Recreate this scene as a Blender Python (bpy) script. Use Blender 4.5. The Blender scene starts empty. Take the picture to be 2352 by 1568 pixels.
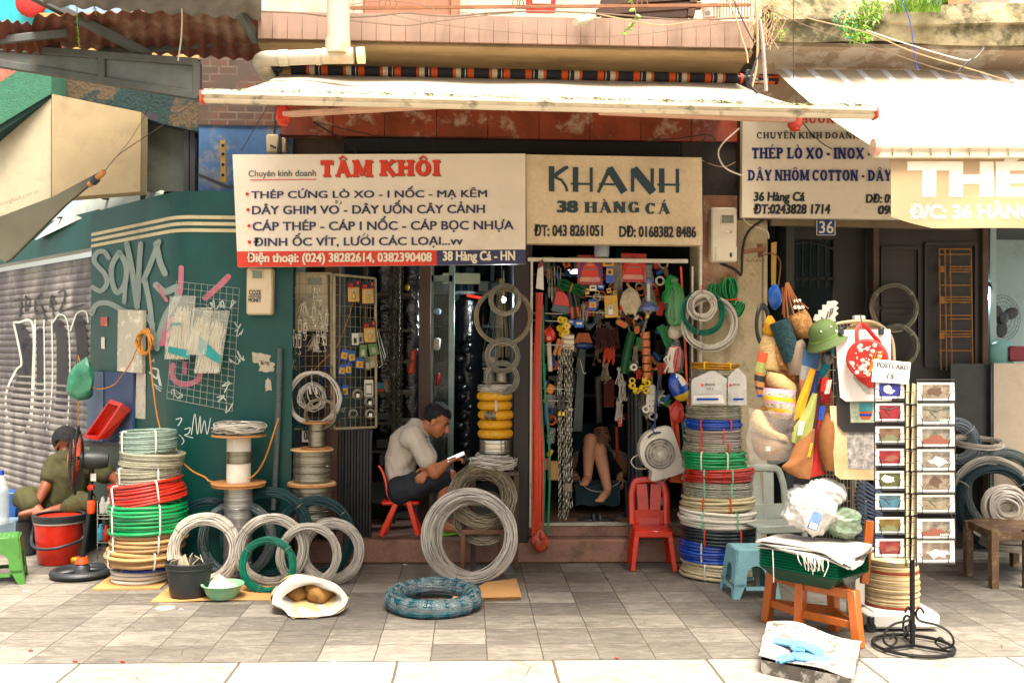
import bpy,math,random
import numpy as np
from mathutils import Matrix,Vector
random.seed(7);RNG=np.random.default_rng(7)
SC=bpy.context.scene
COL=SC.collection
PI=math.pi
# --------- camera, sky, sun, exposure
F=2292.0
CAM=np.array([0.0,-7.2,1.5])
YAW,PITCH,ROLL=math.radians(2.5),math.radians(0.77),math.radians(0.35)
fw=np.array([math.sin(YAW)*math.cos(PITCH),math.cos(YAW)*math.cos(PITCH),math.sin(PITCH)])
r0=np.array([math.cos(YAW),-math.sin(YAW),0.0])
u0_=np.cross(r0,fw)
RT=r0*math.cos(ROLL)+u0_*math.sin(ROLL)
UP=u0_*math.cos(ROLL)-r0*math.sin(ROLL)
cd=bpy.data.cameras.new('camera');cam=bpy.data.objects.new('camera',cd);COL.objects.link(cam)
cd.sensor_width=36.0;cd.lens=36.0*F/2352.0;cd.clip_start=0.05;cd.clip_end=500
cam.matrix_world=Matrix(((RT[0],UP[0],-fw[0],CAM[0]),(RT[1],UP[1],-fw[1],CAM[1]),(RT[2],UP[2],-fw[2],CAM[2]),(0,0,0,1)))
SC.camera=cam
SUN_EL,SUN_AZ=math.radians(70),math.radians(14)
w=bpy.data.worlds.new('World');SC.world=w;w.use_nodes=True
nt=w.node_tree
sky=nt.nodes.new('ShaderNodeTexSky');sky.sky_type='NISHITA';sky.sun_disc=False
sky.sun_elevation=SUN_EL;sky.sun_rotation=PI-SUN_AZ
sky.air_density=1.0;sky.dust_density=6.0;sky.ozone_density=0.6
nt.nodes['Background'].inputs['Strength'].default_value=0.1
wt=nt.nodes.new('ShaderNodeMix');wt.data_type='RGBA';wt.blend_type='MULTIPLY';wt.inputs[0].default_value=1;wt.inputs[7].default_value=(1.08,.97,.83,1)
nt.links.new(sky.outputs[0],wt.inputs[6]);nt.links.new(wt.outputs[2],nt.nodes['Background'].inputs[0])
sd=bpy.data.lights.new('sun','SUN');sd.energy=3.4;sd.angle=math.radians(34);sd.color=(1.0,0.94,0.85)
sun=bpy.data.objects.new('sun',sd);COL.objects.link(sun)
sdir=Vector((math.sin(SUN_AZ)*math.cos(SUN_EL),-math.cos(SUN_AZ)*math.cos(SUN_EL),math.sin(SUN_EL)))
sun.rotation_euler=sdir.to_track_quat('Z','Y').to_euler()
SC.view_settings.view_transform='Standard';SC.view_settings.look='None'
SC.view_settings.exposure=2.22;SC.view_settings.gamma=1.0
try:
 SC.cycles.max_bounces=8;SC.cycles.transparent_max_bounces=16;SC.cycles.diffuse_bounces=4
 SC.cycles.glossy_bounces=3;SC.cycles.use_denoising=True;SC.cycles.sample_clamp_indirect=4.0
 SC.cycles.caustics_reflective=False;SC.cycles.caustics_refractive=False
except Exception:
 pass
 # --------- placing by picture position (2352 px wide frame)
def ray(u,v):
 d=fw+RT*((u-1176.0)/F)+UP*((784.0-v)/F)
 return d
def P(u,v,Y):
 d=ray(u,v);t=(Y-CAM[1])/d[1]
 return CAM+d*t
def G(u,v,z=0.0):
 d=ray(u,v);t=(z-CAM[2])/d[2]
 return CAM+d*t
def S(Y):
 return(Y-CAM[1])/F
 # --------- materials
def lin(h):
 h=h.lstrip('#');c=[int(h[i:i+2],16)/255.0 for i in(0,2,4)]
 return[x/12.92 if x<=0.04045 else((x+0.055)/1.055)**2.4 for x in c]
MATS={};HEX={}
def mat(name,c,rough=0.6,metal=0.0,var=0.25,sc=7.0,bump=0.0,bsc=None,spec=0.4,alpha=1.0,stretch=(1,1,1),c2=None,dirt=0.0,dc='#3a3024',dsc=3.0,emit=0.0,trans=0.0,coat=0.0,dlo=0.52,dhi=0.66,isl=0.0):
 if name in MATS:return MATS[name]
 HEX[name]=c
 m=bpy.data.materials.new(name);m.use_nodes=True;MATS[name]=m
 n=m.node_tree.nodes;L=m.node_tree.links
 b=n['Principled BSDF']
 base=np.array(lin(c))if isinstance(c,str)else np.array(c,float)
 lo=np.clip(base*(1-var),0,1);hi=np.clip(base*(1+var*0.7),0,0.95)
 if c2:hi=np.array(lin(c2))
 tc=n.new('ShaderNodeTexCoord');mp=n.new('ShaderNodeMapping');mp.inputs['Scale'].default_value=stretch
 L.new(tc.outputs['Object'],mp.inputs['Vector'])
 no=n.new('ShaderNodeTexNoise');no.inputs['Scale'].default_value=sc;no.inputs['Detail'].default_value=6;no.inputs['Roughness'].default_value=0.62
 L.new(mp.outputs[0],no.inputs['Vector'])
 cr=n.new('ShaderNodeValToRGB');cr.color_ramp.elements[0].position=0.3;cr.color_ramp.elements[1].position=0.7
 cr.color_ramp.elements[0].color=(*lo,1);cr.color_ramp.elements[1].color=(*hi,1)
 L.new(no.outputs['Fac'],cr.inputs['Fac'])
 out=cr.outputs['Color']
 if dirt>0:
  n2=n.new('ShaderNodeTexNoise');n2.inputs['Scale'].default_value=dsc;n2.inputs['Detail'].default_value=9;n2.inputs['Roughness'].default_value=0.7
  L.new(mp.outputs[0],n2.inputs['Vector'])
  c3=n.new('ShaderNodeValToRGB');c3.color_ramp.elements[0].position=dlo;c3.color_ramp.elements[1].position=dhi
  c3.color_ramp.elements[0].color=(0,0,0,1);c3.color_ramp.elements[1].color=(dirt,dirt,dirt,1)
  L.new(n2.outputs['Fac'],c3.inputs['Fac'])
  mx=n.new('ShaderNodeMix');mx.data_type='RGBA'
  L.new(c3.outputs['Color'],mx.inputs[0]);L.new(out,mx.inputs[6]);mx.inputs[7].default_value=(*lin(dc),1)
  out=mx.outputs[2]
 if isl>0:
  ge=n.new('ShaderNodeNewGeometry');ma=n.new('ShaderNodeMapRange');ma.inputs['To Min'].default_value=1-isl;ma.inputs['To Max'].default_value=1+isl*.6
  L.new(ge.outputs['Random Per Island'],ma.inputs['Value']);mi_=n.new('ShaderNodeMix');mi_.data_type='RGBA';mi_.blend_type='MULTIPLY';mi_.inputs[0].default_value=1
  L.new(out,mi_.inputs[6]);L.new(ma.outputs[0],mi_.inputs[7]);out=mi_.outputs[2]
 L.new(out,b.inputs['Base Color'])
 rr=n.new('ShaderNodeMapRange');rr.inputs['To Min'].default_value=max(0.03,rough-0.12);rr.inputs['To Max'].default_value=min(1,rough+0.12)
 L.new(no.outputs['Fac'],rr.inputs['Value']);L.new(rr.outputs[0],b.inputs['Roughness'])
 b.inputs['Metallic'].default_value=metal
 b.inputs['Specular IOR Level'].default_value=spec
 b.inputs['Alpha'].default_value=alpha
 if trans:b.inputs['Transmission Weight'].default_value=trans
 if coat:b.inputs['Coat Weight'].default_value=coat;b.inputs['Coat Roughness'].default_value=0.15
 if emit:
  b.inputs['Emission Color'].default_value=(*base,1);b.inputs['Emission Strength'].default_value=emit
 if bump>0:
  n4=n.new('ShaderNodeTexNoise');n4.inputs['Scale'].default_value=bsc or sc*6;n4.inputs['Detail'].default_value=8
  L.new(mp.outputs[0],n4.inputs['Vector'])
  bp=n.new('ShaderNodeBump');bp.inputs['Strength'].default_value=bump;bp.inputs['Distance'].default_value=0.02
  L.new(n4.outputs['Fac'],bp.inputs['Height']);L.new(bp.outputs[0],b.inputs['Normal'])
 return m
 # --------- mesh builder
def rotm(ax,ay=0,az=0):
 return np.array(Matrix.Rotation(az,3,'Z')@Matrix.Rotation(ay,3,'Y')@Matrix.Rotation(ax,3,'X'))
def frame(d,up=(0,0,1)):
 z=np.array(d,float);z/=np.linalg.norm(z)+1e-12
 up=np.array(up,float)
 if abs(z@up)>0.97:up=np.array([0,1.0,0])if abs(z[1])<0.9 else np.array([1.0,0,0])
 x=np.cross(up,z);x/=np.linalg.norm(x);y=np.cross(z,x)
 return np.stack([x,y,z],1)
class MB:
 def __init__(s):s.V=[];s.F=[];s.n=0
 def add(s,v,f,mi=0):
  v=np.asarray(v,float).reshape(-1,3)
  if isinstance(f,np.ndarray):s.F.append((f.astype(np.int64)+s.n,mi))
  else:
   by={}
   for q in f:by.setdefault(len(q),[]).append(q)
   for q in by.values():s.F.append((np.array(q,np.int64)+s.n,mi))
  s.V.append(v);s.n+=len(v);return s
 def box(s,c,d,R=None,bev=0.0,mi=0):
  c=np.asarray(c,float);h=np.asarray(d,float)/2
  if bev<=0:
   v=np.array([[x,y,z]for x in(-1,1)for y in(-1,1)for z in(-1,1)],float)*h
   f=[(0,1,3,2),(4,6,7,5),(0,4,5,1),(2,3,7,6),(0,2,6,4),(1,5,7,3)]
  else:
   b=min(bev,0.45*2*h.min());v=[];cs=[(x,y,z)for x in(-1,1)for y in(-1,1)for z in(-1,1)]
   for q in cs:
    for a in range(3):
     p=np.array(q,float)*(h-b);p[a]=q[a]*h[a];v.append(p)
   v=np.array(v);ix={(q,a):i*3+a for i,q in enumerate(cs)for a in range(3)};f=[]
   for a in range(3):
    o=[k for k in range(3)if k!=a]
    for sg in(-1,1):
     q=[]
     for e in((-1,-1),(1,-1),(1,1),(-1,1)):
      t=[0,0,0];t[a]=sg;t[o[0]]=e[0];t[o[1]]=e[1];q.append(ix[(tuple(t),a)])
     f.append(q)
   for c_ in range(3):
    a,bb=[k for k in range(3)if k!=c_]
    for sa in(-1,1):
     for sb in(-1,1):
      t0=[0,0,0];t0[a]=sa;t0[bb]=sb;t1=list(t0);t0[c_]=-1;t1[c_]=1
      t0,t1=tuple(t0),tuple(t1);f.append([ix[(t0,a)],ix[(t1,a)],ix[(t1,bb)],ix[(t0,bb)]])
   for q in cs:f.append([ix[(q,0)],ix[(q,1)],ix[(q,2)]])
   g=[]
   for q in f:
    pts=v[q];nrm=np.cross(pts[1]-pts[0],pts[2]-pts[0]);g.append(q if nrm@pts.mean(0)>0 else q[::-1])
   f=g
  if R is not None:v=v@np.asarray(R).T
  return s.add(v+c,f,mi)
 def bar(s,a,b,wd,th,up=(0,0,1),bev=0.0,mi=0):
  a=np.asarray(a,float);b=np.asarray(b,float)
  return s.box((a+b)/2,(wd,th,np.linalg.norm(b-a)),frame(b-a,up),bev,mi)
 def tube(s,pts,r,seg=6,closed=False,caps=True,mi=0,flat=1.0):
  p=np.asarray(pts,float);n=len(p)
  if closed:t=np.roll(p,-1,0)-np.roll(p,1,0)
  else:t=np.gradient(p,axis=0)
  t/=np.linalg.norm(t,axis=1)[:,None]+1e-12
  f0=frame(t[0]);x=f0[:,0];X=np.zeros((n,3))
  for i in range(n):
   x=x-t[i]*(x@t[i]);nn=np.linalg.norm(x)
   x=x/nn if nn>1e-6 else frame(t[i])[:,0]
   X[i]=x
  Y=np.cross(t,X);rr=np.broadcast_to(np.asarray(r,float),(n,))
  a=np.arange(seg)*2*PI/seg
  v=p[:,None,:]+rr[:,None,None]*(np.cos(a)[None,:,None]*X[:,None,:]+flat*np.sin(a)[None,:,None]*Y[:,None,:])
  m=n if closed else n-1
  i=np.arange(m)[:,None];j=np.arange(seg)[None,:];i2=(i+1)%n;j2=(j+1)%seg
  f=np.stack([i*seg+j,i*seg+j2,i2*seg+j2,i2*seg+j],-1).reshape(-1,4)
  s.add(v.reshape(-1,3),f,mi)
  if caps and not closed:
   s.F.append((np.array([list(range(seg))[::-1]])+s.n-n*seg,mi));s.F.append((np.array([list(range(seg))])+s.n-seg,mi))
  return s
 def lathe(s,prof,c=(0,0,0),seg=24,R=None,mi=0,sx=1.0,sy=1.0):
  pr=np.asarray(prof,float);n=len(pr);a=np.arange(seg)*2*PI/seg
  v=np.stack([pr[:,None,0]*np.cos(a)*sx,pr[:,None,0]*np.sin(a)*sy,np.broadcast_to(pr[:,None,1],(n,seg))],-1).reshape(-1,3)
  if R is not None:v=v@np.asarray(R).T
  i=np.arange(n-1)[:,None];j=np.arange(seg)[None,:];j2=(j+1)%seg
  f=np.stack([i*seg+j,i*seg+j2,(i+1)*seg+j2,(i+1)*seg+j],-1).reshape(-1,4)
  return s.add(v+np.asarray(c,float),f,mi)
 def sphere(s,c,r,seg=16,ring=10,R=None,mi=0):
  r=np.broadcast_to(np.asarray(r,float),(3,));t=np.linspace(0,PI,ring+1)
  pr=np.stack([np.sin(t)+1e-5,-np.cos(t)],1);a=np.arange(seg)*2*PI/seg;n=ring+1
  v=np.stack([pr[:,None,0]*np.cos(a),pr[:,None,0]*np.sin(a),np.broadcast_to(pr[:,None,1],(n,seg))],-1).reshape(-1,3)*r
  if R is not None:v=v@np.asarray(R).T
  i=np.arange(n-1)[:,None];j=np.arange(seg)[None,:];j2=(j+1)%seg
  f=np.stack([i*seg+j,i*seg+j2,(i+1)*seg+j2,(i+1)*seg+j],-1).reshape(-1,4)
  return s.add(v+np.asarray(c,float),f,mi)
 def torus(s,c,R0,r,R=None,seg=40,rs=8,sy=1.0,flat=1.0,mi=0):
  a=np.arange(seg)*2*PI/seg
  b=np.arange(rs)*2*PI/rs
  v=np.stack([(R0+r*np.cos(b)[None,:])*np.cos(a)[:,None],sy*(R0+r*np.cos(b)[None,:])*np.sin(a)[:,None],flat*r*np.sin(b)[None,:]+0*a[:,None]],-1).reshape(-1,3)
  if R is not None:v=v@np.asarray(R).T
  i=np.arange(seg)[:,None];j=np.arange(rs)[None,:];i2=(i+1)%seg;j2=(j+1)%rs
  f=np.stack([i*rs+j,i2*rs+j,i2*rs+j2,i*rs+j2],-1).reshape(-1,4)
  return s.add(v+np.asarray(c,float),f,mi)
 def prism(s,poly,y0,y1,R=None,c=(0,0,0),mi=0):
  p=np.asarray(poly,float);n=len(p)
  v=np.concatenate([np.stack([p[:,0],np.full(n,y0),p[:,1]],1),np.stack([p[:,0],np.full(n,y1),p[:,1]],1)])
  if R is not None:v=v@np.asarray(R).T
  f=[list(range(n)),list(range(2*n-1,n-1,-1))]+[[i,i+n,(i+1)%n+n,(i+1)%n]for i in range(n)]
  return s.add(v+np.asarray(c,float),f,mi)
 def grid(s,pts,mi=0,thick=0.0):
  p=np.asarray(pts,float);n,m=p.shape[:2]
  i=np.arange(n-1)[:,None];j=np.arange(m-1)[None,:]
  f=np.stack([i*m+j,i*m+j+1,(i+1)*m+j+1,(i+1)*m+j],-1).reshape(-1,4)
  if thick:
   du=np.gradient(p,axis=0);dv=np.gradient(p,axis=1);nn=np.cross(du,dv);nn/=np.linalg.norm(nn,axis=2)[...,None]+1e-9
   s.add(p.reshape(-1,3),f[:,::-1],mi);s.add((p+nn*thick).reshape(-1,3),f,mi)
   k=s.n-2*n*m
   ed=[i_*m for i_ in range(n)]+[(n-1)*m+j_ for j_ in range(1,m)]+[i_*m+m-1 for i_ in range(n-2,-1,-1)]+list(range(m-2,0,-1))
   e=np.array(ed);e2=np.roll(e,-1)
   s.F.append((np.stack([e,e2,e2+n*m,e+n*m],1)+k,mi))
   return s
  return s.add(p.reshape(-1,3),f,mi)
 def quad(s,a,b,c,d,mi=0):return s.add([a,b,c,d],[(0,1,2,3)],mi)
 def verts(s):return np.concatenate(s.V)if s.V else np.zeros((0,3))
WM={}
def mesh_data(name,V,Fs,mats,smooth=True,sharp=38):
 me=bpy.data.meshes.new(name)
 nv=len(V);me.vertices.add(nv);me.vertices.foreach_set('co',np.ascontiguousarray(V,np.float32).ravel())
 nl=sum(f.size for f,_ in Fs);npoly=sum(len(f)for f,_ in Fs)
 me.loops.add(nl);me.polygons.add(npoly)
 me.loops.foreach_set('vertex_index',np.concatenate([f.ravel()for f,_ in Fs]).astype(np.int32))
 tot=np.concatenate([np.full(len(f),f.shape[1])for f,_ in Fs]).astype(np.int32)
 st=np.concatenate([[0],np.cumsum(tot)[:-1]]).astype(np.int32)
 me.polygons.foreach_set('loop_start',st)
 try:me.polygons.foreach_set('loop_total',tot)
 except Exception:pass
 me.polygons.foreach_set('material_index',np.concatenate([np.full(len(f),mi)for f,mi in Fs]).astype(np.int32))
 me.polygons.foreach_set('use_smooth',np.full(npoly,smooth))
 me.update(calc_edges=True);me.validate()
 if smooth:me.set_sharp_from_angle(angle=math.radians(sharp))
 for m in(mats if isinstance(mats,(list,tuple))else[mats]):me.materials.append(m)
 return me
def clean(name):return name
def thing(name,label,cat,loc=(0,0,0),rot=None,group=None):
 o=bpy.data.objects.new(name,None);COL.objects.link(o);o.empty_display_size=0.1
 M=Matrix.Translation(Vector([float(q)for q in loc]))
 if rot is not None:M=M@Matrix(rot).to_4x4()
 o.matrix_world=M;WM[o.name]=np.array(M)
 o['label']=label;o['category']=cat
 if group:o['group']=group
 return o
def obj(name,mb,mats,parent=None,local=False,smooth=True,label=None,sharp=38):
 V=mb.verts()
 o=bpy.data.objects.new(name,None)
 bpy.data.objects.remove(o)
 if parent is not None:
  W=WM[parent.name]
  if not local:
   Wi=np.linalg.inv(W);V=V@Wi[:3,:3].T+Wi[:3,3]
  me=mesh_data(name,V,mb.F,mats,smooth,sharp)
  o=bpy.data.objects.new(name,me);COL.objects.link(o);o.parent=parent
  WM[o.name]=W
 else:
  me=mesh_data(name,V,mb.F,mats,smooth,sharp)
  o=bpy.data.objects.new(name,me);COL.objects.link(o);WM[o.name]=np.eye(4)
 if label:o['label']=label
 return o
def solo(name,mb,mats,label=None,cat=None,group=None,kind=None,loc=None,rot=None,smooth=True,sharp=38):
 """one-mesh thing; geometry in world space (origin set to its foot) or local with loc/rot"""
 V=mb.verts()
 if loc is None:
  lo,hi=V.min(0),V.max(0);org=np.array([(lo[0]+hi[0])/2,(lo[1]+hi[1])/2,lo[2]])
  if kind=='structure':org=np.zeros(3)
  V=V-org;M=Matrix.Translation(Vector(org))
 else:
  M=Matrix.Translation(Vector([float(q)for q in loc]))
  if rot is not None:M=M@Matrix(rot).to_4x4()
 me=mesh_data(name,V,mb.F,mats,smooth,sharp)
 o=bpy.data.objects.new(name,me);COL.objects.link(o);o.matrix_world=M;WM[o.name]=np.array(M)
 if label:o['label']=label
 if cat:o['category']=cat
 if group:o['group']=group
 if kind:o['kind']=kind
 return o
def children(o):return[c for c in COL.objects if c.parent==o]
def dup(o,loc,rot=None,label=None,group=None):
 c=o.copy();COL.objects.link(c)
 M=Matrix.Translation(Vector([float(q)for q in loc]))
 if rot is not None:M=M@Matrix(rot).to_4x4()
 c.matrix_world=M;WM[c.name]=np.array(M)
 if label:c['label']=label
 if group:c['group']=group
 for ch in children(o):
  d=ch.copy();COL.objects.link(d);d.parent=c
  for g in children(ch):
   e=g.copy();COL.objects.link(e);e.parent=d
 return c
 # --------- lettering
def text_arr(s,bold=0.0,shear=0.0,space=1.0):
 c=bpy.data.curves.new('t','FONT');c.body=s;c.offset=bold;c.shear=shear;c.space_character=space;c.resolution_u=3
 o=bpy.data.objects.new('t',c);m=o.to_mesh()
 V=np.array([v.co[:]for v in m.vertices]);Fs=[list(p.vertices)for p in m.polygons]
 o.to_mesh_clear();bpy.data.objects.remove(o);bpy.data.curves.remove(c)
 return V[:,:2],Fs
def put_text(mb,s,q,bold=0.0,shear=0.0,space=1.0,mi=0,off=(0,0,0),arr=None):
 """letters stretched into the quad q = bottom-left, bottom-right, top-right, top-left (world points)"""
 V0,Fs=arr if arr else text_arr(s,0,shear,space)
 bw=np.array([bold,bold*.5]);lo,hi=V0.min(0)-bw,V0.max(0)+bw
 a,b,c,d=[np.asarray(p,float)for p in q];nrm_=np.cross(b-a,d-a);nrm_/=np.linalg.norm(nrm_)
 for i,sh in enumerate([(-1,-1),(1,-1),(1,1),(-1,1),(0,0)]if bold else[(0,0)]):
  t=(V0+bw*np.array(sh)-lo)/(hi-lo)
  x,y=t[:,:1],t[:,1:]
  W=a*(1-x)*(1-y)+b*x*(1-y)+c*x*y+d*(1-x)*y+np.asarray(off)+nrm_*.0004*i
  mb.add(W,Fs,mi)
 return mb
def tq(u0,v0,u1,v1,Y,s0=0.0,s1=0.0):
 return[P(u0,v1,Y),P(u1,v1+s0,Y),P(u1,v0+s1,Y),P(u0,v0,Y)]
def strokes_arr(word,thick=0.22,thin=0.12,serif=True,gap=0.16,slant=0.0):
 VV=[];FF=[];n=0;x0=0.0;lay=[0]
 def quadp(p,wd):
  nonlocal n
  p=np.array(p,float);m=len(p);t=np.gradient(p,axis=0);t/=np.linalg.norm(t,axis=1)[:,None]+1e-9
  nn=np.stack([-t[:,1],t[:,0]],1);wd=np.broadcast_to(np.asarray(wd,float),(m,))/2
  v=np.concatenate([p+nn*wd[:,None],p-nn*wd[:,None]])
  lay[0]+=1
  VV.append(np.concatenate([v,np.full((len(v),1),lay[0]*0.004)],1))
  for i in range(m-1):FF.append([n+i,n+m+i,n+m+i+1,n+i+1])
  n+=2*m
 def arc(cx,cy,rx,ry,a0,a1,k=18):
  a=np.radians(np.linspace(a0,a1,k));return np.stack([cx+rx*np.cos(a),cy+ry*np.sin(a)],1),a
 T,t=thick,thin
 for ch in word:
  base={'Â':'A','Ô':'O','É':'E','Ò':'O','Á':'A','À':'A','Ư':'U','Ơ':'O','Ê':'E','Ạ':'A'}.get(ch,ch);x=x0
  def st(px,y0=0.0,y1=1.0,wd=T,sb=True,su=True):
   quadp([(x+px,y0),(x+px,y1)],wd)
   if serif:
    e=wd*0.5+0.09
    if sb:quadp([(x+px-e,y0+t*.4),(x+px+e,y0+t*.4)],t*.8)
    if su:quadp([(x+px-e,y1-t*.4),(x+px+e,y1-t*.4)],t*.8)
  def ln(a,b,wd):quadp([(x+a[0],a[1]),(x+b[0],b[1])],wd)
  wth=0.8
  if base=='T':st(.4,su=False);ln((0,1-t*.7),(.8,1-t*.7),t*1.4);ln((.06,.72),(.06,1),.12);ln((.74,.72),(.74,1),.12)
  elif base=='H':wth=.95;st(.18);st(.77);ln((.18,.52),(.77,.52),t)
  elif base=='I':wth=.4;st(.2)
  elif base=='E':st(.2);ln((.2,1-t/2),(.78,1-t/2),t);ln((.2,.52),(.62,.52),t);ln((.2,t/2),(.8,t/2),t);ln((.74,0),(.74,.28),.1);ln((.72,.74),(.72,1),.1)
  elif base=='L':wth=.75;st(.2);ln((.2,t/2),(.76,t/2),t);ln((.7,0),(.7,.32),.12)
  elif base=='N':wth=.98;st(.16,wd=T*.75);st(.8,wd=T*.75);ln((.16,1),(.8,0),T)
  elif base=='M':wth=1.15;st(.16,wd=T*.8);st(1.0,wd=T);ln((.2,1),(.58,.1),T*.9);ln((.58,.1),(.96,1),t)
  elif base=='A':
   wth=.98;ln((.14,0),(.46,1),t*1.1);ln((.44,1),(.82,0),T);ln((.22,.32),(.7,.32),t*.9)
   if serif:ln((0,t*.4),(.3,t*.4),t*.8);ln((.64,t*.4),(1,t*.4),t*.8)
  elif base=='X':
   wth=.95;ln((.12,1),(.82,0),T);ln((.12,0),(.82,1),t*1.2)
   if serif:ln((0,t*.4),(.3,t*.4),t*.8);ln((.66,t*.4),(.96,t*.4),t*.8);ln((0,1-t*.4),(.3,1-t*.4),t*.8);ln((.66,1-t*.4),(.96,1-t*.4),t*.8)
  elif base=='Y':wth=.9;st(.45,0,.5,su=False);ln((.12,1),(.45,.42),T);ln((.8,1),(.45,.42),t*1.3);ln((0,1-t*.4),(.3,1-t*.4),t*.8);ln((.62,1-t*.4),(.92,1-t*.4),t*.8)
  elif base=='K':wth=.95;st(.18);ln((.22,.42),(.8,1),t*1.3);ln((.4,.6),(.84,0),T);ln((.66,t*.4),(1,t*.4),t*.8);ln((.6,1-t*.4),(.94,1-t*.4),t*.8)
  elif base in 'OQ':
   wth=.95;p,a=arc(x+.47,.5,.47-T/2,.5-t/2,0,360,34);quadp(p,t+(T-t)*np.abs(np.cos(a)))
  elif base in 'CG':
   wth=.9;p,a=arc(x+.47,.5,.47-T/2,.5-t/2,42,318,26);quadp(p,t+(T-t)*np.abs(np.cos(a))*.9);ln((.76,.66),(.76,.98),.11)
   if base=='G':ln((.74,.02),(.74,.42),T*.9);ln((.5,.42),(.9,.42),t*.8)
  elif base=='D' or base=='Đ':
   wth=.95;st(.2,su=True);p,a=arc(x+.3,.5,.62-T/2,.5-t/2,-90,90,20);quadp(p,t+(T-t)*np.abs(np.cos(a)))
   if base=='Đ':ln((0,.52),(.42,.52),t)
  elif base=='P':wth=.85;st(.2);p,a=arc(x+.36,.73,.46-T/2,.27-t/2,-90,90,16);quadp(p,t+(T-t)*np.abs(np.cos(a))*.8);ln((.2,1-t/2),(.4,1-t/2),t);ln((.2,.46+t/2),(.4,.46+t/2),t)
  elif base=='U':wth=.95;st(.18,.3,1,sb=False);st(.77,.3,1,wd=T*.7,sb=False);p,a=arc(x+.475,.32,.295,.32-t/2,180,360,16);quadp(p,np.linspace(T,T*.7,16))
  elif base=='-':wth=.4;ln((.02,.42),(.38,.42),t*1.3)
  elif base==' ':wth=.32
  m=x+wth/2-.02
  if ch in 'ÂÔÊ':quadp([(m-.24,1.07),(m,1.25),(m+.24,1.07)],.1)
  if ch in 'ÉÁ':quadp([(m-.06,1.06),(m+.14,1.28)],[.07,.15])
  if ch in 'ÒÀ':quadp([(m+.06,1.06),(m-.14,1.28)],[.07,.15])
  if ch in 'ƯƠ':quadp([(x+wth-.12,.86),(x+wth+.02,.98),(x+wth+.02,1.14)],.1);wth+=.06
  if ch=='Ạ':quadp([(m-.07,-.17),(m+.07,-.17)],.14)
  x0+=wth+gap*(0 if ch==' ' else 1)
 V=np.concatenate(VV);V[:,0]+=slant*V[:,1]
 return V,FF
def put_strokes(mb,word,q,mi=0,depth=0.05,face=-1,**k):
 V,Fs=strokes_arr(word,**k)
 lo,hi=V[:,:2].min(0),V[:,:2].max(0);t=(V[:,:2]-lo)/(hi-lo)
 a,b,c,d=[np.asarray(p,float)for p in q];x,y=t[:,:1],t[:,1:]
 W=a*(1-x)*(1-y)+b*x*(1-y)+c*x*y+d*(1-x)*y
 W=W+np.stack([0*V[:,2],face*V[:,2]*depth,0*V[:,2]],1)
 mb.add(W,Fs,mi);return mb
 # --------- recurring shapes
def arcpts(c,R0,a0,a1,k,ax=(1,0,0),ay=(0,0,1)):
 a=np.linspace(a0,a1,k)[:,None];return np.asarray(c,float)+R0*(np.cos(a)*np.asarray(ax,float)+np.sin(a)*np.asarray(ay,float))
def smooth_path(pts,k=8):
 p=np.asarray(pts,float);q=np.concatenate([[2*p[0]-p[1]],p,[2*p[-1]-p[-2]]]);out=[]
 for i in range(len(p)-1):
  a,b,c,d=q[i:i+4]
  for t in np.linspace(0,1,k,endpoint=False):
   out.append(.5*(2*b+(c-a)*t+(2*a-5*b+4*c-d)*t*t+(3*b-a-3*c+d)*t**3))
 out.append(p[-1]);return np.array(out)
def strands(mb,R0,ra,rz,n,wr,seg=56,sides=5,sy=1.0,wob=0.004,zoff=0.0,loose=0.0,mi=0):
 """n wire loops packed in a ring bundle (axis = local z)"""
 a=np.arange(seg)*2*PI/seg
 for k in range(n):
  q=2*PI*RNG.random();rho=math.sqrt(RNG.random())
  if k<n*0.45:rho=0.86+0.14*RNG.random()
  lz=1+max(loose,.25)*(RNG.random()if k>n*.85 else 0)
  rr=R0+ra*rho*math.cos(q)*lz+wob*np.sin(a*RNG.integers(1,4)+6*RNG.random())+wob*.6*np.sin(a*RNG.integers(3,7)+6*RNG.random())
  zz=rz*rho*math.sin(q)*lz+wob*np.sin(a*RNG.integers(1,4)+6*RNG.random())
  mb.tube(np.stack([rr*np.cos(a),sy*rr*np.sin(a),zz+zoff],1),wr,sides,closed=True,mi=mi)
def ring_tie(mb,R0,ra,rz,ang,wd=0.006,sy=1.0,mi=0):
 c=np.array([R0*math.cos(ang),sy*R0*math.sin(ang),0]);e=np.array([math.cos(ang),math.sin(ang),0])
 b=np.arange(12)*2*PI/12
 p=c+np.outer(np.cos(b)*(ra+.004),e)+np.outer(np.sin(b)*(rz+.004),[0,0,1])
 mb.tube(p,wd/2,4,closed=True,mi=mi)
def wire_coil(label,c,R0,ra,rz,n,wr,m,rot=None,tie=None,ties=(0.6,2.7,4.6),group=None,core=True,sy=1.0,name='wire_coil',cat='wire coil',loose=0.0,wob=0.004,tw=0.006):
 t=thing(name,label,cat,c,rot,group)
 mb=MB();strands(mb,R0,ra,rz,n,wr,sy=sy,loose=loose,wob=wob)
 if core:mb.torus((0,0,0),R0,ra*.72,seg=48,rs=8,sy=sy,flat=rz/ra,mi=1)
 wi=obj('wire',mb,[m,mat(m.name+' depth',np.array(lin(HEX[m.name]))*.45,.8)],t,local=True)  # core ring in darkened wire colour, painting the shade between strands
 if tie:
  for a in ties:
   k=MB();ring_tie(k,R0,ra,rz,a,tw,sy);obj('tie',k,tie,wi,local=True)
 return t
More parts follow.
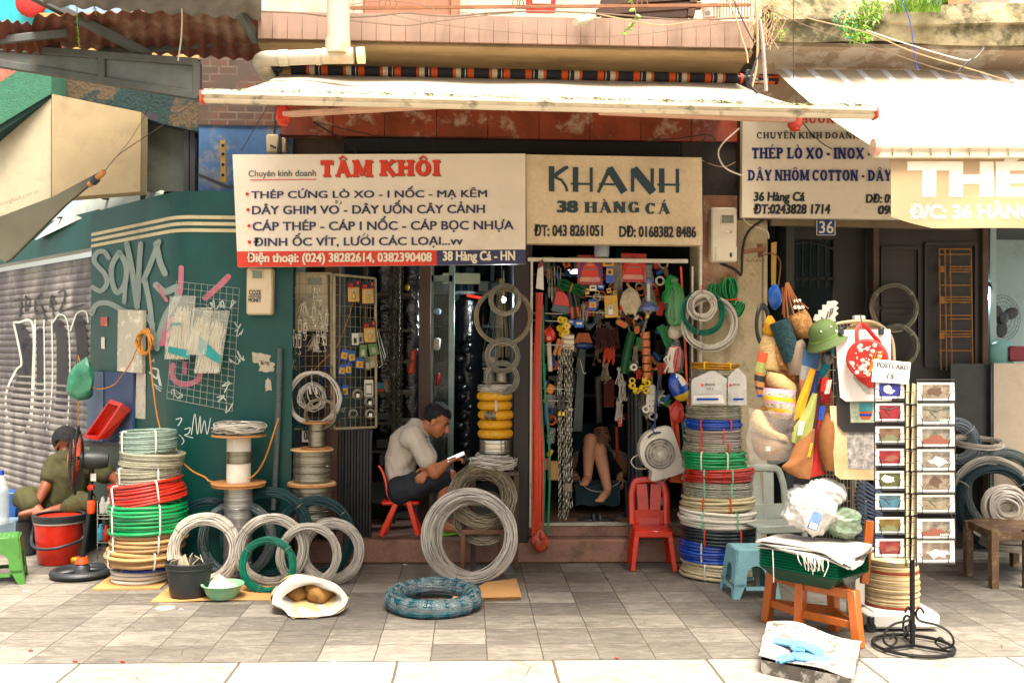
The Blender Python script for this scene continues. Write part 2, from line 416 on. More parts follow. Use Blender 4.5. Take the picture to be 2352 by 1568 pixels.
def hose_ring(label,c,R0,H,hr,m,rows=2,tie=None,ties=(-1.2,-2.0),group=None,tilt=(0,0),n_in=2,jit=0.3,name='hose_coil',cat='hose coil',sides=8,tw=0.012,sy=1.0,az=0.0):
 """loops of hose lying flat, stacked H high"""
 t=thing(name,label,cat,c,rotm(tilt[0],tilt[1],az),group)
 mb=MB();nl=max(1,int(round(H/(2*hr*.93))));a=np.arange(52)*2*PI/52
 for i in range(nl):
  for j in range(n_in):
   rr=R0-hr-j*hr*1.9+hr*jit*RNG.normal()*(.8 if j==0 else.3)
   sh=hr*jit*np.array([RNG.normal(),RNG.normal()])
   z=hr+i*(H-2*hr)/max(1,nl-1)if nl>1 else H/2
   zz=z+hr*.5*jit*np.sin(a*RNG.integers(1,3)+6*RNG.random())+hr*.25*jit*np.sin(a*5+6*RNG.random())
   r2=rr+hr*.35*jit*np.sin(a*RNG.integers(2,5)+6*RNG.random())
   mb.tube(np.stack([r2*np.cos(a)+sh[0],sy*r2*np.sin(a)+sh[1],zz],1),hr,sides,closed=True)
 ho=obj('hose',mb,m,t,local=True)
 if tie:
  for q in ties:
   k=MB();b=np.arange(14)*2*PI/14
   cc=np.array([(R0-hr*n_in)*math.cos(q),sy*(R0-hr*n_in)*math.sin(q),H/2]);e=np.array([math.cos(q),math.sin(q),0])
   p=cc+np.outer(np.sign(np.cos(b))*np.abs(np.cos(b))**.5*(hr*n_in+.006),e)+np.outer(np.sign(np.sin(b))*np.abs(np.sin(b))**.5*(H/2+.004),[0,0,1])
   k.tube(p,tw/2,4,closed=True);obj('tie',k,tie,ho,local=True)
 return t
def spool(label,c,fr,cr,wr_,h,mw,mf,group=None,ft=0.012,mc=None,wind=(0,1),rot=None,fr2=None,name='cable_spool',cat='cable spool'):
 t=thing(name,label,cat,c,rot,group)
 for k,(z,f)in enumerate(((0,fr),(h-ft,fr2 or fr))):
  mb=MB();mb.lathe([(0.001,z),(f-.003,z),(f,z+.003),(f,z+ft-.003),(f-.003,z+ft),(0.001,z+ft)],seg=36);obj('flange',mb,mf,t,local=True)
 mb=MB();mb.lathe([(cr,ft),(cr,h-ft)],seg=28);obj('core',mb,mc or mf,t,local=True)
 z0=ft+(h-2*ft)*wind[0];z1=ft+(h-2*ft)*wind[1]
 n=max(8,int((z1-z0)/.0035));pr=[(cr*.9,z0)]
 for i in range(n+1):
  zz=z0+(z1-z0)*i/n
  pr.append((wr_*(1+.012*math.sin(i*.35)+.010*RNG.normal())+(.0016 if i%2 else 0),zz))
 pr.append((cr*.9,z1));mb=MB();mb.lathe(pr,seg=36);obj('winding',mb,mw,t,local=True,sharp=80)
 return t
def chain_mesh(mb,top,L,lw=0.010,ll=0.026,wr=0.0022,sway=0.0,seg=10):
 n=int(L/(ll*.72));a=np.arange(seg)*2*PI/seg
 for i in range(n):
  z=-i*ll*.72;x=np.where(np.cos(a)>0,1,-1)*0
  px=lw*.5*np.sin(a);pz=(ll*.5-.0)*np.cos(a)
  yaw=(PI/2 if i%2 else 0)+.35+.15*RNG.normal()
  pts=np.stack([px*math.cos(yaw),px*math.sin(yaw),pz+z],1)+np.asarray(top)+np.array([sway*math.sin(i*.12),0,0])
  mb.tube(pts,wr,4,closed=True)
def hook_mesh(mb,top,L,r=0.003,d=0.02,lean=0.0,az=0.0,ring=True):
 """a steel rod with an eye on top and a hook at the foot"""
 ex=np.array([math.cos(az),math.sin(az),0]);dz=np.array([math.sin(lean)*math.cos(az),math.sin(lean)*math.sin(az),-math.cos(lean)])
 top=np.asarray(top,float);e=top+dz*L;up=-dz
 pts=[top+dz*.01*i*L/.1 for i in range(0,2)]
 pts=np.concatenate([np.linspace(top,e,5),[e+ex*d*.5*(1-math.cos(b))-up*d*.5*math.sin(b)for b in np.linspace(.4,PI,7)]])
 mb.tube(pts,r,5)
 if ring:mb.torus(top+up*d*.4,d*.4,r,frame(np.cross(ex,[0,0,1])+1e-3),10,4)
def bagmesh(mb,c,sx,sy,sz,seed=0,neck=0.35,seg=22,ring=16,rough=0.10,sag=0.25,mi=0):
 """knotted plastic bag: fat at the foot, gathered at the neck"""
 rg=np.random.default_rng(seed);a=np.arange(seg)*2*PI/seg;rows=[]
 ph=rg.random(6)*6.3
 for i in range(ring+1):
  t=i/ring
  wd=(math.sin(PI*min(1,(t+.06)*.62))**.7)if t<.75 else None
  f=max(.02,(1-(abs(t-sag)/(1-sag if t>sag else sag))**2.0))**.6 if t<=.8 else max(.06,(1-((.8-sag)/(1-sag))**2)**.6*(1-(t-.8)/.2*(1-neck)))
  w_=f*(1+rough*(np.sin(a*3+ph[0]+t*5)+.7*np.sin(a*5+ph[1]-t*9)+.5*np.sin(a*9+ph[2]+t*4))*(.4+.6*t))
  rows.append(np.stack([sx*w_*np.cos(a),sy*w_*np.sin(a),np.full(seg,sz*t)+rough*.05*sz*np.sin(a*4+ph[3])],1))
 v=np.array(rows).reshape(-1,3)+np.asarray(c,float)
 i=np.arange(ring)[:,None];j=np.arange(seg)[None,:];j2=(j+1)%seg
 f=np.stack([i*seg+j,i*seg+j2,(i+1)*seg+j2,(i+1)*seg+j],-1).reshape(-1,4)
 mb.add(v,f,mi)
 return mb

# ========= ground
def paver_mat(name,bw,rh,c1,c2,mort,loc,msize=0.0032,rough=0.75):
 m=bpy.data.materials.new(name);m.use_nodes=True;n=m.node_tree.nodes;L=m.node_tree.links;b=n['Principled BSDF']
 tc=n.new('ShaderNodeTexCoord');mp=n.new('ShaderNodeMapping');mp.inputs['Location'].default_value=loc
 L.new(tc.outputs['Object'],mp.inputs['Vector'])
 nz=n.new('ShaderNodeTexNoise');nz.inputs['Scale'].default_value=9;nz.inputs['Detail'].default_value=5
 L.new(tc.outputs['Object'],nz.inputs['Vector'])
 vm=n.new('ShaderNodeVectorMath');vm.operation='MULTIPLY_ADD';vm.inputs[1].default_value=(.012,.012,0)
 L.new(nz.outputs['Color'],vm.inputs[0]);L.new(mp.outputs[0],vm.inputs[2])
 br=n.new('ShaderNodeTexBrick');br.offset=0.0;br.squash=1.0
 br.inputs['Scale'].default_value=1;br.inputs['Brick Width'].default_value=bw;br.inputs['Row Height'].default_value=rh
 br.inputs['Mortar Size'].default_value=msize;br.inputs['Mortar Smooth'].default_value=0.25;br.inputs['Bias'].default_value=0.0
 br.inputs['Color1'].default_value=(0,0,0,1);br.inputs['Color2'].default_value=(1,1,1,1);br.inputs['Mortar'].default_value=(.5,.5,.5,1)
 L.new(vm.outputs[0],br.inputs['Vector'])
 ms=n.new('ShaderNodeMapping');ms.inputs['Scale'].default_value=(1.4,4.2,1);ms.inputs['Rotation'].default_value=(0,0,.25);L.new(tc.outputs['Object'],ms.inputs['Vector'])
 n1=n.new('ShaderNodeTexNoise');n1.inputs['Scale'].default_value=5;n1.inputs['Detail'].default_value=11;n1.inputs['Roughness'].default_value=.72;n1.inputs['Distortion'].default_value=1.0
 L.new(ms.outputs[0],n1.inputs['Vector'])
 ad=n.new('ShaderNodeMath');ad.operation='MULTIPLY_ADD';ad.inputs[1].default_value=0.34
 L.new(br.outputs['Color'],ad.inputs[0]);
 m2=n.new('ShaderNodeMath');m2.operation='MULTIPLY_ADD';m2.inputs[1].default_value=1.15;m2.inputs[2].default_value=-.3;L.new(n1.outputs['Fac'],m2.inputs[0]);L.new(m2.outputs[0],ad.inputs[2])
 cr=n.new('ShaderNodeValToRGB');e=cr.color_ramp.elements;e[0].position=.05;e[0].color=(*[q*.45 for q in lin(c1)],1);e[1].position=.95;e[1].color=(*lin(c2),1)
 k=e.new(.38);k.color=(*lin(c1),1)
 L.new(ad.outputs[0],cr.inputs['Fac'])
 n3=n.new('ShaderNodeTexNoise');n3.inputs['Scale'].default_value=1.6;n3.inputs['Detail'].default_value=8;n3.inputs['Roughness'].default_value=.65;L.new(tc.outputs['Object'],n3.inputs['Vector'])
 c3=n.new('ShaderNodeValToRGB');c3.color_ramp.elements[0].position=.5;c3.color_ramp.elements[1].position=.72;c3.color_ramp.elements[1].color=(.55,.55,.55,1)
 L.new(n3.outputs['Fac'],c3.inputs['Fac'])
 mx=n.new('ShaderNodeMix');mx.data_type='RGBA';L.new(c3.outputs['Color'],mx.inputs[0]);L.new(cr.outputs['Color'],mx.inputs[6]);mx.inputs[7].default_value=(*lin('#4a463e'),1)
 n5=n.new('ShaderNodeTexNoise');n5.inputs['Scale'].default_value=60;n5.inputs['Detail'].default_value=3;L.new(tc.outputs['Object'],n5.inputs['Vector'])
 c5=n.new('ShaderNodeValToRGB');c5.color_ramp.elements[0].position=.62;c5.color_ramp.elements[1].position=.74;c5.color_ramp.elements[1].color=(.4,.4,.4,1);L.new(n5.outputs['Fac'],c5.inputs['Fac'])
 mx2=n.new('ShaderNodeMix');mx2.data_type='RGBA';L.new(c5.outputs['Color'],mx2.inputs[0]);L.new(mx.outputs[2],mx2.inputs[6]);mx2.inputs[7].default_value=(*lin('#37332c'),1)
 vo=n.new('ShaderNodeTexVoronoi');vo.feature='DISTANCE_TO_EDGE';vo.inputs['Scale'].default_value=1.7;L.new(vm.outputs[0],vo.inputs['Vector'])
 lt=n.new('ShaderNodeMath');lt.operation='LESS_THAN';lt.inputs[1].default_value=.004;L.new(vo.outputs['Distance'],lt.inputs[0])
 gt=n.new('ShaderNodeMath');gt.operation='GREATER_THAN';gt.inputs[1].default_value=.57;L.new(n3.outputs['Fac'],gt.inputs[0])
 ck=n.new('ShaderNodeMath');ck.operation='MULTIPLY';L.new(lt.outputs[0],ck.inputs[0]);L.new(gt.outputs[0],ck.inputs[1])
 mc=n.new('ShaderNodeMath');mc.operation='MAXIMUM';L.new(ck.outputs[0],mc.inputs[0]);L.new(br.outputs['Fac'],mc.inputs[1])
 mo=n.new('ShaderNodeMix');mo.data_type='RGBA';L.new(mc.outputs[0],mo.inputs[0]);L.new(mx2.outputs[2],mo.inputs[6]);mo.inputs[7].default_value=(*lin(mort),1)
 L.new(mo.outputs[2],b.inputs['Base Color']);b.inputs['Roughness'].default_value=rough;b.inputs['Specular IOR Level'].default_value=.35
 h=n.new('ShaderNodeMath');h.operation='MULTIPLY_ADD';h.inputs[1].default_value=-1.6;L.new(br.outputs['Fac'],h.inputs[0]);L.new(n1.outputs['Fac'],h.inputs[2])
 bp=n.new('ShaderNodeBump');bp.inputs['Strength'].default_value=.45;bp.inputs['Distance'].default_value=.012;L.new(h.outputs[0],bp.inputs['Height']);L.new(bp.outputs[0],b.inputs['Normal'])
 return m
KY=G(1176,1515)[1]
a0=G(1196,1291)
pv=paver_mat('stone paving',.279,.283,'#5b564e','#908a7e','#3c342a',(-a0[0],-KY,0))
kb=paver_mat('kerb stone',.76,.9,'#8a8378','#b5ada1','#4a4034',(.33,-KY+.9,0),.008)
mb=MB();mb.quad((-9,KY,0),(9,KY,0),(9,9,0),(-9,9,0));solo('pavement',mb,pv,kind='structure')
mb=MB();mb.box((0,KY-.36,-.066),(18,.70,.14),bev=.012);solo('kerb',mb,kb,kind='structure')
mb=MB();mb.quad((-150,-150,-.14),(150,-150,-.14),(150,150,-.14),(-150,150,-.14));solo('road',mb,mat('asphalt','#8b857b',.85,var=.3,sc=20),kind='structure')  # road out of view, colour lightened to bounce light up onto the shopfronts
# ========= materials of the buildings
m_terr=mat('terrazzo','#8a6553',.7,var=.28,sc=60,dirt=.55,dc='#352a22',dsc=4,bump=.2)
m_marble=mat('red marble','#8a3f26',.35,var=.5,sc=3.5,dirt=.8,dc='#b89b80',dsc=4.5,dlo=.54,dhi=.62)
m_darkw=mat('dark wood','#2a211b',.6,var=.4,sc=9,stretch=(1,1,.15),dirt=.4,dc='#15110d')
m_brown=mat('brown wood','#4a3424',.6,var=.4,sc=9,stretch=(1,1,.12),dirt=.5,dc='#1c1510')
m_blue=mat('blue distemper','#35547a',.9,var=.3,sc=4,dirt=.85,dc='#77736a',dsc=2.2,dlo=.5,dhi=.6,bump=.15)
m_plast=mat('stained plaster','#b3a383',.9,var=.22,sc=5,dirt=.7,dc='#4e4232',dsc=4.5,bump=.3)
m_tile=mat('pink facing tile','#82695a',.6,var=.25,sc=3,stretch=(1,1,.3),dirt=.8,dc='#5e4a36',dsc=2.6)
m_soff=mat('soffit plaster','#85704f',.9,var=.25,sc=4,stretch=(.5,2,1),dirt=.75,dc='#4c3f30',dsc=2.2,bump=.3)
m_peel=mat('peeling plaster','#a39786',.9,var=.15,sc=3,dirt=.75,dc='#7f6a52',dsc=3.2,dlo=.5,dhi=.53,bump=.4)
m_moss=mat('mossy concrete','#75663f',.95,var=.4,sc=5,c2='#a39878',dirt=.9,dc='#3b3a26',dsc=3.2,bump=.5,dlo=.5,dhi=.6)
m_black=mat('near black','#161412',.7,var=.3)
m_dkmetal=mat('dark metal','#35353a',.5,.5,var=.3,dirt=.4)
m_white=mat('white paint','#c9c2b2',.6,var=.1,dirt=.4,dc='#7a6c58')
m_cream=mat('cream plastic','#c3b392',.45,var=.1,sc=4,dirt=.45,dc='#6e5c43',dsc=3)
m_brick=None
def brick_mat():
 m=bpy.data.materials.new('old brick');m.use_nodes=True;n=m.node_tree.nodes;L=m.node_tree.links;b=n['Principled BSDF']
 tc=n.new('ShaderNodeTexCoord');mp=n.new('ShaderNodeMapping');mp.inputs['Rotation'].default_value=(PI/2,0,0);L.new(tc.outputs['Object'],mp.inputs['Vector'])
 br=n.new('ShaderNodeTexBrick');br.inputs['Scale'].default_value=1;br.inputs['Brick Width'].default_value=.13;br.inputs['Row Height'].default_value=.055;br.inputs['Mortar Size'].default_value=.006
 br.inputs['Color1'].default_value=(*lin('#54301f'),1);br.inputs['Color2'].default_value=(*lin('#2e221b'),1);br.inputs['Mortar'].default_value=(*lin('#574c40'),1)
 L.new(mp.outputs[0],br.inputs['Vector']);nz=n.new('ShaderNodeTexNoise');nz.inputs['Scale'].default_value=5;nz.inputs['Detail'].default_value=8;L.new(tc.outputs['Object'],nz.inputs[0]);cr=n.new('ShaderNodeValToRGB');cr.color_ramp.elements[0].position=.42;cr.color_ramp.elements[1].position=.6;L.new(nz.outputs[0],cr.inputs[0]);mx=n.new('ShaderNodeMix');mx.data_type='RGBA';L.new(cr.outputs[0],mx.inputs[0]);L.new(br.outputs['Color'],mx.inputs[6]);mx.inputs[7].default_value=(*lin('#3d3026'),1);L.new(mx.outputs[2],b.inputs['Base Color']);b.inputs['Roughness'].default_value=.9
 return m
m_brick=brick_mat()
def tile_joint(mb,x0,x1,step,y,z0,z1,w_=.004):pass
def X(u,Y):return P(u,784,Y)[0]
def Z(u,v,Y):return P(u,v,Y)[2]
# --------- the shophouse in the middle
house=thing('shophouse','old shophouse with two hardware shops under a tiled balcony','building',(X(1200,0),0,0))
xL,xM0,xM1,xR0,xR1=X(668,0),X(1180,0),X(1216,0),X(1606,0),X(1712,0)
mb=MB();mb.box(((X(640,0)+xR1)/2,.45,.085),(xR1-X(640,0),.90,.17),bev=.012)
mb.box(((xM1+xR0)/2,.52,.21),(xR0-xM1,.80,.08),bev=.006);obj('step',mb,m_terr,house)
mb=MB();mb.box(((xM1+xR0)/2,.135,.262),(xR0-xM1,.05,.03),bev=.004);obj('threshold',mb,mat('alu sill','#a39c8d',.4,.6,dirt=.5),house)
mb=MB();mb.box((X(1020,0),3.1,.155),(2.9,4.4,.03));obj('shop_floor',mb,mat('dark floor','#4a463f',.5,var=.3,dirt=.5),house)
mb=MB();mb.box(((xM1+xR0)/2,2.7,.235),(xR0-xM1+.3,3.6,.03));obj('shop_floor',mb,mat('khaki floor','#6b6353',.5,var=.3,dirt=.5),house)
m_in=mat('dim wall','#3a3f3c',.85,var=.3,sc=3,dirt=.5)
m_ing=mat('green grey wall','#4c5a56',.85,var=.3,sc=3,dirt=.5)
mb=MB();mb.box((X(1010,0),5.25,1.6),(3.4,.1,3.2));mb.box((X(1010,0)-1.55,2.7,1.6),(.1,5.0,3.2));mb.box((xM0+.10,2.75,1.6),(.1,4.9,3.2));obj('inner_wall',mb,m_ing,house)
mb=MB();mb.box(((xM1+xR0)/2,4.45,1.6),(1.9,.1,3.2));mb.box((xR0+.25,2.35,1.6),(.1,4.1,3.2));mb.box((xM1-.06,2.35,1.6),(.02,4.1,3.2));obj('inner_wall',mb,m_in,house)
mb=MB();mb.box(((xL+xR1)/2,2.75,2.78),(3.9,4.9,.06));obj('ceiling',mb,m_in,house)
mb=MB();mb.box(((xM0+xM1)/2,.10,1.35),(xM1-xM0,.22,2.4),bev=.004);obj('door_post',mb,m_darkw,house)
mb=MB();mb.box(((X(742,0)+X(776,0))/2,.14,1.4),(X(776,0)-X(742,0),.2,2.7),bev=.006);obj('door_post',mb,m_brown,house)
mb=MB();mb.box(((X(690,0)+X(742,0))/2,.30,1.4),(X(742,0)-X(690,0),.2,2.7));obj('side_panel',mb,m_darkw,house)
zm0,zm1=Z(1176,318,0),Z(1176,230,0)
mb=MB()
nx=9;xs=np.linspace(X(640,0),X(1702,0),nx+1)
for i in range(nx):mb.box(((xs[i]+xs[i+1])/2,.06,(zm0+zm1+.3)/2),(xs[i+1]-xs[i]-.004,.12,zm1-zm0+.3),bev=.002)
obj('marble_lintel',mb,m_marble,house)
mb=MB();mb.box(((xL+xR1)/2,.30,3.05),(3.9,.30,.75));obj('wall',mb,m_brown,house)
mb=MB();mb.box(((X(785,0)+X(1566,0))/2,.16,Z(1176,335,0)),(X(1566,0)-X(785,0),.26,S(0)*34),bev=.01)
mb.box(((X(785,0)+X(1566,0))/2,.22,Z(1176,365,0)),(X(1566,0)-X(785,0),.26,S(0)*30));obj('shutter_housing',mb,m_black,house)
mb=MB();mb.box(((X(1612,0)+X(1692,0))/2,.06,(Z(1650,448,0)+Z(1650,690,0))/2),(X(1692,0)-X(1612,0),.16,S(0)*242),bev=.004);obj('tiled_pier',mb,mat('rust tile','#7a5138',.5,var=.3,sc=5,dirt=.6,dc='#b0967a',dsc=4),house)
mb=MB();mb.box(((X(1604,0)+X(1765,0))/2,.16,1.3),(X(1765,0)-X(1604,0),.26,2.6));obj('plaster_pier',mb,m_plast,house)
mb=MB();mb.box(((X(1566,0)+X(1706,0))/2,.13,(Z(1650,230,0)+Z(1650,470,0))/2),(X(1706,0)-X(1566,0),.2,S(0)*240));obj('pier_top',mb,m_darkw,house)
bx0,bx1=X(452,.1),X(668,.1)
mb=MB();mb.box(((bx0+bx1)/2,.2,1.6),(bx1-bx0,.2,3.1));obj('blue_wall',mb,m_blue,house)
mb=MB();mb.box(((bx0+bx1)/2,.2,3.55),(bx1-bx0,.22,.8));obj('brick_wall',mb,m_brick,house)
m_alu=mat('worn aluminium','#a79f8e',.45,.35,var=.15,dirt=.6,dc='#5a4c3a',dsc=6)
m_wht=mat('white rail','#c8bfab',.5,.1,var=.1,dirt=.4,dc='#6a4a30',dsc=5)
mb=MB();mb.box((X(1220,0),-.02,(Z(1220,598,0)+.26)/2),(.018,.03,Z(1220,598,0)-.26),bev=.003)
mb.box((X(1607,0),-.02,(Z(1607,562,0)+.9)/2),(.022,.03,Z(1607,562,0)-.9),bev=.003)
mb.box((X(1589,0),-.01,1.5),(.014,.02,1.3),bev=.003)
mb.bar(P(1212,596,-.02),P(1580,600,-.02),.032,.03,bev=.004);obj('door_frame',mb,m_wht,house)
YB=-.80
zb0,zb1=Z(1176,100,YB),Z(1176,38,YB)
bxL,bxR=X(585,YB),X(1728,YB)
mb=MB();n=34;xs=np.linspace(bxL,bxR,n+1)
for i in range(n):mb.box(((xs[i]+xs[i+1])/2,YB+.012,(zb0+zb1)/2),(xs[i+1]-xs[i]-.0012,.03,zb1-zb0),bev=.0015)
mb.box(((bxL+bxR)/2,YB+.06,(zb0+zb1)/2),(bxR-bxL-.01,.07,zb1-zb0-.004));obj('balcony_fascia',mb,m_tile,house)
mb=MB();pts=[]
for yy,dz in((YB+.03,0),(YB+.05,-.012),(YB+.16,-.014),(YB+.3,-.02),(YB+.45,-.045),(YB+.58,-.07),(YB+.70,-.12),(YB+.80,-.15)):
 pts.append([(x,yy,zb0+dz)for x in np.linspace(bxL,bxR,20)])
mb.grid(pts,thick=.03);obj('balcony_soffit',mb,m_soff,house)
mb=MB();mb.box(((bxL+bxR)/2,.0,zb1-.06),(bxR-bxL,1.45,.08));obj('balcony_floor',mb,m_tile,house)
mb=MB();mb.box(((bxL+bxR)/2,.42,zb1+1.3),(bxR-bxL,.15,2.8));obj('upper_wall',mb,mat('pale render','#b5ab98',.9,var=.12,sc=20,bump=.5,dirt=.3,dc='#8b7c66'),house)
Yu=.34
mb=MB();mb.box(((X(830,Yu)+X(1045,Yu))/2,Yu-.02,zb1+.6),(X(1045,Yu)-X(830,Yu),.06,1.5),bev=.01);mb.box((X(1040,Yu),Yu-.05,zb1+.6),(.07,.07,1.5),bev=.008);obj('balcony_door',mb,mat('brown door','#8a5a40',.6,var=.2,stretch=(1,1,.2)),house)
mb=MB();mb.box(((X(600,Yu)+X(805,Yu))/2,Yu-.02,zb1+.5),(X(805,Yu)-X(600,Yu),.05,1.2));obj('window_board',mb,mat('faded board','#b9a58c',.8,dirt=.5),house)
mb=MB()
for k in range(3):mb.bar(P(1370+10*k,30-22*k,-.2),P(1610,14-20*k,-.2),.05,.04)
mb.bar(P(1372,34,-.2),P(1440,-40,-.2),.04,.04);mb.bar(P(1585,40,-.2),P(1600,-40,-.2),.05,.05);mb.box((P(1480,20,.1)),(.6,.3,.22));obj('window_shade',mb,mat('rotten wood','#3c2a1e',.8,var=.4,dirt=.5,dc='#7a4a2c'),house)
mb=MB();mb.bar(P(800,19,YB+.04),P(1725,12,YB+.04),.012,.02)
mb.tube([P(800,-6,YB+.04),P(1725,-10,YB+.04)],.008,6)
for u in(884,898,1190,1200,1462,1475,1205):mb.torus(P(u,8,YB+.04),.035,.004,rotm(PI/2),16,5)
for u in range(1640,1730,7):mb.tube([P(u,40,YB+.05),P(u,-20,YB+.05)],.003,4)
obj('balcony_rail',mb,mat('rusty iron','#7a5135',.7,.3,var=.4),house)
# --------- building on the right
right=thing('corner_house','neighbouring shop building with mossy balcony and dark wooden front','building',(X(2050,.3),.3,0))
YR=-.75
z0,z1=Z(2060,100,YR),Z(2060,30,YR);xa,xb=X(1762,YR),X(2352,YR)+1.2
mb=MB();pts=[[(x,yy+.008*math.sin(x*9)+.004*math.sin(x*31),zz+.012*math.sin(x*5+zz*9))for x in np.linspace(xa,xb,60)]for yy,zz in((YR,z0),(YR-.01,z0+.05),(YR-.012,z0+(z1-z0)*.62),(YR-.045,z0+(z1-z0)*.68),(YR-.05,z1),(YR+.15,z1+.01))]
mb.grid(pts,thick=-.05);obj('balcony_fascia',mb,m_moss,right)
mb=MB();pts=[[(x,yy,zz)for x in np.linspace(xa,xb,30)]for yy,zz in((YR+.02,z0),(YR+.12,z0-.02),(YR+.28,z0-.07),(YR+.40,z0-.16),(YR+.45,z0-.32))]
mb.grid(pts,thick=.03);obj('balcony_soffit',mb,m_peel,right)
mb=MB();mb.box(((xa+xb)/2,.1,z1-.03),(xb-xa,1.5,.08));obj('balcony_floor',mb,m_moss,right)
mb=MB();mb.box(((xa+xb)/2,.55,z1+1.2),(xb-xa,.1,2.6));obj('upper_wall',mb,mat('sunny plaster','#d9c9a8',.9,dirt=.4,dc='#8a7a5a'),right)
mb=MB();mb.box(((xa+xb)/2,.02,3.0),(xb-xa,.25,1.0));obj('lintel',mb,m_darkw,right)
m_dw=mat('black stained boards','#262320',.6,var=.35,sc=6,stretch=(1,1,.1),dirt=.3)
YF=.55
mb=MB();xl=X(1765,YF);
mb.box(((X(2010,YF)+X(2252,YF))/2,YF,1.3),(X(2252,YF)-X(2010,YF),.08,2.6));mb.box(((xl+X(1925,YF))/2,YF,.66),(X(1925,YF)-xl,.08,1.1))
mb.box(((X(1920,YF)+X(1996,YF))/2,YF+.1,1.3),(X(1996,YF)-X(1920,YF),.06,2.6));mb.box(((xl+X(1920,YF))/2,YF,Z(1840,530,YF)),(X(1920,YF)-xl,.08,.14));obj('wooden_front',mb,m_dw,right)
mb=MB();mb.box((X(2003,YF),YF-.02,1.3),(.05,.12,2.6),bev=.005);mb.box((X(2252,YF),YF-.02,1.3),(.05,.12,2.6),bev=.005);obj('door_post',mb,mat('worn post','#4a3a2c',.7,var=.4),right)
for(ua,ub,va,vb)in((2025,2110,570,700),(2025,2110,715,820),(2125,2240,560,840)):
 mb=MB();mb.bar(P(ua,va,YF-.05),P(ub,va,YF-.05),.02,.03);mb.bar(P(ua,vb,YF-.05),P(ub,vb,YF-.05),.02,.03);mb.bar(P(ua,va,YF-.05),P(ua,vb,YF-.05),.02,.03);mb.bar(P(ub,va,YF-.05),P(ub,vb,YF-.05),.02,.03);obj('panel_moulding',mb,m_dw,right)
mb=MB()
for u in range(1788,1915,18):mb.box((X(u,YF),YF,Z(u,600,YF)),(.012,.02,.42))
mb.tube([P(1780,570-0,YF),P(1815,558,YF),P(1850,556,YF),P(1885,560,YF),P(1915,572,YF)],.012,6);mb.bar(P(1775,640,YF),P(1918,640,YF),.02,.02);obj('window_bars',mb,m_black,right)
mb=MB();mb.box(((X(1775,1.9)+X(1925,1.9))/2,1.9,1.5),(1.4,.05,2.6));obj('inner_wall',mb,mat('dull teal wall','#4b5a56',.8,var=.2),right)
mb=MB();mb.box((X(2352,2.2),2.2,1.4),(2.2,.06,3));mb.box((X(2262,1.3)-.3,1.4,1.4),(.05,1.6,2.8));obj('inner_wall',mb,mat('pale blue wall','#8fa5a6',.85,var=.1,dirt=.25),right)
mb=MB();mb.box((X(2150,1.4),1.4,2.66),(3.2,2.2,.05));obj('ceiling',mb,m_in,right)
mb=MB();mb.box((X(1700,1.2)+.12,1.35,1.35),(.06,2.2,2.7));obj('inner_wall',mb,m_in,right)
mb=MB();mb.bar(P(1770,510,-.02),P(2230,520,-.02),.06,.05);obj('sill_board',mb,mat('dusty beam','#6a5a42',.8,dirt=.4),right)
# --------- teal building on the left, curving into an alley
A0=P(405,784,-.18)[:2];AD=np.array([-.664,.748])
YT=-.18
plan=[np.array([X(672,YT),YT]),np.array([X(440,YT),YT])]
c0=plan[-1];c2=A0+AD*.16;c1=A0+np.array([.0,0])
for t in np.linspace(.1,1,9):plan.append((1-t)**2*c0+2*t*(1-t)*c1+t*t*c2)
plan+=[c2+AD*q for q in(.3,.6)]
def ray_plan(u,poly):
 d=ray(u,784)[:2];o=CAM[:2]
 for a,b in zip(poly[:-1],poly[1:]):
  e=b-a;M_=np.array([[d[0],-e[0]],[d[1],-e[1]]])
  if abs(np.linalg.det(M_))<1e-9:continue
  t,s_=np.linalg.solve(M_,a-o)
  if t>0 and-1e-6<=s_<=1+1e-6:return o+d*t,e/np.linalg.norm(e)
 return None,None
line=[A0,A0+AD*6]
p208,_=ray_plan(208,line)
plan=[p for p in plan if(p-A0)@AD<(p208-A0)@AD-.02 or p[1]<YT+.2]+[p208]
SH=AD[::-1]*np.array([1,-1]);SH=np.array([AD[1],-AD[0]])
nrm=np.array([-AD[1],AD[0]]);nrm=nrm if nrm@(CAM[:2]-A0)>0 else-nrm
shut0,shut1=p208-nrm*.10,p208-nrm*.10+AD*3.2
FULL=plan
def TW(u,v,eps=.004,shutter=False):
 poly=[shut0,shut1]if shutter else FULL
 p,e=ray_plan(u,poly)
 if p is None:p,e=ray_plan(u,[A0,A0+AD*6])if u<400 else(P(u,v,YT)[:2],np.array([-1.,0]))
 nn=np.array([-e[1],e[0]]);nn=nn if nn@(CAM[:2]-p)>0 else-nn
 t=np.linalg.norm(p-CAM[:2])/np.linalg.norm(ray(u,v)[:2])
 q=CAM+ray(u,v)*t
 return np.array([q[0]+nn[0]*eps,q[1]+nn[1]*eps,q[2]])
m_teal=mat('teal paint','#06403a',.42,var=.14,sc=3,dirt=.4,dc='#16302c',dsc=2.4,spec=.3)
teal=thing('corner_building','teal painted corner building with cream stripes, graffiti and a roller shutter','building',(A0[0],A0[1]+.3,0))
zt=Z(560,440,YT)
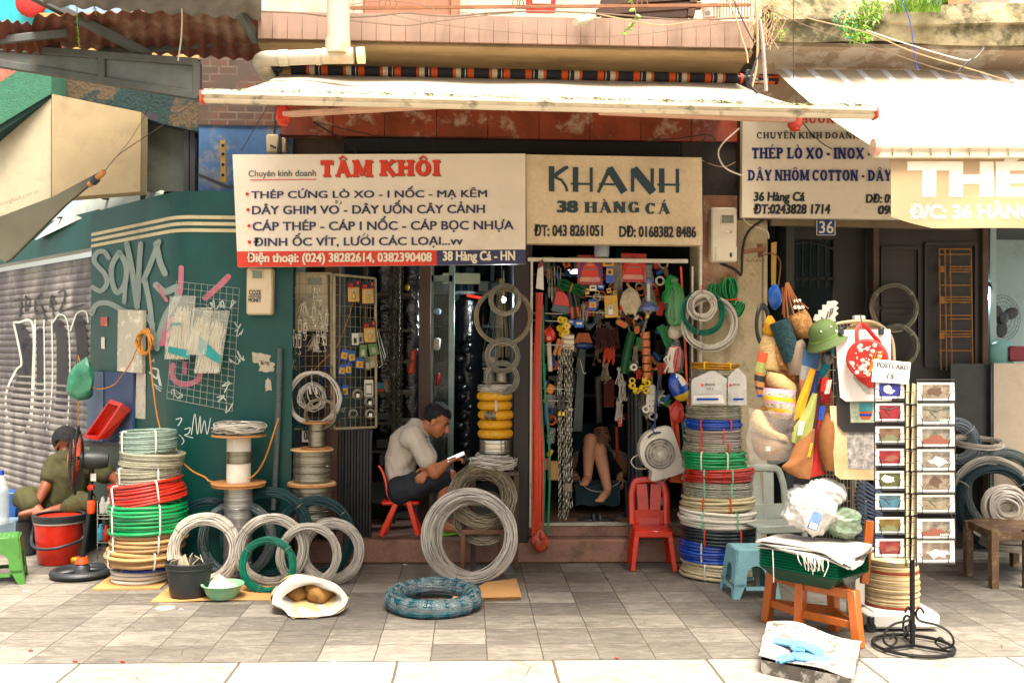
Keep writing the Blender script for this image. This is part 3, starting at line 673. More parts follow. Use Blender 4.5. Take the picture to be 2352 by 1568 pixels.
def wall_strip(mb,path,z0,z1,eps,th=.02):
 p=np.array(path);t=np.gradient(p,axis=0);t/=np.linalg.norm(t,axis=1)[:,None]
 nn=np.stack([-t[:,1],t[:,0]],1);s_=np.sign((nn*(CAM[:2]-p)).sum(1))[:,None];nn=nn*s_
 a=p+nn*eps;b=p+nn*(eps-th)
 g=np.stack([np.concatenate([np.c_[a,np.full(len(p),z0)]]),np.c_[a,np.full(len(p),z1)],np.c_[b,np.full(len(p),z1)],np.c_[b,np.full(len(p),z0)],np.c_[a,np.full(len(p),z0)]])
 mb.grid(g)
mb=MB();wall_strip(mb,FULL,0,zt,0,.10);obj('wall',mb,m_teal,teal)
m_stripe=mat('cream stripe','#b7aa84',.6,var=.12,dirt=.35,dc='#5a5540')
for va,vb in((496,504),(511,519),(526,534)):
 mb=MB();wall_strip(mb,FULL,Z(560,vb,YT),Z(560,va,YT),.004,.003);obj('stripe',mb,m_stripe,teal)
def slat_wall(mb,a,b,z0,z1,pitch=.062,d=.008):
 n=int((z1-z0)/pitch);e=(b-a)/np.linalg.norm(b-a);nn=nrm;rows=[]
 for i in range(n):
  for t in(0,.15,.35,.6,.85,1.0):
   o=d*math.sin(PI*t)**.7 if 0<t<1 else-.004
   rows.append([np.r_[a+nn*o,z0+(i+t)*pitch-(1e-4 if t==1 else 0)],np.r_[b+nn*o,z0+(i+t)*pitch-(1e-4 if t==1 else 0)]])
 mb.grid(np.array(rows))
zs1=TW(100,592,shutter=True)[2]
m_shut=mat('shutter steel','#85807a',.6,.1,var=.25,sc=2.5,stretch=(1,1,.5),dirt=.85,dc='#3f3b3d',dsc=1.0,dlo=.45,dhi=.56)
mb=MB();slat_wall(mb,shut0,shut1,0.0,zs1);obj('shutter',mb,m_shut,teal,sharp=60)
mb=MB();wall_strip(mb,[shut0+AD*.0,shut0+AD*1.6,shut1],zs1,zs1+.30,.05,.12);obj('shutter_hood',mb,m_teal,teal)
def poly3(mb,pts,th,mi=0):
 p=np.array(pts,float);n=len(p);q=p+np.asarray(th,float)
 mb.add(np.concatenate([p,q]),[list(range(n)),list(range(2*n-1,n-1,-1))]+[[i,i+n,(i+1)%n+n,(i+1)%n]for i in range(n)],mi);return mb
zsf=zt+.05
def GZ(u,v,z):return G(u,v,z)
mb=MB();pl=[(208,492),(374,446),(330,434),(222,428),(205,436),(196,462),(130,503),(80,552)]
def ps(u,v):
 Yb=TW(max(u,90),600)[1]+.02+(500-v)*.0012+.15
 return P(u,v,Yb)
poly3(mb,[ps(*q)for q in pl],(0,.04,.03));sf=obj('soffit',mb,mat('soffit panel','#8f978f',.7,var=.1,dirt=.3),teal)
for u,v in((247,456),(143,499)):
 mb=MB();mb.sphere(ps(u,v)+np.array([0,-.01,-.005]),(.045,.02,.009),16,6);obj('downlight',mb,m_black,teal)
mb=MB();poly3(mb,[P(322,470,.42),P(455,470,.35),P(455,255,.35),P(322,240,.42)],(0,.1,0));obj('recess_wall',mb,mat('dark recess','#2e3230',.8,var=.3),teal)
mb=MB();poly3(mb,[P(100,225,.42),P(458,303,.1),P(458,205,.1),P(100,140,.42)],(0,.25,0));obj('beam',mb,mat('flaking teal plaster','#0f2a2a',.9,var=.3,dirt=.9,dc='#4a3b27',dsc=2.6,dlo=.5,dhi=.55,bump=.4),teal)
mb=MB()
for(a,b)in(((326,262),(452,300)),((430,296),(430,445)),((444,296),(444,445))):mb.bar(P(*a,.2),P(*b,.2),.035,.05)
obj('window_frame',mb,m_dkmetal,teal)
mb=MB();poly3(mb,[P(328,440,.3),P(428,440,.28),P(428,296,.28),P(328,270,.3)],(0,.02,0));obj('window_pane',mb,mat('dusty pane','#44483f',.3,var=.2),teal)
mb=MB();poly3(mb,[P(-40,310,.1),P(118,215,.1),P(118,160,.1),P(60,150,.1),P(-40,215,.1)],(0,.5,.05));obj('parapet',mb,mat('green render','#2f644e',.9,var=.2,sc=30,bump=.6),teal)
mb=MB();poly3(mb,[P(-40,330,.12),P(118,225,.12),P(118,205,.12),P(-40,300,.12)],(0,.3,0));obj('parapet_drip',mb,mat('dark green edge','#1c3a36',.9,var=.3),teal)
mb=MB();poly3(mb,[P(90,175,3.2),P(640,175,3.2),P(640,30,3.2),P(90,30,3.2)],(0,.3,0));obj('far_wall',mb,mat('ochre house','#9a7f4e',.9,var=.15),teal)
mb=MB();poly3(mb,[P(-60,240,2.5),P(120,240,2.5),P(120,60,2.5),P(-60,60,2.5)],(0,.3,0));obj('far_wall',mb,mat('red pebble render','#a1604e',.9,var=.4,sc=25,bump=.8),teal)
sb=thing('sign_box','beige sheet-metal sign box above the left shutter with faint web address','sign',P(60,480,.15))
mb=MB();poly3(mb,[P(-40,515,.30),P(117,456,.12),P(117,222,.12),P(-40,300,.30)],(.02,.12,0));obj('panel',mb,mat('beige sheet','#a09980',.6,var=.1,dirt=.3,dc='#6a6248'),sb)
mb=MB();put_text(mb,'www.huyhoanglock.com.vn',[P(-46,497,.29),P(92,447,.13),P(92,434,.13),P(-46,480,.29)],off=(0,-.025,0));obj('lettering',mb,mat('faded print','#7a7258',.8),sb)
sb=thing('sign_box','plain beige sheet-metal box beside the blue wall with wire hanging across','sign',P(220,440,.0))
mb=MB();poly3(mb,[P(119,456,.06),P(322,440,.0),P(324,258,.0),P(119,216,.06)],(0,.15,0));obj('panel',mb,mat('tan sheet','#8f7f60',.6,var=.12,dirt=.35,dc='#5c4e38'),sb)
# --------- corrugated lean-to roof, top left
roof=thing('corrugated_canopy','rusty corrugated sheet canopy on grey steel beams at upper left','canopy',P(300,100,-.4))
m_rust=mat('rusty sheet','#5c3220',.8,.0,var=.4,sc=4,dirt=.6,dc='#8a7a66',dsc=2.2)
m_zinc=mat('grey sheet','#6e6b64',.7,.0,var=.3,sc=4,dirt=.5,dc='#3a2a20')
def corr(mb,c00,c10,c11,c01,n=12,amp=.012):
 k=n*6+1;a=np.linspace(0,1,k)[:,None];pts=[]
 for t in np.linspace(0,1,5):
  p=(np.array(c00)*(1-a)+np.array(c10)*a)*(1-t)+(np.array(c01)*(1-a)+np.array(c11)*a)*t
  p=p+np.c_[np.zeros(k),np.zeros(k),amp*np.sin(a[:,0]*n*2*PI)];pts.append(p)
 mb.grid(np.array(pts),thick=.004)
mb=MB();corr(mb,P(-60,112,-.9),P(150,128,-.35),P(120,60,-.5),P(-60,40,-1.1),8);obj('roof_sheet',mb,m_rust,roof)
mb=MB();corr(mb,P(60,105,-.35),P(610,140,-.1),P(590,10,-.75),P(80,38,-.95),16);obj('roof_sheet',mb,m_rust,roof)
mb=MB();corr(mb,P(100,12,-1.1),P(600,44,-.8),P(600,-60,-1.6),P(90,-60,-1.9),10);obj('roof_sheet',mb,m_zinc,roof)
m_beam=mat('grey beam','#4c504c',.6,.2,var=.25,dirt=.4)
for a,b,y1,y2,wd in(((65,-15),(345,128),-1.0,-.5,.06),((520,-20),(590,95),-1.0,-.75,.05),((-20,95),(155,76),-.8,-.7,.03),((230,122),(600,88),-.3,-.3,.05)):
 mb=MB();mb.bar(P(*a,y1),P(*b,y2),wd,.05,bev=.004);obj('beam',mb,m_beam,roof)
fas=thing('fascia_frame','grey steel framed wedge panel hanging under the canopy edge','frame',P(300,200,-.55))
mb=MB();poly3(mb,[P(-30,140,-.45),P(458,222,-.6),P(458,145,-.6),P(-30,112,-.45)],(0,.03,0));obj('panel',mb,mat('stained zinc','#5b625e',.5,.2,var=.3,dirt=.4,dc='#6a5236'),fas)
for a,b in(((-30,108),(458,145)),((-30,142),(458,222)),((453,145),(453,222)),((235,128),(235,182))):
 mb=MB();mb.bar(P(*a,-.6+.15*(458-a[0])/490),P(*b,-.6+.15*(458-b[0])/490),.05,.05,up=(0,1,0),bev=.004);obj('frame_bar',mb,m_beam,fas)
mb=MB();mb.box(P(30,20,7),(1.5,.1,1.0));solo('street_banner',mb,mat('teal hoarding','#1f8f9a',.7),'teal hoarding with red patch glimpsed at the far upper left','banner')
mb=MB();mb.sphere(P(72,5,6.8),(.22,.06,.22));solo('street_lantern',mb,mat('red cloth','#b0241c',.7),'red round lantern far off at the upper left corner','lantern')

# ========= shop signs
m_navy=mat('navy vinyl','#2b2f52',.5,var=.1)
m_red=mat('red vinyl','#c8321a',.5,var=.08)
m_signw=mat('sign face','#d6cbb8',.55,var=.06,sc=3,dirt=.22,dc='#8d7b5e',dsc=2.5)
m_signt=mat('sunburnt sign face','#cbb896',.65,var=.12,sc=40,dirt=.55,dc='#7d6542',dsc=2.2,dlo=.46,dhi=.75)
m_signr=mat('grey sign face','#d0c5ae',.6,var=.08,sc=3,dirt=.3,dc='#7b6c50')
m_cremt=mat('cream lettering','#d9cfb6',.5,var=.05)
m_tealt=mat('petrol lettering','#263a40',.6,var=.15)
m_blackt=mat('black lettering','#24262a',.6,var=.1)
m_bluet=mat('royal lettering','#15205e',.5,var=.1)
YS=-.36
def board(t,q,m,th=.05,name='board'):
 q=[np.asarray(p,float)for p in q];mb=MB();n=np.array([0,1.,0])*th
 v=q+[p+n for p in q];mb.add(v,[(0,1,2,3),(7,6,5,4),(0,4,5,1),(1,5,6,2),(2,6,7,3),(3,7,4,0)]);return obj(name,mb,m,t)
def text(t,s,q,m,bold=0,shear=0,off=-.004,name='lettering',**k):
 mb=MB();put_text(mb,s,q,bold,shear,off=(0,off,0),**k);return obj(name,mb,m,t,smooth=False)
sg=thing('shop_sign','large white shop board with red serif name and navy lines over a red strip','sign',P(870,612,YS))
board(sg,[P(546,613,YS),P(1207,606,YS),P(1207,353,YS),P(534,355,YS)],m_signw)
pst=board(sg,[P(545.5,613.2,YS-.003),P(1003,609,YS-.003),P(1003,575,YS-.003),P(543.8,577.5,YS-.003)],m_red,.006,'phone_strip')
ast=board(sg,[P(1003.2,609,YS-.003),P(1207,606.2,YS-.003),P(1207,573,YS-.003),P(1003.2,575,YS-.003)],m_navy,.006,'address_strip')
mb=MB();put_strokes(mb,'TÂM',tq(736,357,856,408,YS-.005,0,0),thick=.30,thin=.17,gap=.12);put_strokes(mb,'KHÔI',tq(871,357,1011,407,YS-.005,0,0),thick=.30,thin=.17,gap=.12)
obj('lettering',mb,m_red,sg,smooth=False)
mb=MB();put_strokes(mb,'TÂM',tq(738,359,858,410,YS-.0012,0,0),thick=.30,thin=.17,gap=.12,depth=.01);put_strokes(mb,'KHÔI',tq(873,359,1013,409,YS-.0012,0,0),thick=.30,thin=.17,gap=.12,depth=.01)
obj('letter_shadow',mb,mat('letter outline','#6d5a45',.6),sg,smooth=False)
text(sg,'Chuyên kinh doanh',tq(571,392,726,411,YS,-1,-2),mat('grey lettering','#4a4740',.6),.006)
mb=MB();mb.bar(P(574,413.5,YS-.003),P(727,412.5,YS-.003),.006,.004);obj('underline',mb,m_red,sg)
for s,u0,v0,u1,v1 in(('THÉP CỨNG LÒ XO - I NỐC - MẠ KẼM',577,428,1119,461),('DÂY GHIM VO - DÂY UỐN CÂY CẢNH',579,460,1114,493),('CÁP THÉP - CÁP I NỐC - CÁP BỌC NHỰA',580,496.5,1180,536),('ĐINH ỐC VÍT, LƯOI CÁC LOẠI...vv',582,534,1063,571)):
 text(sg,s,tq(u0,v0+2,u1,v1,YS,-3,-3),m_navy,.024)
mb=MB()
for pts in([(780,469),(784,465),(783,461)],[(770,464),(773,466),(775,463),(774,460),(770,459.5)],[(841,545),(845,541),(844,537)],[(833,541),(839,534)]):mb.tube([P(u,v+1,YS-.004)for u,v in pts],.0055,6,flat=.4)
obj('accent',mb,m_navy,sg)
for u,v in((568,446),(570,482),(572,519),(573,556)):
 mb=MB();mb.lathe([(.001,0),(.0115,0),(.0115,.004)],P(u,v,YS-.004),16,rotm(PI/2));obj('bullet',mb,m_red,sg)
text(pst,'Điện thoại: (024) 38282614, 0382390408',tq(568,580,992,609,YS-.003,-1.5,-2),m_cremt,.040,off=-.008)
text(ast,'38 Hàng Cá - HN',tq(1017,577,1183,606,YS-.003,-1,-1),m_cremt,.040,off=-.008)
sg=thing('shop_sign','browned cream shop board with petrol art-deco name and two phone numbers','sign',P(1410,560,YS+.03))
YK=YS+.03
board(sg,[P(1210,559,YK),P(1614,563,YK),P(1612,362,YK),P(1208,355,YK)],m_signt,.10)
mb=MB()
def stk(pts,w0,w1=None,lay=[0]):
 p=np.array([P(u,v,YK-.004-.0004*(lay[0]%6))for u,v in pts]);lay[0]+=1
 wd=np.linspace(w0,w1 or w0,len(p))*S(YK)/2
 t=np.gradient(p,axis=0);nn=np.stack([-t[:,2],0*t[:,0],t[:,0]],1);nn/=np.linalg.norm(nn,axis=1)[:,None]
 mb.grid(np.stack([p+nn*wd[:,None],p-nn*wd[:,None]],1))
K=lambda a:a
stk([(1267,382),(1267,440)],13);stk([(1305,383),(1280,399),(1272,408)],7,12);stk([(1272,406),(1290,414),(1299,427),(1303,440)],6,6);stk([(1278,400),(1300,384)],9,8)
stk([(1322,384),(1322,441)],13);stk([(1358,385),(1358,441)],7);stk([(1311,422),(1361,423)],5)
stk([(1374,442),(1401,386)],7,10);stk([(1399,386),(1434,442)],18);stk([(1376,423),(1412,424)],5)
stk([(1453,387),(1453,441)],8);stk([(1455,388),(1500,442)],20);stk([(1498,387),(1498,443)],8)
stk([(1520,387),(1520,443)],13);stk([(1556,388),(1556,443)],8);stk([(1510,424),(1561,425)],5)
obj('lettering',mb,m_tealt,sg,smooth=False)
mb=MB();put_strokes(mb,'38' if False else 'HÀNG',tq(1341,456,1468,491,YK-.004),thick=.34,thin=.10);put_strokes(mb,'CÁ',tq(1482,458,1539,493,YK-.004),thick=.34,thin=.10);obj('lettering',mb,m_tealt,sg,smooth=False)
text(sg,'38',tq(1279,461,1328,489,YK),m_tealt,.06)
text(sg,'ĐT: 043 8261051',tq(1226,515,1385,543,YK,0,1),m_blackt,.045)
text(sg,'DĐ: 0168382 8486',tq(1422,518,1599,545,YK,1,1),m_blackt,.045)
YN=-.18
sg=thing('shop_sign','grey-white shop board with blue slab lettering half hidden behind the right awning','sign',P(1880,500,YN))
board(sg,[P(1704,499,YN),P(2240,506,YN),P(2240,262,YN),P(1706,248,YN)],m_signr,.06)
mb=MB()
put_strokes(mb,'HƯƠNG',tq(1838,264,1934,284,YN-.002,1,0),thick=.26,thin=.15);obj('lettering',mb,m_red,sg,smooth=False)
mb=MB();put_strokes(mb,'CHUYÊN KINH DOANH CÁC MẶT HÀNG'.replace('Ặ','Ạ'),tq(1738,299,2140,322,YN-.002,3,2),thick=.24,thin=.13);obj('lettering',mb,m_blackt,sg,smooth=False)
mb=MB();put_strokes(mb,'THÉP LÒ XO - INOX - DÂY CHÌ'.replace('Ì','I'),tq(1727,331,2122,367,YN-.002,2,2),thick=.30,thin=.16,gap=.1)
put_strokes(mb,'DÂY NHÔM COTTON - DÂY',tq(1717,383,2046,417,YN-.002,2,1),thick=.30,thin=.16,gap=.1);obj('lettering',mb,m_bluet,sg,smooth=False)
text(sg,'36 Hàng Cá',tq(1730,441,1848,469,YN,0,0),m_blackt,.05,.1)
text(sg,'ĐT:0243828 1714',tq(1730,468,1907,492,YN,0,0),m_blackt,.05,.1)
text(sg,'DĐ: 0912',tq(1988,445,2075,467,YN),m_blackt,.05,.1);text(sg,'0983',tq(2016,472,2070,493,YN),m_blackt,.05,.1)
hn=thing('house_number','small blue enamel house number plate under the grey-white board','sign',P(1897,541,-.06))
board(hn,[P(1875,541,-.06),P(1919,541,-.06),P(1919,505,-.06),P(1875,505,-.06)],mat('blue enamel','#26407a',.35),.006);text(hn,'36',tq(1881,508,1914,536,-.06),m_cremt,.01)
fr=MB()
for a,b in(((1876,540),(1918,540)),((1876,540),(1876,506)),((1918,540),(1918,506))):fr.bar(P(*a,-.064),P(*b,-.064),.004,.003)
obj('border',fr,m_cremt,hn)
# ========= striped awnings
def stripe_roll(t,a,b,r,m_list,sag=.01):
 """cloth roll with printed bands between two points"""
 a=np.array(a);b=np.array(b);L=np.linalg.norm(b-a)
 unit=[(0,.5),(1,.07),(0,.015),(2,.17),(0,.13),(3,.022),(0,.06),(1,.20)]
 pos=[0];ids=[];k=0;x=.02;seq=[]
 flip=False;n=0
 while x<1:
  un=unit if not flip else[unit[0]]+unit[:0:-1]
  for m_,w_ in un:
   seq.append((x,min(1,x+w_*.068),m_));x+=w_*.068
  n+=1
  if n==6:flip=True;x+=0
  if n==13:flip=False
 fr=frame(b-a);seg=18
 mb=MB();pr=[(r,0)];n=0
 for x0,x1,m_ in seq:
  p0,p1=a+(b-a)*x0,a+(b-a)*min(1,x1)
  mb.lathe([(r,0),(r,np.linalg.norm(p1-p0))],p0,seg,fr,mi=m_)
 V=mb.verts();key=np.round(V,5);u_,inv=np.unique(key,axis=0,return_inverse=True);inv=inv.ravel()
 mb.V=[u_];mb.F=[(inv[f],mi)for f,mi in mb.F];mb.n=len(u_)
 return mb
m_ch=mat('charcoal canvas','#22242c',.8,var=.2,sc=30)
m_or=mat('orange canvas','#c8511a',.8,var=.12,sc=30)
m_cr=mat('cream canvas','#c4b79c',.8,var=.1,sc=30)
m_canv=mat('awning canvas','#a79d8a',.85,var=.12,sc=3,stretch=(2,.4,1),dirt=.5,dc='#74684f',dsc=3)
m_moldy=mat('mouldy aluminium','#c2b59a',.55,.1,var=.15,sc=5,dirt=.9,dc='#57563f',dsc=7,dlo=.55,dhi=.66)
m_armp=mat('peach arm','#c79b80',.5,var=.1,dirt=.3)
m_armr=mat('red plastic','#c2341c',.5,var=.2,dirt=.3)
aw=thing('awning','long retractable awning with orange, white and charcoal striped roll over both hardware shops','awning',P(1200,170,-.3))
YA=-.42
ra,rb=P(648,160,YA),P(1692,181,YA)
obj('cloth_roll',stripe_roll(aw,ra,rb,.034,None),[m_ch,m_or,m_cr,m_white],aw)
mb=MB();mb.tube([ra+[-.05,0,0],ra],.02,10);mb.tube([rb,rb+[.06,0,0]],.026,10);mb.box(rb+[.08,.06,-.02],(.05,.18,.16),bev=.01);mb.box(ra+[-.06,.06,.0],(.04,.16,.10),bev=.01);obj('bracket',mb,m_dkmetal,aw)
YBAR=-2.45
bl,br_=P(467,212,YBAR),P(2008,250,YBAR)
n1,n2=26,70;pts=[]
for i in range(n1+1):
 t=i/n1;row=[]
 for j in range(n2+1):
  s_=j/n2;p=(ra*(1-s_)+rb*s_)*(1-t)+(bl*(1-s_)+br_*s_)*t
  p=p+np.array([0,0,-.05*math.sin(PI*t)+.012*math.sin(PI*t)*math.sin(s_*23+1)+.03*math.sin(PI*t)*math.exp(-((s_-.08)/.06)**2)-.035*(1-t)])
  row.append(p)
 pts.append(row)
mb=MB();mb.grid(np.array(pts),thick=.0025)
obj('canopy_cloth',mb,m_canv,aw,sharp=80)
pts=np.array(pts);k0=0
for(j0,j1,mm)in((3,3.5,m_cr),(6,6.4,m_or),(20,20.5,m_or),(33,33.4,m_or),(50,50.5,m_or)):
 pass
mb=MB();d=(br_-bl)/np.linalg.norm(br_-bl);dn=np.array([0,0,-1.0])
mb.bar(bl+dn*.018,br_+dn*.018,.065,.030,up=(0,1,0),bev=.008);mb.bar(bl+dn*.012+[0,-.03,0],br_+dn*.012+[0,-.03,0],.02,.018,bev=.004);mb.tube([bl+dn*.034+[0,-.012,0],br_+dn*.034+[0,-.012,0]],.009,8);obj('front_bar',mb,m_moldy,aw)
mb=MB()
for e,sg_ in((bl,-1),(br_,1)):mb.box(e+[sg_*.004,0,-.025],(.014,.07,.055),bev=.004)
obj('end_cap',mb,m_armr,aw)
def arm(e0,e1,e2,nm):
 mb=MB();mb.bar(e0,e1,.055,.032,bev=.006);mb.bar(e1,e2,.05,.03,bev=.006);obj('folding_arm',mb,m_armp,aw)
 mb=MB();mb.box(np.array(e1),(.075,.07,.10),bev=.015);mb.lathe([(.001,-.06),(.03,-.06),(.03,.07),(.001,.07)],e1,14);obj('arm_joint',mb,m_armr,aw)
arm(P(745,250,-.45),P(650,263,-1.45),P(1075,238,YBAR+.05),0)
arm(P(1560,262,-.45),P(1826,276,-1.5),P(1380,256,YBAR+.05),0)
mb=MB()
for k in range(420):
 s_=RNG.random()**.8;p=bl+(br_-bl)*s_+np.array([0,-.035+.03*RNG.random(),.004]);L_=.008+.02*RNG.random()
 mb.tube([p,p+np.array([.015*RNG.normal(),-.005,L_*.6]),p+np.array([.03*RNG.normal(),-.012,L_*.3-.012*RNG.random()])],.0012,3)
obj('moss_tufts',mb,mat('dry moss','#4d4d2c',.9,var=.4),aw).__setitem__('kind','stuff')
aw=thing('awning','bright white awning over the right shop with drooping banner on its front bar','awning',P(2060,170,-.4))
ca,cb=P(1777,160,-.50),P(2352,162,-.50)+np.array([1.0,0,0])
YB2=-2.08;ba,bb=P(2004,338,YB2),P(2352,328,YB2)+np.array([1.3,0,-.0])
pts=[]
for i in range(21):
 t=i/20;pts.append([(ca*(1-s_)+cb*s_)*(1-t)+(ba*(1-s_)+bb*s_)*t+np.array([0,0,-.03*math.sin(PI*t)+.008*math.sin(s_*19)*math.sin(PI*t)])for s_ in np.linspace(0,1,30)])
mb=MB();mb.grid(np.array(pts),thick=.0025);obj('canopy_cloth',mb,m_canv,aw,sharp=80)
gp=np.array(pts);mb=MB()
for s0 in np.arange(.02,.7,.062):
 rows=[]
 for i in range(0,21):
  j=(s0*29);a=int(j);f_=j-a;p0=gp[i,a]*(1-f_)+gp[i,min(29,a+1)]*f_;p1=p0+np.array([.045,0,0]);rows.append([p0+[0,-.001,.0045],p1+[0,-.001,.0045]])
 mb.grid(np.array(rows))
obj('printed_stripe',mb,mat('faint stripe','#c9cdd2',.8,var=.05),aw)
mb=MB();mb.tube([ba,bb],.03,14);mb.bar(ba+[0,.0,-.035],bb+[0,0,-.035],.03,.05,bev=.005);obj('front_bar',mb,mat('dusty bar','#c9bca4',.5,.1,dirt=.5,dc='#7b6a50'),aw)
mb=MB();mb.lathe([(.001,0),(.045,0),(.05,.012),(.045,.03),(.001,.03)],ba,20,rotm(0,PI/2));obj('end_cap',mb,mat('pink cap','#d0a08c',.5),aw)
bn=thing('banner','pale cloth banner with white lettering hanging from the right awning','banner',P(2200,520,YB2+.02))
def ban(u,v,e=0.0):
 q=P(u,v,YB2+.03);s_=(u-2050)/300.;t=(v-355)/160.
 return q+np.array([0,-.007*math.sin(s_*6+t*3)*(.3+t)-e,0])
pts=[]
for v in np.linspace(0,1,14):
 pts.append([ban(u,(356-4*math.sin((u-2045)/30.))*(1-v)+(500+24*min(1,(u-2055)/90.)**.8)*v if u>2055 else 362*(1-v)+498*v)for u in np.linspace(2045,2640,44)])
mb=MB();mb.grid(np.array(pts),thick=.002);bcl=obj('cloth',mb,mat('banner cloth','#a08a68',.85,var=.1,sc=2,dirt=.25,dc='#8a6a48'),bn,sharp=80)
def ban_text(s,u0,v0,u1,v1,m,bold):
 V,Fs=text_arr(s,bold);lo,hi=V.min(0),V.max(0);t=(V-lo)/(hi-lo)
 mb=MB();mb.add([ban(u0+(u1-u0)*a,v1+(v0-v1)*b,.0035)for a,b in t],Fs);obj('lettering',mb,m,bcl,smooth=False)
m_bant=mat('white print','#d9d2c0',.8,var=.1)
ban_text('THÉP',2083,352,2440,452,m_bant,.06);ban_text('Đ/C: 36 HÀNG CÁ',2088,462,2448,503,m_bant,.04)
mb=MB()
for u in np.linspace(2050,2360,8):mb.tube([P(u,340,YB2-.032),P(u,350,YB2-.03),P(u+1,362,YB2)],.004,4)
obj('tie',mb,mat('string','#8d7d68',.9),bn)

# ========= goods on the left: materials
m_cw=mat('white coated wire','#c6bfb0',.5,var=.12,sc=20,dirt=.2,isl=.22)
m_cg=mat('galvanised wire','#b8b2a4',.45,.25,var=.2,sc=12,isl=.32)
m_cs=mat('steel wire','#8b8676',.4,.6,var=.25,sc=14,isl=.5)
m_csd=mat('old steel wire','#8f846a',.45,.4,var=.3,sc=14,isl=.5)
m_ct=mat('dark teal wire','#0f3d3d',.5,var=.2,sc=14,isl=.5,spec=.25)
m_ctl=mat('green wire','#0a6a52',.5,var=.2,sc=14,isl=.4,spec=.25)
m_wood=mat('plywood','#a2703d',.65,var=.25,sc=8,stretch=(1,3,1),dirt=.3,dc='#5a3a20')
m_woodl=mat('pale plywood','#c09a66',.65,var=.2,sc=8,dirt=.3,dc='#6a4a2a')
m_tieW=mat('white tie','#c9c4b8',.5);m_tieO=mat('orange tie','#c2421c',.5);m_tieG=mat('green tie','#6fae86',.5)
m_clear=mat('clear hose','#a09c84',.18,var=.2,sc=20,spec=.8,alpha=.62,coat=.5,isl=.3)
m_clearg=mat('greenish clear hose','#8fa595',.18,var=.2,sc=20,spec=.8,alpha=.6,coat=.5,isl=.3)
m_hred=mat('red hose','#a1210f',.28,isl=.25,var=.12,spec=.5,coat=.3)
m_hgreen=mat('green hose','#048143',.28,isl=.25,var=.12,spec=.5,coat=.3)
m_htan=mat('tan hose','#a88455',.38,isl=.25,var=.12,dirt=.15)
m_hblue=mat('blue hose','#0d3f9a',.26,isl=.25,var=.12,spec=.5,coat=.3)
m_hwhite=mat('milky hose','#c6bfae',.3,isl=.2,var=.1,coat=.3)
m_hbeige=mat('beige hose','#b4a67e',.35,isl=.25,var=.12,coat=.2)
m_hblack=mat('black hose','#20282b',.35,var=.2,coat=.2)
m_hgrey=mat('grey hose','#8a7d72',.3,var=.15,coat=.3)
m_card=mat('cardboard','#a97f4c',.85,var=.15,sc=6,dirt=.3,dc='#6a4a28')
m_film=mat('clear film','#cfd4cf',.10,var=.05,spec=1,alpha=.12,bump=.6,bsc=25)
m_filmw=mat('milky film','#cfccc2',.2,var=.08,spec=.7,alpha=.55,bump=.6,bsc=25)
m_gwire=mat('white grid wire','#8f9086',.5,.2,var=.1)
m_charc=mat('charcoal plastic','#25292b',.45,var=.15)
m_orange=mat('orange plastic','#d2481a',.4,var=.1)
m_redp=mat('red plastic ware','#b8220f',.35,var=.15,coat=.2,dirt=.35,dc='#5a1a10',dsc=9)
m_cordy=mat('yellow cord','#bf7a12',.5)
UPR=rotm(PI/2)
cx,cyv=X(343,-.52),-.52
z=0.012
mb=MB();mb.box((X(322,-.52),-.56,.006),(.42,.42,.010),rotm(0,0,.05));solo('cardboard_sheet',mb,m_card,'flattened cardboard under the left hose stack by the fan base','cardboard')
for lab,u,R0,z0,z1,hr,mm,tie,til in(('milky white hose coil in film, lowest of the left hose stack',328,.185,.012,.085,.012,m_hwhite,None,(0,0)),('blue hose coil low in the left hose stack',345,.165,.085,.125,.009,m_hblue,None,(0,0)),('tan hose coil in the left stack, just above the blue one',336,.245,.125,.225,.014,m_htan,m_tieW,(.02,.02)),('tan hose coil directly under the green one at left',345,.240,.222,.330,.013,m_htan,m_tieW,(0,0)),('green hose coil in the left stack beneath the red one',347,.252,.330,.520,.013,m_hgreen,m_tieW,(0,-.02)),('red hose coil leaning in the left stack above green',346,.240,.520,.665,.011,m_hred,m_tieW,(.02,-.14)),('clear hose coil resting on the red one at left',347,.205,.655,.760,.007,m_clear,m_tieW,(0,-.05)),('clear hose coil second from the top of the left stack',352,.205,.760,.850,.007,m_clear,None,(0,.06)),('greenish clear hose coil crowning the left stack',343,.178,.850,.990,.007,m_clearg,m_tieW,(0,-.03))):
 hose_ring(lab,(X(u,-.52),-.52,z0),R0,z1-z0,hr,mm,tie=tie,ties=(-1.0,-2.3)if tie else(),tilt=til,group='hoses in the left stack',jit=.45)
fx,fy=X(194,-.37),-.37
fan=thing('standing_fan','black standing fan with orange blades seen from the side','fan',(fx,fy,0))
mb=MB();mb.torus((fx,fy,.03),.175,.028,seg=40,rs=10,flat=.9)
for k in range(4):a=k*PI/2+.5;mb.bar((fx,fy,.045),(fx+.17*math.cos(a),fy+.17*math.sin(a),.03),.055,.03,bev=.01)
mb.lathe([(.001,.03),(.06,.03),(.05,.07),(.03,.09),(.001,.09)],(fx,fy,0),20);obj('base',mb,m_charc,fan)
mb=MB();mb.lathe([(.045,.088),(.032,.13),(.02,.13)],(fx,fy,0),20);obj('collar',mb,m_orange,fan)
px_=X(214,-.37)
mb=MB();mb.tube([(fx,fy,.09),(px_-.01,fy,.43),(px_,fy,.78)],.017,12);obj('pole',mb,mat('fan pole','#1d2023',.3,.3),fan)
mb=MB();mb.lathe([(.022,.42),(.027,.43),(.027,.50),(.022,.51)],(px_,fy,0),16);obj('height_clamp',mb,m_orange,fan)
mb=MB();mb.lathe([(.001,0),(.02,0),(.02,.03),(.001,.035)],(px_+.01,fy-.02,.60),14,rotm(PI/2));obj('knob',mb,m_redp,fan)
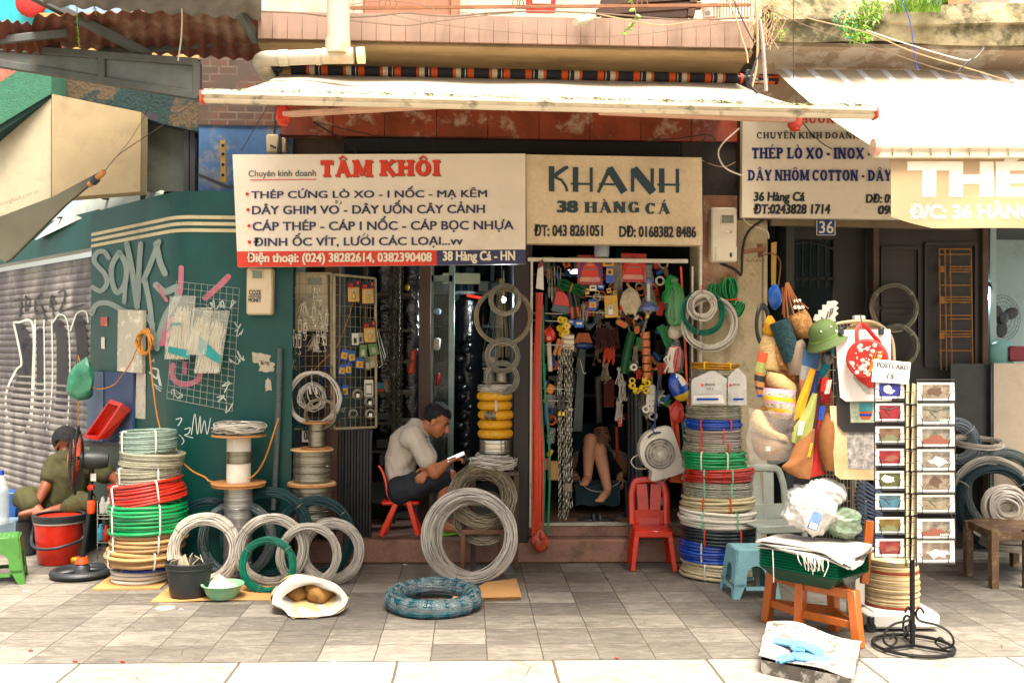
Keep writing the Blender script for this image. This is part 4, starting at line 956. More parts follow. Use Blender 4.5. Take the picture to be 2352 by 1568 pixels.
hc=P(176,1056,fy-.04);AX=np.array([-.93,-.30,.03]);AX/=np.linalg.norm(AX);HF=frame(AX)
mb=MB();mb.lathe([(.001,-.20),(.05,-.195),(.06,-.15),(.062,-.06),(.05,-.02),(.001,-.02)],hc,20,HF);obj('motor_housing',mb,m_charc,fan)
mb=MB();mb.bar(hc-AX*.12+[0,0,-.05],(px_,fy,.74),.04,.04,bev=.01);obj('neck',mb,m_charc,fan)
mb=MB();R_=.225
for k in range(64):
 a=k*2*PI/64
 for zz,bu in((.03,.055),(-.03,-.035)):
  mb.tube([hc+HF@np.array([r*math.cos(a),r*math.sin(a),zz*(1-(r/R_)**3)+bu*(1-(r/R_)**2)*.4])for r in(.05,.10,.15,.19,R_)],.0016,3)
mb.torus(hc,R_,.008,HF,48,6);mb.torus(hc+AX*.035,.05,.006,HF,24,5);mb.torus(hc+AX*.028,.14,.003,HF,32,4);cg_=obj('cage',mb,mat('black wire','#1b1b1c',.4,.3),fan)
mb=MB();mb.sphere(hc+AX*.05,(.05,.05,.008),18,6,HF);obj('badge',mb,m_orange,cg_)
for k in range(3):
 mb=MB();a0=k*2*PI/3+.3;pts=[]
 for r in np.linspace(.03,.19,7):pts.append([hc+HF@np.array([r*math.cos(a0+da*(.4+r*4)),r*math.sin(a0+da*(.4+r*4)),.02*da*2])for da in np.linspace(-.5,.5,7)])
 mb.grid(np.array(pts),thick=.002);obj('blade',mb,m_orange,fan)
mb=MB();mb.box((px_+.02,fy-.022,.665),(.036,.004,.05));obj('label',mb,m_white,fan)
m_ref=None
bk=thing('bucket','red insulated ice bucket with dark rim and strap beside the fan','bucket',(X(141,.08),.08,0))
b0=np.array([X(141,.08),.08,0])
mb=MB();mb.lathe([(.001,0),(.128,.002),(.14,.03),(.155,.18),(.168,.33),(.001,.335)],b0,36);bkb=obj('body',mb,m_redp,bk)
mb=MB();mb.lathe([(.168,.30),(.175,.30),(.180,.345),(.165,.35),(.15,.345)],b0,36);obj('rim',mb,m_charc,bk)
mb=MB();mb.lathe([(.1655,.288),(.170,.289),(.171,.300),(.166,.301)],b0,36);obj('rim_band',mb,m_white,bkb)
mb=MB();mb.tube(smooth_path([b0+[-.17,0,.28],b0+[-.18,-.03,.17],b0+[-.10,-.155,.135],b0+[0,-.185,.13],b0+[.10,-.16,.145],b0+[.18,-.03,.18],b0+[.17,0,.28]],6),.011,8);obj('handle',mb,m_charc,bk)
def plastic_stool(label,c,w0,w1,h,m,rz=0.0,open_h=.62):
 t=thing('plastic_stool',label,'stool',c,rotm(0,0,rz))
 mb=MB();mb.box((0,0,h-.012),(w0,w0,.024),bev=.01)
 for q in range(-3,4):
  for r in range(-3,4):mb.lathe([(.001,h),(.006,h+.0012),(.007,h)],(q*w0*.115,r*w0*.115,0),6)
 obj('seat',mb,m,t,local=True)
 for k in range(4):
  R=rotm(0,0,k*PI/2);mb=MB();n=16;out=[];inn=[]
  hw0,hw1=w0/2,w1/2
  def side(x,z):s_=z/h;return R@np.array([x,-(hw1+(hw0-hw1)*s_),z])
  for i in range(n+1):
   a=PI*i/n;rw=w0*.27
   inn.append((-math.cos(a)*rw,h*open_h-rw*.8+math.sin(a)*rw))
  inn=[(-w0*.27*1.15,h*.24)]+inn+[(w0*.27*1.15,h*.24)]
  for(x,z)in inn:
   s_=z/h;hw=hw1+(hw0-hw1)*s_;ang=(x/(w0*.3))
   out.append((math.copysign(hw,x)if abs(x)>1e-6 else 0,z)if abs(x)>w0*.2 else(x*hw/(w0*.22),h-.006))
  rows=np.array([[side(*a),side(*b)]for a,b in zip(out,inn)]);mb.grid(rows,thick=-.006)
  for sx in(-1,1):
   pts=np.array([[side(sx*(hw1+.001),0),side(sx*(hw1-.035),0)],[side(sx*(hw1+(hw0-hw1)*.3),h*.3),side(sx*w0*.27*1.15,h*.3)]]);mb.grid(pts,thick=.006*sx)
  rows=np.array([[side(-(w0*.31),h*.17),side(-(w0*.31),h*.25)],[side(w0*.31,h*.17),side(w0*.31,h*.25)]]);mb.grid(rows,thick=.006)
  obj('side',mb,m,t,local=True)
 return t
plastic_stool('low green plastic stool at the left edge by a water jug',(X(6,-.50),-.50,0),.23,.31,.30,mat('green plastic','#386b27',.5,var=.2,dirt=.4,dc='#24401c',dsc=12),.35)
mb=MB();mb.lathe([(.001,0),(.055,0),(.07,.24),(.075,.25),(.068,.25),(.06,.02)],(X(68,.35),.35,0),20);solo('waste_bin',mb,m_charc,'small black bin between green stool and red bucket','bin')
mb=MB();c=np.array([X(20,.5),.5,.0]);mb.box(c+[0,0,.12],(.22,.2,.24),bev=.01);solo('storage_box',mb,mat('cloudy blue box','#7f98a8',.35,alpha=.8),'cloudy blue plastic box under the water jug at the left edge','box')
mb=MB();c=np.array([X(20,.75),.75,.2]);mb.box(c+[0,0,.12],(.24,.2,.2),bev=.01);solo('storage_box',mb,mat('blue crate','#1d4a86',.45),'blue plastic crate behind the cloudy box at the left edge','box')
jug=thing('water_bottle','large clear ribbed water bottle with blue cap at the left edge','bottle',(X(6,.3),.3,.24))
c=np.array([X(6,.3),.3,.24]);mb=MB();pr=[(.001,0),(.055,0)]+[(.058+(.004 if i%2 else 0),.02+.014*i)for i in range(16)]+[(.055,.26),(.03,.33),(.018,.36)];mb.lathe(pr,c,24);obj('body',mb,mat('pet plastic','#b8c4c0',.1,alpha=.5,spec=.8),jug)
mb=MB();mb.lathe([(.02,.355),(.02,.39),(.001,.39)],c,16);obj('cap',mb,m_hblue,jug)
mb=MB();mb.box(P(5,1335,-.1)+[0,0,.03],(.01,.01,.01));mb.tube([P(10,1335,.15)+[0,0,.05],P(78,1313,.15)+[0,0,.05]],.022,10);solo('steel_tube',mb,mat('grey tube','#6e6e6a',.4,.5),'short grey tube lying behind the green stool','pipe')
can=thing('drink_can','yellow drink can lying behind the fan base','can',P(170,1293,-.15));mb=MB();mb.lathe([(.001,0),(.024,.002),(.028,.012),(.028,.10),(.022,.112),(.001,.112)],G(163,1297)+[0,0,.03],18,rotm(0,PI/2-.05,.2));obj('body',mb,mat('gold can','#b98a1e',.3,.5),can)
rk=thing('wire_rack','chrome wire rack of bottles between fan pole and hose stack','rack',(X(240,.0),0,0));mb=MB()
for u in(224,258):
 for y in(-.02,.2):mb.tube([P(u,1150,y),P(u,1300,y)],.004,6)
for v in(1182,1190,1245,1290):
 mb.tube([P(224,v,-.02),P(258,v+1,-.02)],.003,5);mb.tube([P(258,v+1,-.02),P(258,v,.2)],.003,5)
 for u in range(228,258,6):mb.tube([P(u,v,-.02),P(u,v,.2)],.0018,4)
obj('frame',mb,mat('chrome','#b5b5b0',.2,.9),rk)
for i,(u,v,mm,lab)in enumerate(((236,1178,m_filmw,'clear jar on the chrome rack top'),(250,1178,m_filmw,'second clear jar on the chrome rack, nearer the hoses'),(244,1242,m_redp,'red bottle inside the chrome rack'),(231,1240,mat('cyan label','#2b8fae',.4),'cyan labelled bottle inside the chrome rack'))):
 c=P(u,v,.08);mb=MB();mb.lathe([(.001,0),(.022,0),(.024,.01),(.024,.07),(.012,.095),(.012,.115),(.001,.116)],c,14);solo('bottle',mb,mm,lab,'bottle',group='bottles on the chrome rack')
nb=thing('wall_cabinet','open blue steel cabinet beside the alley pier','cabinet',TW(260,1150))
mb=MB();a,b,c,d=TW(211,1020,.01),TW(314,1010,.01),TW(314,856,.01),TW(211,852,.01);dp=np.r_[nrm,0]*.02
poly3(mb,[a,b,c,d],dp);obj('back',mb,mat('blue steel','#2f4262',.6,var=.15),nb)
mb=MB();poly3(mb,[TW(211,1020,.035),TW(248,1016,.035),TW(248,853,.035),TW(211,851,.035)],dp*.2);obj('side',mb,mat('blue grey steel','#4d6078',.6,var=.1),nb)
mb=MB();mb.bar(TW(209,1012,.12),TW(322,1018,.12),.02,.025);mb.bar(TW(210,1022,.05),TW(300,1018,.05),.015,.02);obj('shelf',mb,m_dkmetal,nb)
tr=thing('plastic_tray','red plastic tray propped on the blue cabinet shelf','tray',TW(275,1012,.08));mb=MB()
q=[TW(238,1002,.16),TW(272,1008,.16),TW(312,925,.10),TW(283,916,.10)];q2=[TW(247,996,.10),TW(280,1004,.10),TW(316,940,.05),TW(290,925,.05)]
inn=[np.array(p)*.82+sum(np.array(k)for k in q)/4*.18 for p in q]
mb.add(q+inn+q2,[(0,1,5,4),(1,2,6,5),(2,3,7,6),(3,0,4,7),(4,5,9,8),(5,6,10,9),(6,7,11,10),(7,4,8,11),(8,9,10,11),(0,8,9,1),(1,9,10,2),(2,10,11,3),(3,11,8,0)]);obj('tray_body',mb,m_redp,tr,smooth=False)
mb=MB();bagmesh(mb,(0,0,0),.10,.06,.34,3,neck=.05,sag=.22,rough=.12);bp_=TW(176,919,.12,True);bp_=P(176,919,.62)
solo('plastic_bag',mb,mat('green bag film','#0f6a45',.25,var=.2,alpha=.88,coat=.3,c2='#4f9a78'),'knotted green plastic bag hanging at the corner of the shutter','bag',loc=bp_,rot=rotm(0,.22))
pn=thing('wall_panel','scuffed white electrical panel on the teal pier','panel',TW(306,850));mb=MB();poly3(mb,[TW(278,852,.03),TW(335,857,.03),TW(338,713,.03),TW(280,711,.03)],-np.r_[nrm,0]*.025);obj('door',mb,mat('scuffed cream','#a9a38f',.6,var=.12,dirt=.75,dc='#d6cdb9',dsc=9,dlo=.55,dhi=.58),pn)
mb=MB();poly3(mb,[TW(313,960,.006),TW(336,962,.006),TW(337,858,.006),TW(316,857,.006)],np.r_[nrm,0]*.003);obj('paint_scrape',mb,mat('scraped paint','#b2ab97',.8,var=.1,dirt=.6,dc='#34584f',dsc=12),pn)
mb=MB()
poly3(mb,[TW(233,981,.004)*0+TW(233,748,.004),TW(248,749,.004),TW(248,728,.004),TW(233,728,.004)],np.r_[nrm,0]*.002);solo('sticker',mb,mat('sticker','#a63c2a',.5,dirt=.7,dc='#b9b3a0',dsc=30),'small red and white sticker on the teal pier','sticker')
mb=MB();poly3(mb,[TW(234,800,.004),TW(242,801,.004),TW(242,774,.004),TW(234,774,.004)],np.r_[nrm,0]*.002);solo('sticker',mb,m_white,'narrow white sticker below the red one on the teal pier','sticker')
cdt=thing('extension_cord','orange cord hanked on the teal wall and trailing down to the spools','cord',TW(345,900));mb=MB()
for k in range(8):
 a=np.linspace(0,2*PI,24,endpoint=False);w1_,h1_=12+RNG.random()*5,24+RNG.random()*5
 mb.tube([TW(345+w1_*math.cos(t)+2*math.sin(3*t+k),783+h1_*math.sin(t)+2*k*.4,.03+.003*k)for t in a],.005,5,closed=True)
obj('hank',mb,m_cordy,cdt)
mb=MB();mb.tube(smooth_path([TW(356,770,.05),TW(361,830,.05),TW(370,910,.05),TW(378,960,.05),TW(390,1000,.05),P(400,1022,-.30),P(412,1052,-.34),P(440,1080,-.36),P(470,1095,-.40),P(487,1106,-.42),P(550,1108,-.5),P(600,1070,-.4),P(640,960,-.3)],6),.0055,6)
mb.tube(smooth_path([TW(334,790,.05),TW(320,830,.06),TW(300,860,.06),TW(280,885,.07),TW(245,892,.08),TW(222,868,.08),TW(208,835,.08),TW(202,820,.08),TW(203,900,.08),TW(203,990,.08)],6),.0045,6);obj('cord',mb,m_cordy,cdt)
def spray(parent,runs,m,eps=.0028,shutter=False,name='graffiti'):
 mb=MB()
 for i,(pts,wd)in enumerate(runs):
  p=smooth_path([np.array([a,b,0.])for a,b in pts],6)[:,:2];t=np.gradient(p,axis=0);t/=np.linalg.norm(t,axis=1)[:,None]+1e-9;n_=np.stack([-t[:,1],t[:,0]],1)
  L=[TW(*(a+b*wd/2),eps+.00012*i,shutter)for a,b in zip(p,n_)];Rr=[TW(*(a-b*wd/2),eps+.00012*i,shutter)for a,b in zip(p,n_)]
  mb.grid(np.array([L,Rr]))
  for e in(0,-1):
   k=[TW(p[e][0]+wd/2*math.cos(q),p[e][1]+wd/2*math.sin(q),eps+.00012*i,shutter)for q in np.linspace(0,2*PI,12,endpoint=False)];mb.add(k,[list(range(12))])
 return obj(name,mb,m,parent,smooth=False)
m_spg=mat('grey spray','#8a988e',.6,var=.15,sc=4,alpha=.75);m_spp=mat('pink spray','#b56a7a',.7,var=.2,sc=5,alpha=.78);m_spw=mat('white marker','#c4cabd',.5,alpha=.9);m_spk=mat('black spray','#26282a',.7,alpha=.85)
spray(teal,[([(250,592),(240,578),(224,580),(217,598),(228,614),(242,630),(246,652),(232,668),(214,660)],11)],m_spg)
spray(teal,[([(274,580),(258,610),(258,645),(270,672),(288,650),(290,610),(276,580)],12),([(294,590),(290,640),(286,694)],10),([(292,560),(304,620),(316,704)],13),([(324,560),(320,620),(318,690)],12),([(366,555),(345,610),(330,645)],12),([(360,560),(368,600),(380,628)],14),([(333,640),(345,700),(352,760),(362,800)],12)],m_spg)
spray(teal,[([(212,720),(222,700),(250,696),(290,715),(330,722),(352,745)],12),([(360,655),(380,670),(410,660),(405,690),(385,720),(370,760),(362,790)],16)],m_spg)
spray(teal,[([(417,615),(416,650),(414,672)],12),([(524,636),(500,660),(472,684)],14),([(372,790),(385,745),(412,728),(430,740)],11),([(392,810),(380,780),(400,760),(425,770)],10),([(398,838),(396,860),(408,878),(430,882),(455,872),(461,850)],12),([(425,835),(425,855)],9),([(364,655),(372,672),(384,690)],7)],m_spp)
def scrib(parent,x0,y0,pts,s=1.0,wd=2.0,m=None,sh=False):spray(parent,[([(x0+a*s,y0+b*s)for a,b in pts],wd)],m or m_spw,.0042,sh)
scrib(teal,398,965,[(0,0),(20,-5),(12,12),(3,22),(25,45),(15,60)],1,2.2);scrib(teal,425,985,[(0,0),(12,-3),(8,10),(0,14),(18,20)],1,2);scrib(teal,440,975,[(0,22),(8,-25),(14,22),(20,-20),(22,20),(30,-10),(36,22),(44,-15)],1,2)
for(x,y,s,w_)in((515,885,.9,2.6),(520,935,.75,2.6),(500,915,.7,2.2),(530,820,.8,1.6),(545,815,.7,1.5),(385,898,.7,1.2),(402,905,.7,1.2),(540,750,.55,2),(545,765,.5,2),(478,700,.6,2.4),(500,698,.6,2.4),(525,700,.6,2.4),(356,890,.6,1.4),(345,830,.5,1.2)):
 k=RNG.integers(4,8);scrib(teal,x,y,[(RNG.uniform(-5,28),RNG.uniform(-18,22))for _ in range(k)],s,w_)
spray(teal,[([(345,855),(360,868),(364,850),(352,845)],4),([(341,895),(352,935),(366,940),(371,900),(364,860)],6),([(318,900),(322,918),(332,920),(334,902)],5)],m_spw)
spray(teal,[([(36,690),(52,690),(48,725)],4),([(62,680),(62,715),(72,690),(62,682)],4),([(98,675),(84,690),(86,720),(104,716),(98,700),(110,735)],4),([(120,680),(118,705),(130,695),(122,680),(126,725)],4),([(138,672),(152,668),(150,690),(140,716),(165,708),(195,700)],4)],m_spk,.012,True)
spray(teal,[([(35,740),(45,740),(78,745),(78,870),(70,970),(40,1000),(20,960),(18,900),(40,850),(52,835),(45,790),(35,745)],5),([(84,735),(82,850),(76,960),(66,985)],4),([(104,735),(106,900),(104,980)],3),([(122,735),(124,850),(120,930),(110,990)],3),([(125,740),(140,722),(158,740),(164,830),(160,950),(155,990)],3),([(165,760),(180,720),(200,716),(206,740)],3)],m_spw,.012,True)
spray(teal,[([(48,755),(60,780),(58,850),(45,900),(40,960),(55,985),(66,960),(70,880),(66,790)],26),([(95,760),(95,850),(92,940)],16),([(135,745),(145,780),(145,900),(140,950)],26),([(185,740),(192,800),(186,900)],26),([(30,1015),(50,1035),(70,1010),(85,1035),(108,1015),(120,1045)],5)],mat('smoke spray','#2f2d2f',.7,alpha=.85),.011,True)
mb=MB();poly3(mb,[P(-60,560,-.55),P(12,602,-.62),P(24,596,-.62),P(150,470,-.75),P(232,402,-.86),P(226,396,-.86),P(120,452,-.7),P(-60,520,-.55)],(0,.03,0))
rf=thing('rolled_tarpaulin','drooping dark olive tarpaulin lashed to a pole under the beige panel','tarpaulin',P(80,560,-.65));obj('cloth',mb,mat('olive tarpaulin','#4a4838',.8,var=.25,sc=3),rf)
mb=MB();mb.tube([P(205,425,-.82),P(240,394,-.86)],.018,12);obj('pole',mb,m_wood,rf)
mb=MB();mb.tube([P(214,418,-.83),P(222,410,-.85)],.026,10);obj('tape',mb,m_charc,rf)
mb=MB();mb.tube(smooth_path([P(240,394,-.86),P(255,375,-.8),P(280,350,-.8),P(370,290,-1.2),P(465,222,-2.0)],6),.003,4);mb.tube(smooth_path([P(255,375,-.8),P(300,320,-.4),P(340,250,-.2),P(352,195,-.3)],5),.002,4);solo('guy_wire',mb,m_dkmetal,'thin twisted wire tying the tarpaulin pole to the awning bar','wire')

# --------- white grid panel with bags of cable ties on the teal wall
def bil(q,s,t):
 q=[np.asarray(k,float)for k in q];return(q[0]*(1-s)+q[1]*s)*(1-t)+(q[3]*(1-s)+q[2]*s)*t
def wire_grid(name,label,q,nx,ny,r,m,frame_r=None,mf=None,parent_cat='grid panel',gap=()):
 t=thing(name,label,parent_cat,(np.asarray(q[2])+np.asarray(q[3]))/2);mb=MB()
 for i in range(nx+1):mb.tube([bil(q,i/nx,0),bil(q,i/nx,1)],r,4)
 for j in range(ny+1):mb.tube([bil(q,0,j/ny),bil(q,1,j/ny)],r,4)
 obj('mesh',mb,m,t)
 if frame_r:
  mb=MB()
  for a,b in((0,1),(1,2),(2,3),(3,0)):mb.bar(q[a],q[b],frame_r*2,frame_r*2,up=(0,1,0),bev=.002)
  obj('frame',mb,mf,t)
 return t
gq=[P(405,646,-.215),P(550,662,-.235),P(534,944,-.235),P(383,914,-.215)]
wire_grid('wire_grid_panel','white square wire grid hung on the graffitied teal wall',gq,10,18,.0016,m_gwire)
m_zt=mat('cable ties','#cfc7ac',.5,var=.08)
for i,(lab,cx_,ty,by,wt,wb,mm,tealv)in enumerate((('clear bag of white cable ties with teal label, left of three',420,680,825,60,58,m_zt,(795,817)),('clear bag of white cable ties without label in the middle',466,706,815,44,46,m_zt,None),('clear bag of white cable ties with slanting teal label, right of three',497,713,857,62,60,m_zt,(785,830)))):
 yy=-.255-.012*(i%2);tl=8 if i!=1 else 6
 t=thing('cable_tie_bag',lab,'cable ties',P(cx_,by,yy),group='cable tie bags on the grid');mb=MB()
 tilt=-14 if i==0 else(-22 if i==2 else-16)
 for k in range(70):
  a=RNG.random()-.5;b=.5*a+.28*(RNG.random()-.5)
  u1=cx_+a*wb*.9+tilt;u0=cx_+b*wt*.9
  mb.tube([P(u0+RNG.normal()*1.5,ty+22+26*RNG.random(),yy+.006*RNG.normal()),P((u0+u1)/2,(ty+by)/2,yy-.006+.006*RNG.normal()),P(u1,by-6*RNG.random(),yy+.008*RNG.normal())],.0017,4)
 obj('ties',mb,mm,t)
 mb=MB();g=[[P(cx_+(a-.5)*(wt*(1-tt)+wb*tt)+tilt*tt,ty+(by-ty)*tt,yy-.016-.006*math.sin(PI*a)-.002*math.sin(9*a+7*tt))for a in np.linspace(0,1,10)]for tt in np.linspace(0,1,12)]
 mb.grid(np.array(g));obj('bag',mb,mat('tie bag film','#c9c6b4',.15,spec=.9,alpha=.34,bump=.7,bsc=30),t)
 if tealv:
  sl=0 if i==0 else 14;mb=MB();x0=cx_-24+tilt*.8;x1=cx_+26+tilt*.8
  mb.add([P(x0,tealv[1]-sl-8,yy-.026),P(x1,tealv[1]+6,yy-.026),P(x1+2,tealv[1]-12,yy-.026),P(x0+2,tealv[0]-sl,yy-.026)],[(0,1,2,3)]);obj('label',mb,mat('teal label','#0f7f7f',.4),t)
  if i==0:mb=MB();put_text(mb,'GONPHU'[:6],[P(x0+6,748,yy-.028),P(x0+34,748,yy-.028),P(x0+34,741,yy-.028),P(x0+6,741,yy-.028)],.02);obj('print',mb,mat('teal label','#0f7f7f',.4),t,smooth=False)
def meter(label,q4,Y,m,window,hatch=None,text_=None,th=.09):
 u0,v0,u1,v1=q4;t=thing('electric_meter',label,'electric meter',P((u0+u1)/2,v1,Y));s_=S(Y)
 c=(P(u0,v0,Y)+P(u1,v1,Y))/2;w_=(u1-u0)*s_;h_=(v1-v0)*s_
 mb=MB();mb.box(c+[0,th/2,0],(w_,th,h_),bev=.012);obj('case',mb,m,t)
 a,b,cc,d=window;mb=MB();c2=(P(a,b,Y)+P(cc,d,Y))/2
 for(x0,z0,x1,z1)in((a,b,cc,b),(a,d,cc,d),(a,b,a,d),(cc,b,cc,d)):mb.bar(P(x0,z0,Y-.002),P(x1,z1,Y-.002),.008,.008,up=(0,1,0),bev=.002)
 wfr=obj('window_frame',mb,m,t)
 mb=MB();mb.box(c2+[0,.001,0],((cc-a)*s_,.004,(d-b)*s_));obj('window',mb,mat('meter glass','#6d7163',.15,spec=.8),wfr)
 if hatch:
  a,b,cc,d=hatch;mb=MB();c2=(P(a,b,Y)+P(cc,d,Y))/2;mb.box(c2+[0,-.003,0],((cc-a)*s_,.01,(d-b)*s_),bev=.003);hat_=obj('hatch',mb,m,t)
  mb=MB();mb.box(P(cc-14,(b+d)/2+2,Y-.01),(.016,.01,.03),bev=.003);obj('switch',mb,m_charc,hat_)
 for s,q,mm,bo in(text_ or[]):text(t,s,tq(*q,Y),mm,bo,off=-.009 if hatch and q[1]>hatch[1]else-.003)
 return t
meter('cream electric meter box with black lettering beside the white sign',(566,615,625,722),-.26,m_cream,(579,620,604,640),None,[('COZE',(572,666,600,677),m_blackt,.03),('NINETIES',(571,678,600,683),m_blackt,.02),('MONET',(571,684,600,694),m_blackt,.03)])
meter('pale electric meter box between the two house fronts with name sticker',(1633,475,1694,603),-.10,mat('pale grey plastic','#c2b8a2',.4,var=.06,dirt=.25,dc='#7d6f58'),(1656,493,1686,514),(1643,566,1693,600),[('SANG',(1665,529,1680,535),m_blackt,.03)],.1)
meter('big cream fuse box behind the hardware grid panel',(641,628,752,760),.02,m_cream,(705,637,740,655),None,None,.1)
mb=MB();mb.box(P(1671,532,-.106),(.036,.004,.016));solo('sticker',mb,m_white,'white name sticker on the pale meter box','sticker')
st=thing('isolator_switch','cream isolator switch with black lever on the blue wall','switch',P(634,352,-.02));mb=MB();mb.box(P(627,331,-.02),(.085,.07,.13),bev=.01);mb.box(P(651,335,.0),(.04,.05,.11),bev=.008);obj('case',mb,m_cream,st)
mb=MB();mb.bar(P(622,334,-.06),P(632,340,-.08),.018,.012);mb.box(P(644,332,-.03),(.014,.07,.14));obj('lever',mb,m_charc,st)
mb=MB();poly3(mb,[P(507,418,-.0),P(519,418,0),P(517,322,0),P(506,322,0)],(0,.015,0));tp=solo('timber_batten',mb,mat('yellow batten','#a8873f',.8,var=.25),'yellow batten with screw holes nailed to the blue wall','batten')
mb=MB()
for v in(334,354,378,402):mb.sphere(P(512,v,-.003),(.012,.004,.012),10,6)
h_=solo('screw_hole_set',mb,m_black,'dark screw heads in the yellow batten','screws')
mb=MB();poly3(mb,[P(572,430,-.03),P(520,432,.0),P(452,403,.05),P(456,398,.05),P(522,425,.0),P(575,424,-.03)],(0,.02,0));solo('bracket_bar',mb,m_dkmetal,'dark steel strut crossing the blue wall behind the white sign','strut')
for i,(u,v,w_,h_,sl)in enumerate(((600,820,40,26,8),(612,840,34,22,3),(616,885,12,26,-2))):
 mb=MB();g=[];
 for t in np.linspace(0,1,6):g.append([P(u-w_/2+w_*s_+RNG.normal()*1.5,v-h_/2+h_*t+sl*s_+RNG.normal()*1.5,-.187)for s_ in np.linspace(0,1,7)])
 mb.grid(np.array(g),thick=.001);solo('torn_notice',mb,mat('torn paper','#a8a08a',.9,var=.25,dirt=.6,dc='#3c3d38',dsc=25),['torn printed notice on the teal wall above the conduit','lower scrap of the torn notice on the teal wall','small peeled sticker remnant on the teal wall'][i],'notice')
mb=MB();mb.tube(smooth_path([P(643,800,-.21),P(641,900,-.21),P(637,1000,-.22),P(632,1100,-.24),P(628,1170,-.26)],10),.018,10)
for k in range(90):mb.torus(P(643-15*(k/90.)**1.3,800+4.1*k,-.215-.04*(k/90.)),.0175,.0028,seg=12,rs=4)
solo('corrugated_conduit',mb,mat('grey conduit','#5d6868',.5),'grey corrugated conduit running down beside the grid panels','conduit')
# --------- hinged grid panels with hardware
g1=[P(644,628,-.06),P(761,628,-.05),P(762,982,-.05),P(642,985,-.06)]
m_cfr=mat('chipped cream frame','#8f8468',.6,.2,var=.3,sc=20,dirt=.5,dc='#4a3a26')
wire_grid('wire_grid_panel','cream framed wire grid crowded with steel hooks, in front of the fuse box',g1,8,15,.0018,m_cfr,.009,m_cfr)
g2=[P(768,630,-.10),P(862,640,.10),P(864,980,.10),P(768,984,-.10)]
wire_grid('wire_grid_panel','angled cream wire grid with padlock cards and wire rings',g2,8,15,.0018,m_cfr,.009,m_cfr)
def G1(u,v,e=.03):return P(u,v,-.06-e)
def G2(u,v,e=.03):return P(u,v,-.10+.20*(u-768)/95.-e)
m_steel=mat('zinc steel','#a39c8a',.3,.85,var=.2)
def hook_bunch(label,c,n,L,spread,group=None,m=None,r=.0026,d=.018,name='steel_hook_bunch',cat='hooks'):
 mb=MB();c=np.asarray(c,float)
 for k in range(n):
  ln=spread*(k-(n-1)/2)/max(1,(n-1)/2)+.05*RNG.normal()
  hook_mesh(mb,c+[.012*RNG.normal()*min(1,n/6),-.004*k%.02,.006*RNG.normal()],L*(1+.10*RNG.normal()),r,d,ln,0.0 if RNG.random()>.3 else PI*.9)
 return solo(name,mb,m or m_steel,label,cat,group=group)
def turnbuckle(label,c,L,w_=.02,group='turnbuckles on the cream grid'):
 mb=MB();c=np.asarray(c,float)
 for s_ in(-1,1):mb.tube([c+[s_*w_/2,0,0],c+[s_*w_/2,0,-L]],.0028,5)
 mb.torus(c+[0,0,.02],.010,.0026,UPR,14,5);mb.tube([c+[0,0,.01],c+[0,0,-L*.35]],.003,5);mb.tube([c+[0,0,-L-.03],c+[0,0,-L*.7]],.003,5)
 for z in(0,-L):mb.box(c+[0,0,z],(w_+.008,.01,.012),bev=.002)
 mb.tube(arcpts(c+[0,0,-L-.04],.010,PI/2,-PI*.9,9),.0026,5)
 return solo('turnbuckle',mb,m_steel,label,'turnbuckle',group=group)
def shackle(label,c,s=.024,n=1,group='shackles on the cream grid'):
 mb=MB();c=np.asarray(c,float)
 for k in range(n):
  o=c+[.006*RNG.normal()*(n>1),-.006*k,-.04*k*(.7 if n>1 else 1)];f=1 if k%2==0 else-1
  mb.tube(np.concatenate([[o+[-s*.6,0,f*s*1.1]],arcpts(o,s*.75,PI if f>0 else-PI,2*PI if f>0 else-2*PI,10),[o+[s*.6,0,f*s*1.1]]]),.0038,6)
  mb.tube([o+[-s,0,f*s*1.1],o+[s*1.05,0,f*s*1.15]],.0035,6)
 return solo('shackle',mb,m_steel,label,'shackle',group=group)
shackle('upper bow shackle on the left of the cream grid',G1(675,668),.022,2);shackle('bow shackle cluster at the upper right of the cream grid',G1(728,668),.024,3)
shackle('string of shackles at the left edge of the cream grid',G1(640,700),.02,5);shackle('lower shackle string at the left grid edge',G1(641,745),.02,3)
hook_bunch('fan of hooks tied with red cord in the middle of the cream grid',G1(698,693),11,.10,.45)
hook_bunch('spread bunch of hooks low on the left of the cream grid',G1(666,762),8,.085,.4)
hook_bunch('hook bunch at the right of the cream grid',G1(735,710),9,.08,.22)
hook_bunch('dense hook fan below the middle of the cream grid',G1(722,775),14,.085,.42)
hook_bunch('small dark hook cluster at the cream grid foot',G1(671,828),12,.045,.5,r=.002,d=.012)
hook_bunch('star of nails at the centre of the cream grid',G1(712,680),14,.03,1.5,r=.0015,d=.006)
for i,(u,v,L)in enumerate(((656,702,.07),(668,712,.09),(689,735,.08),(702,742,.05),(721,706,.09),(736,690,.10),(741,750,.07),(678,768,.09),(688,768,.09),(700,745,.06),(750,720,.08),(730,770,.05),(746,775,.05))):
 turnbuckle(('long' if L>.08 else 'medium' if L>.06 else 'short')+' turnbuckle, '+['first','second','third','fourth','fifth','sixth','seventh','eighth','ninth','tenth','eleventh','twelfth','last'][i]+' of those on the cream grid',G1(u,v,.04),L)
mb=MB();mb.tube(smooth_path([G1(648,798,.05),G1(654,810,.06),G1(652,826,.06),G1(650,845,.05),G1(656,852,.05)],6),.011,8);mb.torus(G1(650,800,.05),.013,.006,UPR);solo('lifting_hook',mb,m_redp,'red lifting hook at the left edge of the cream grid','hook')
mb=MB()
for k in range(8):mb.torus(G1(647+RNG.normal(),870+k*7,.03),.010,.003,rotm(PI/2,0,k%2*1.4),14,5)
mb.box(G1(647,885,.03),(.012,.012,.05));solo('snap_hook_string',mb,m_steel,'string of snap hooks hanging at the left grid edge below the red hook','hooks')
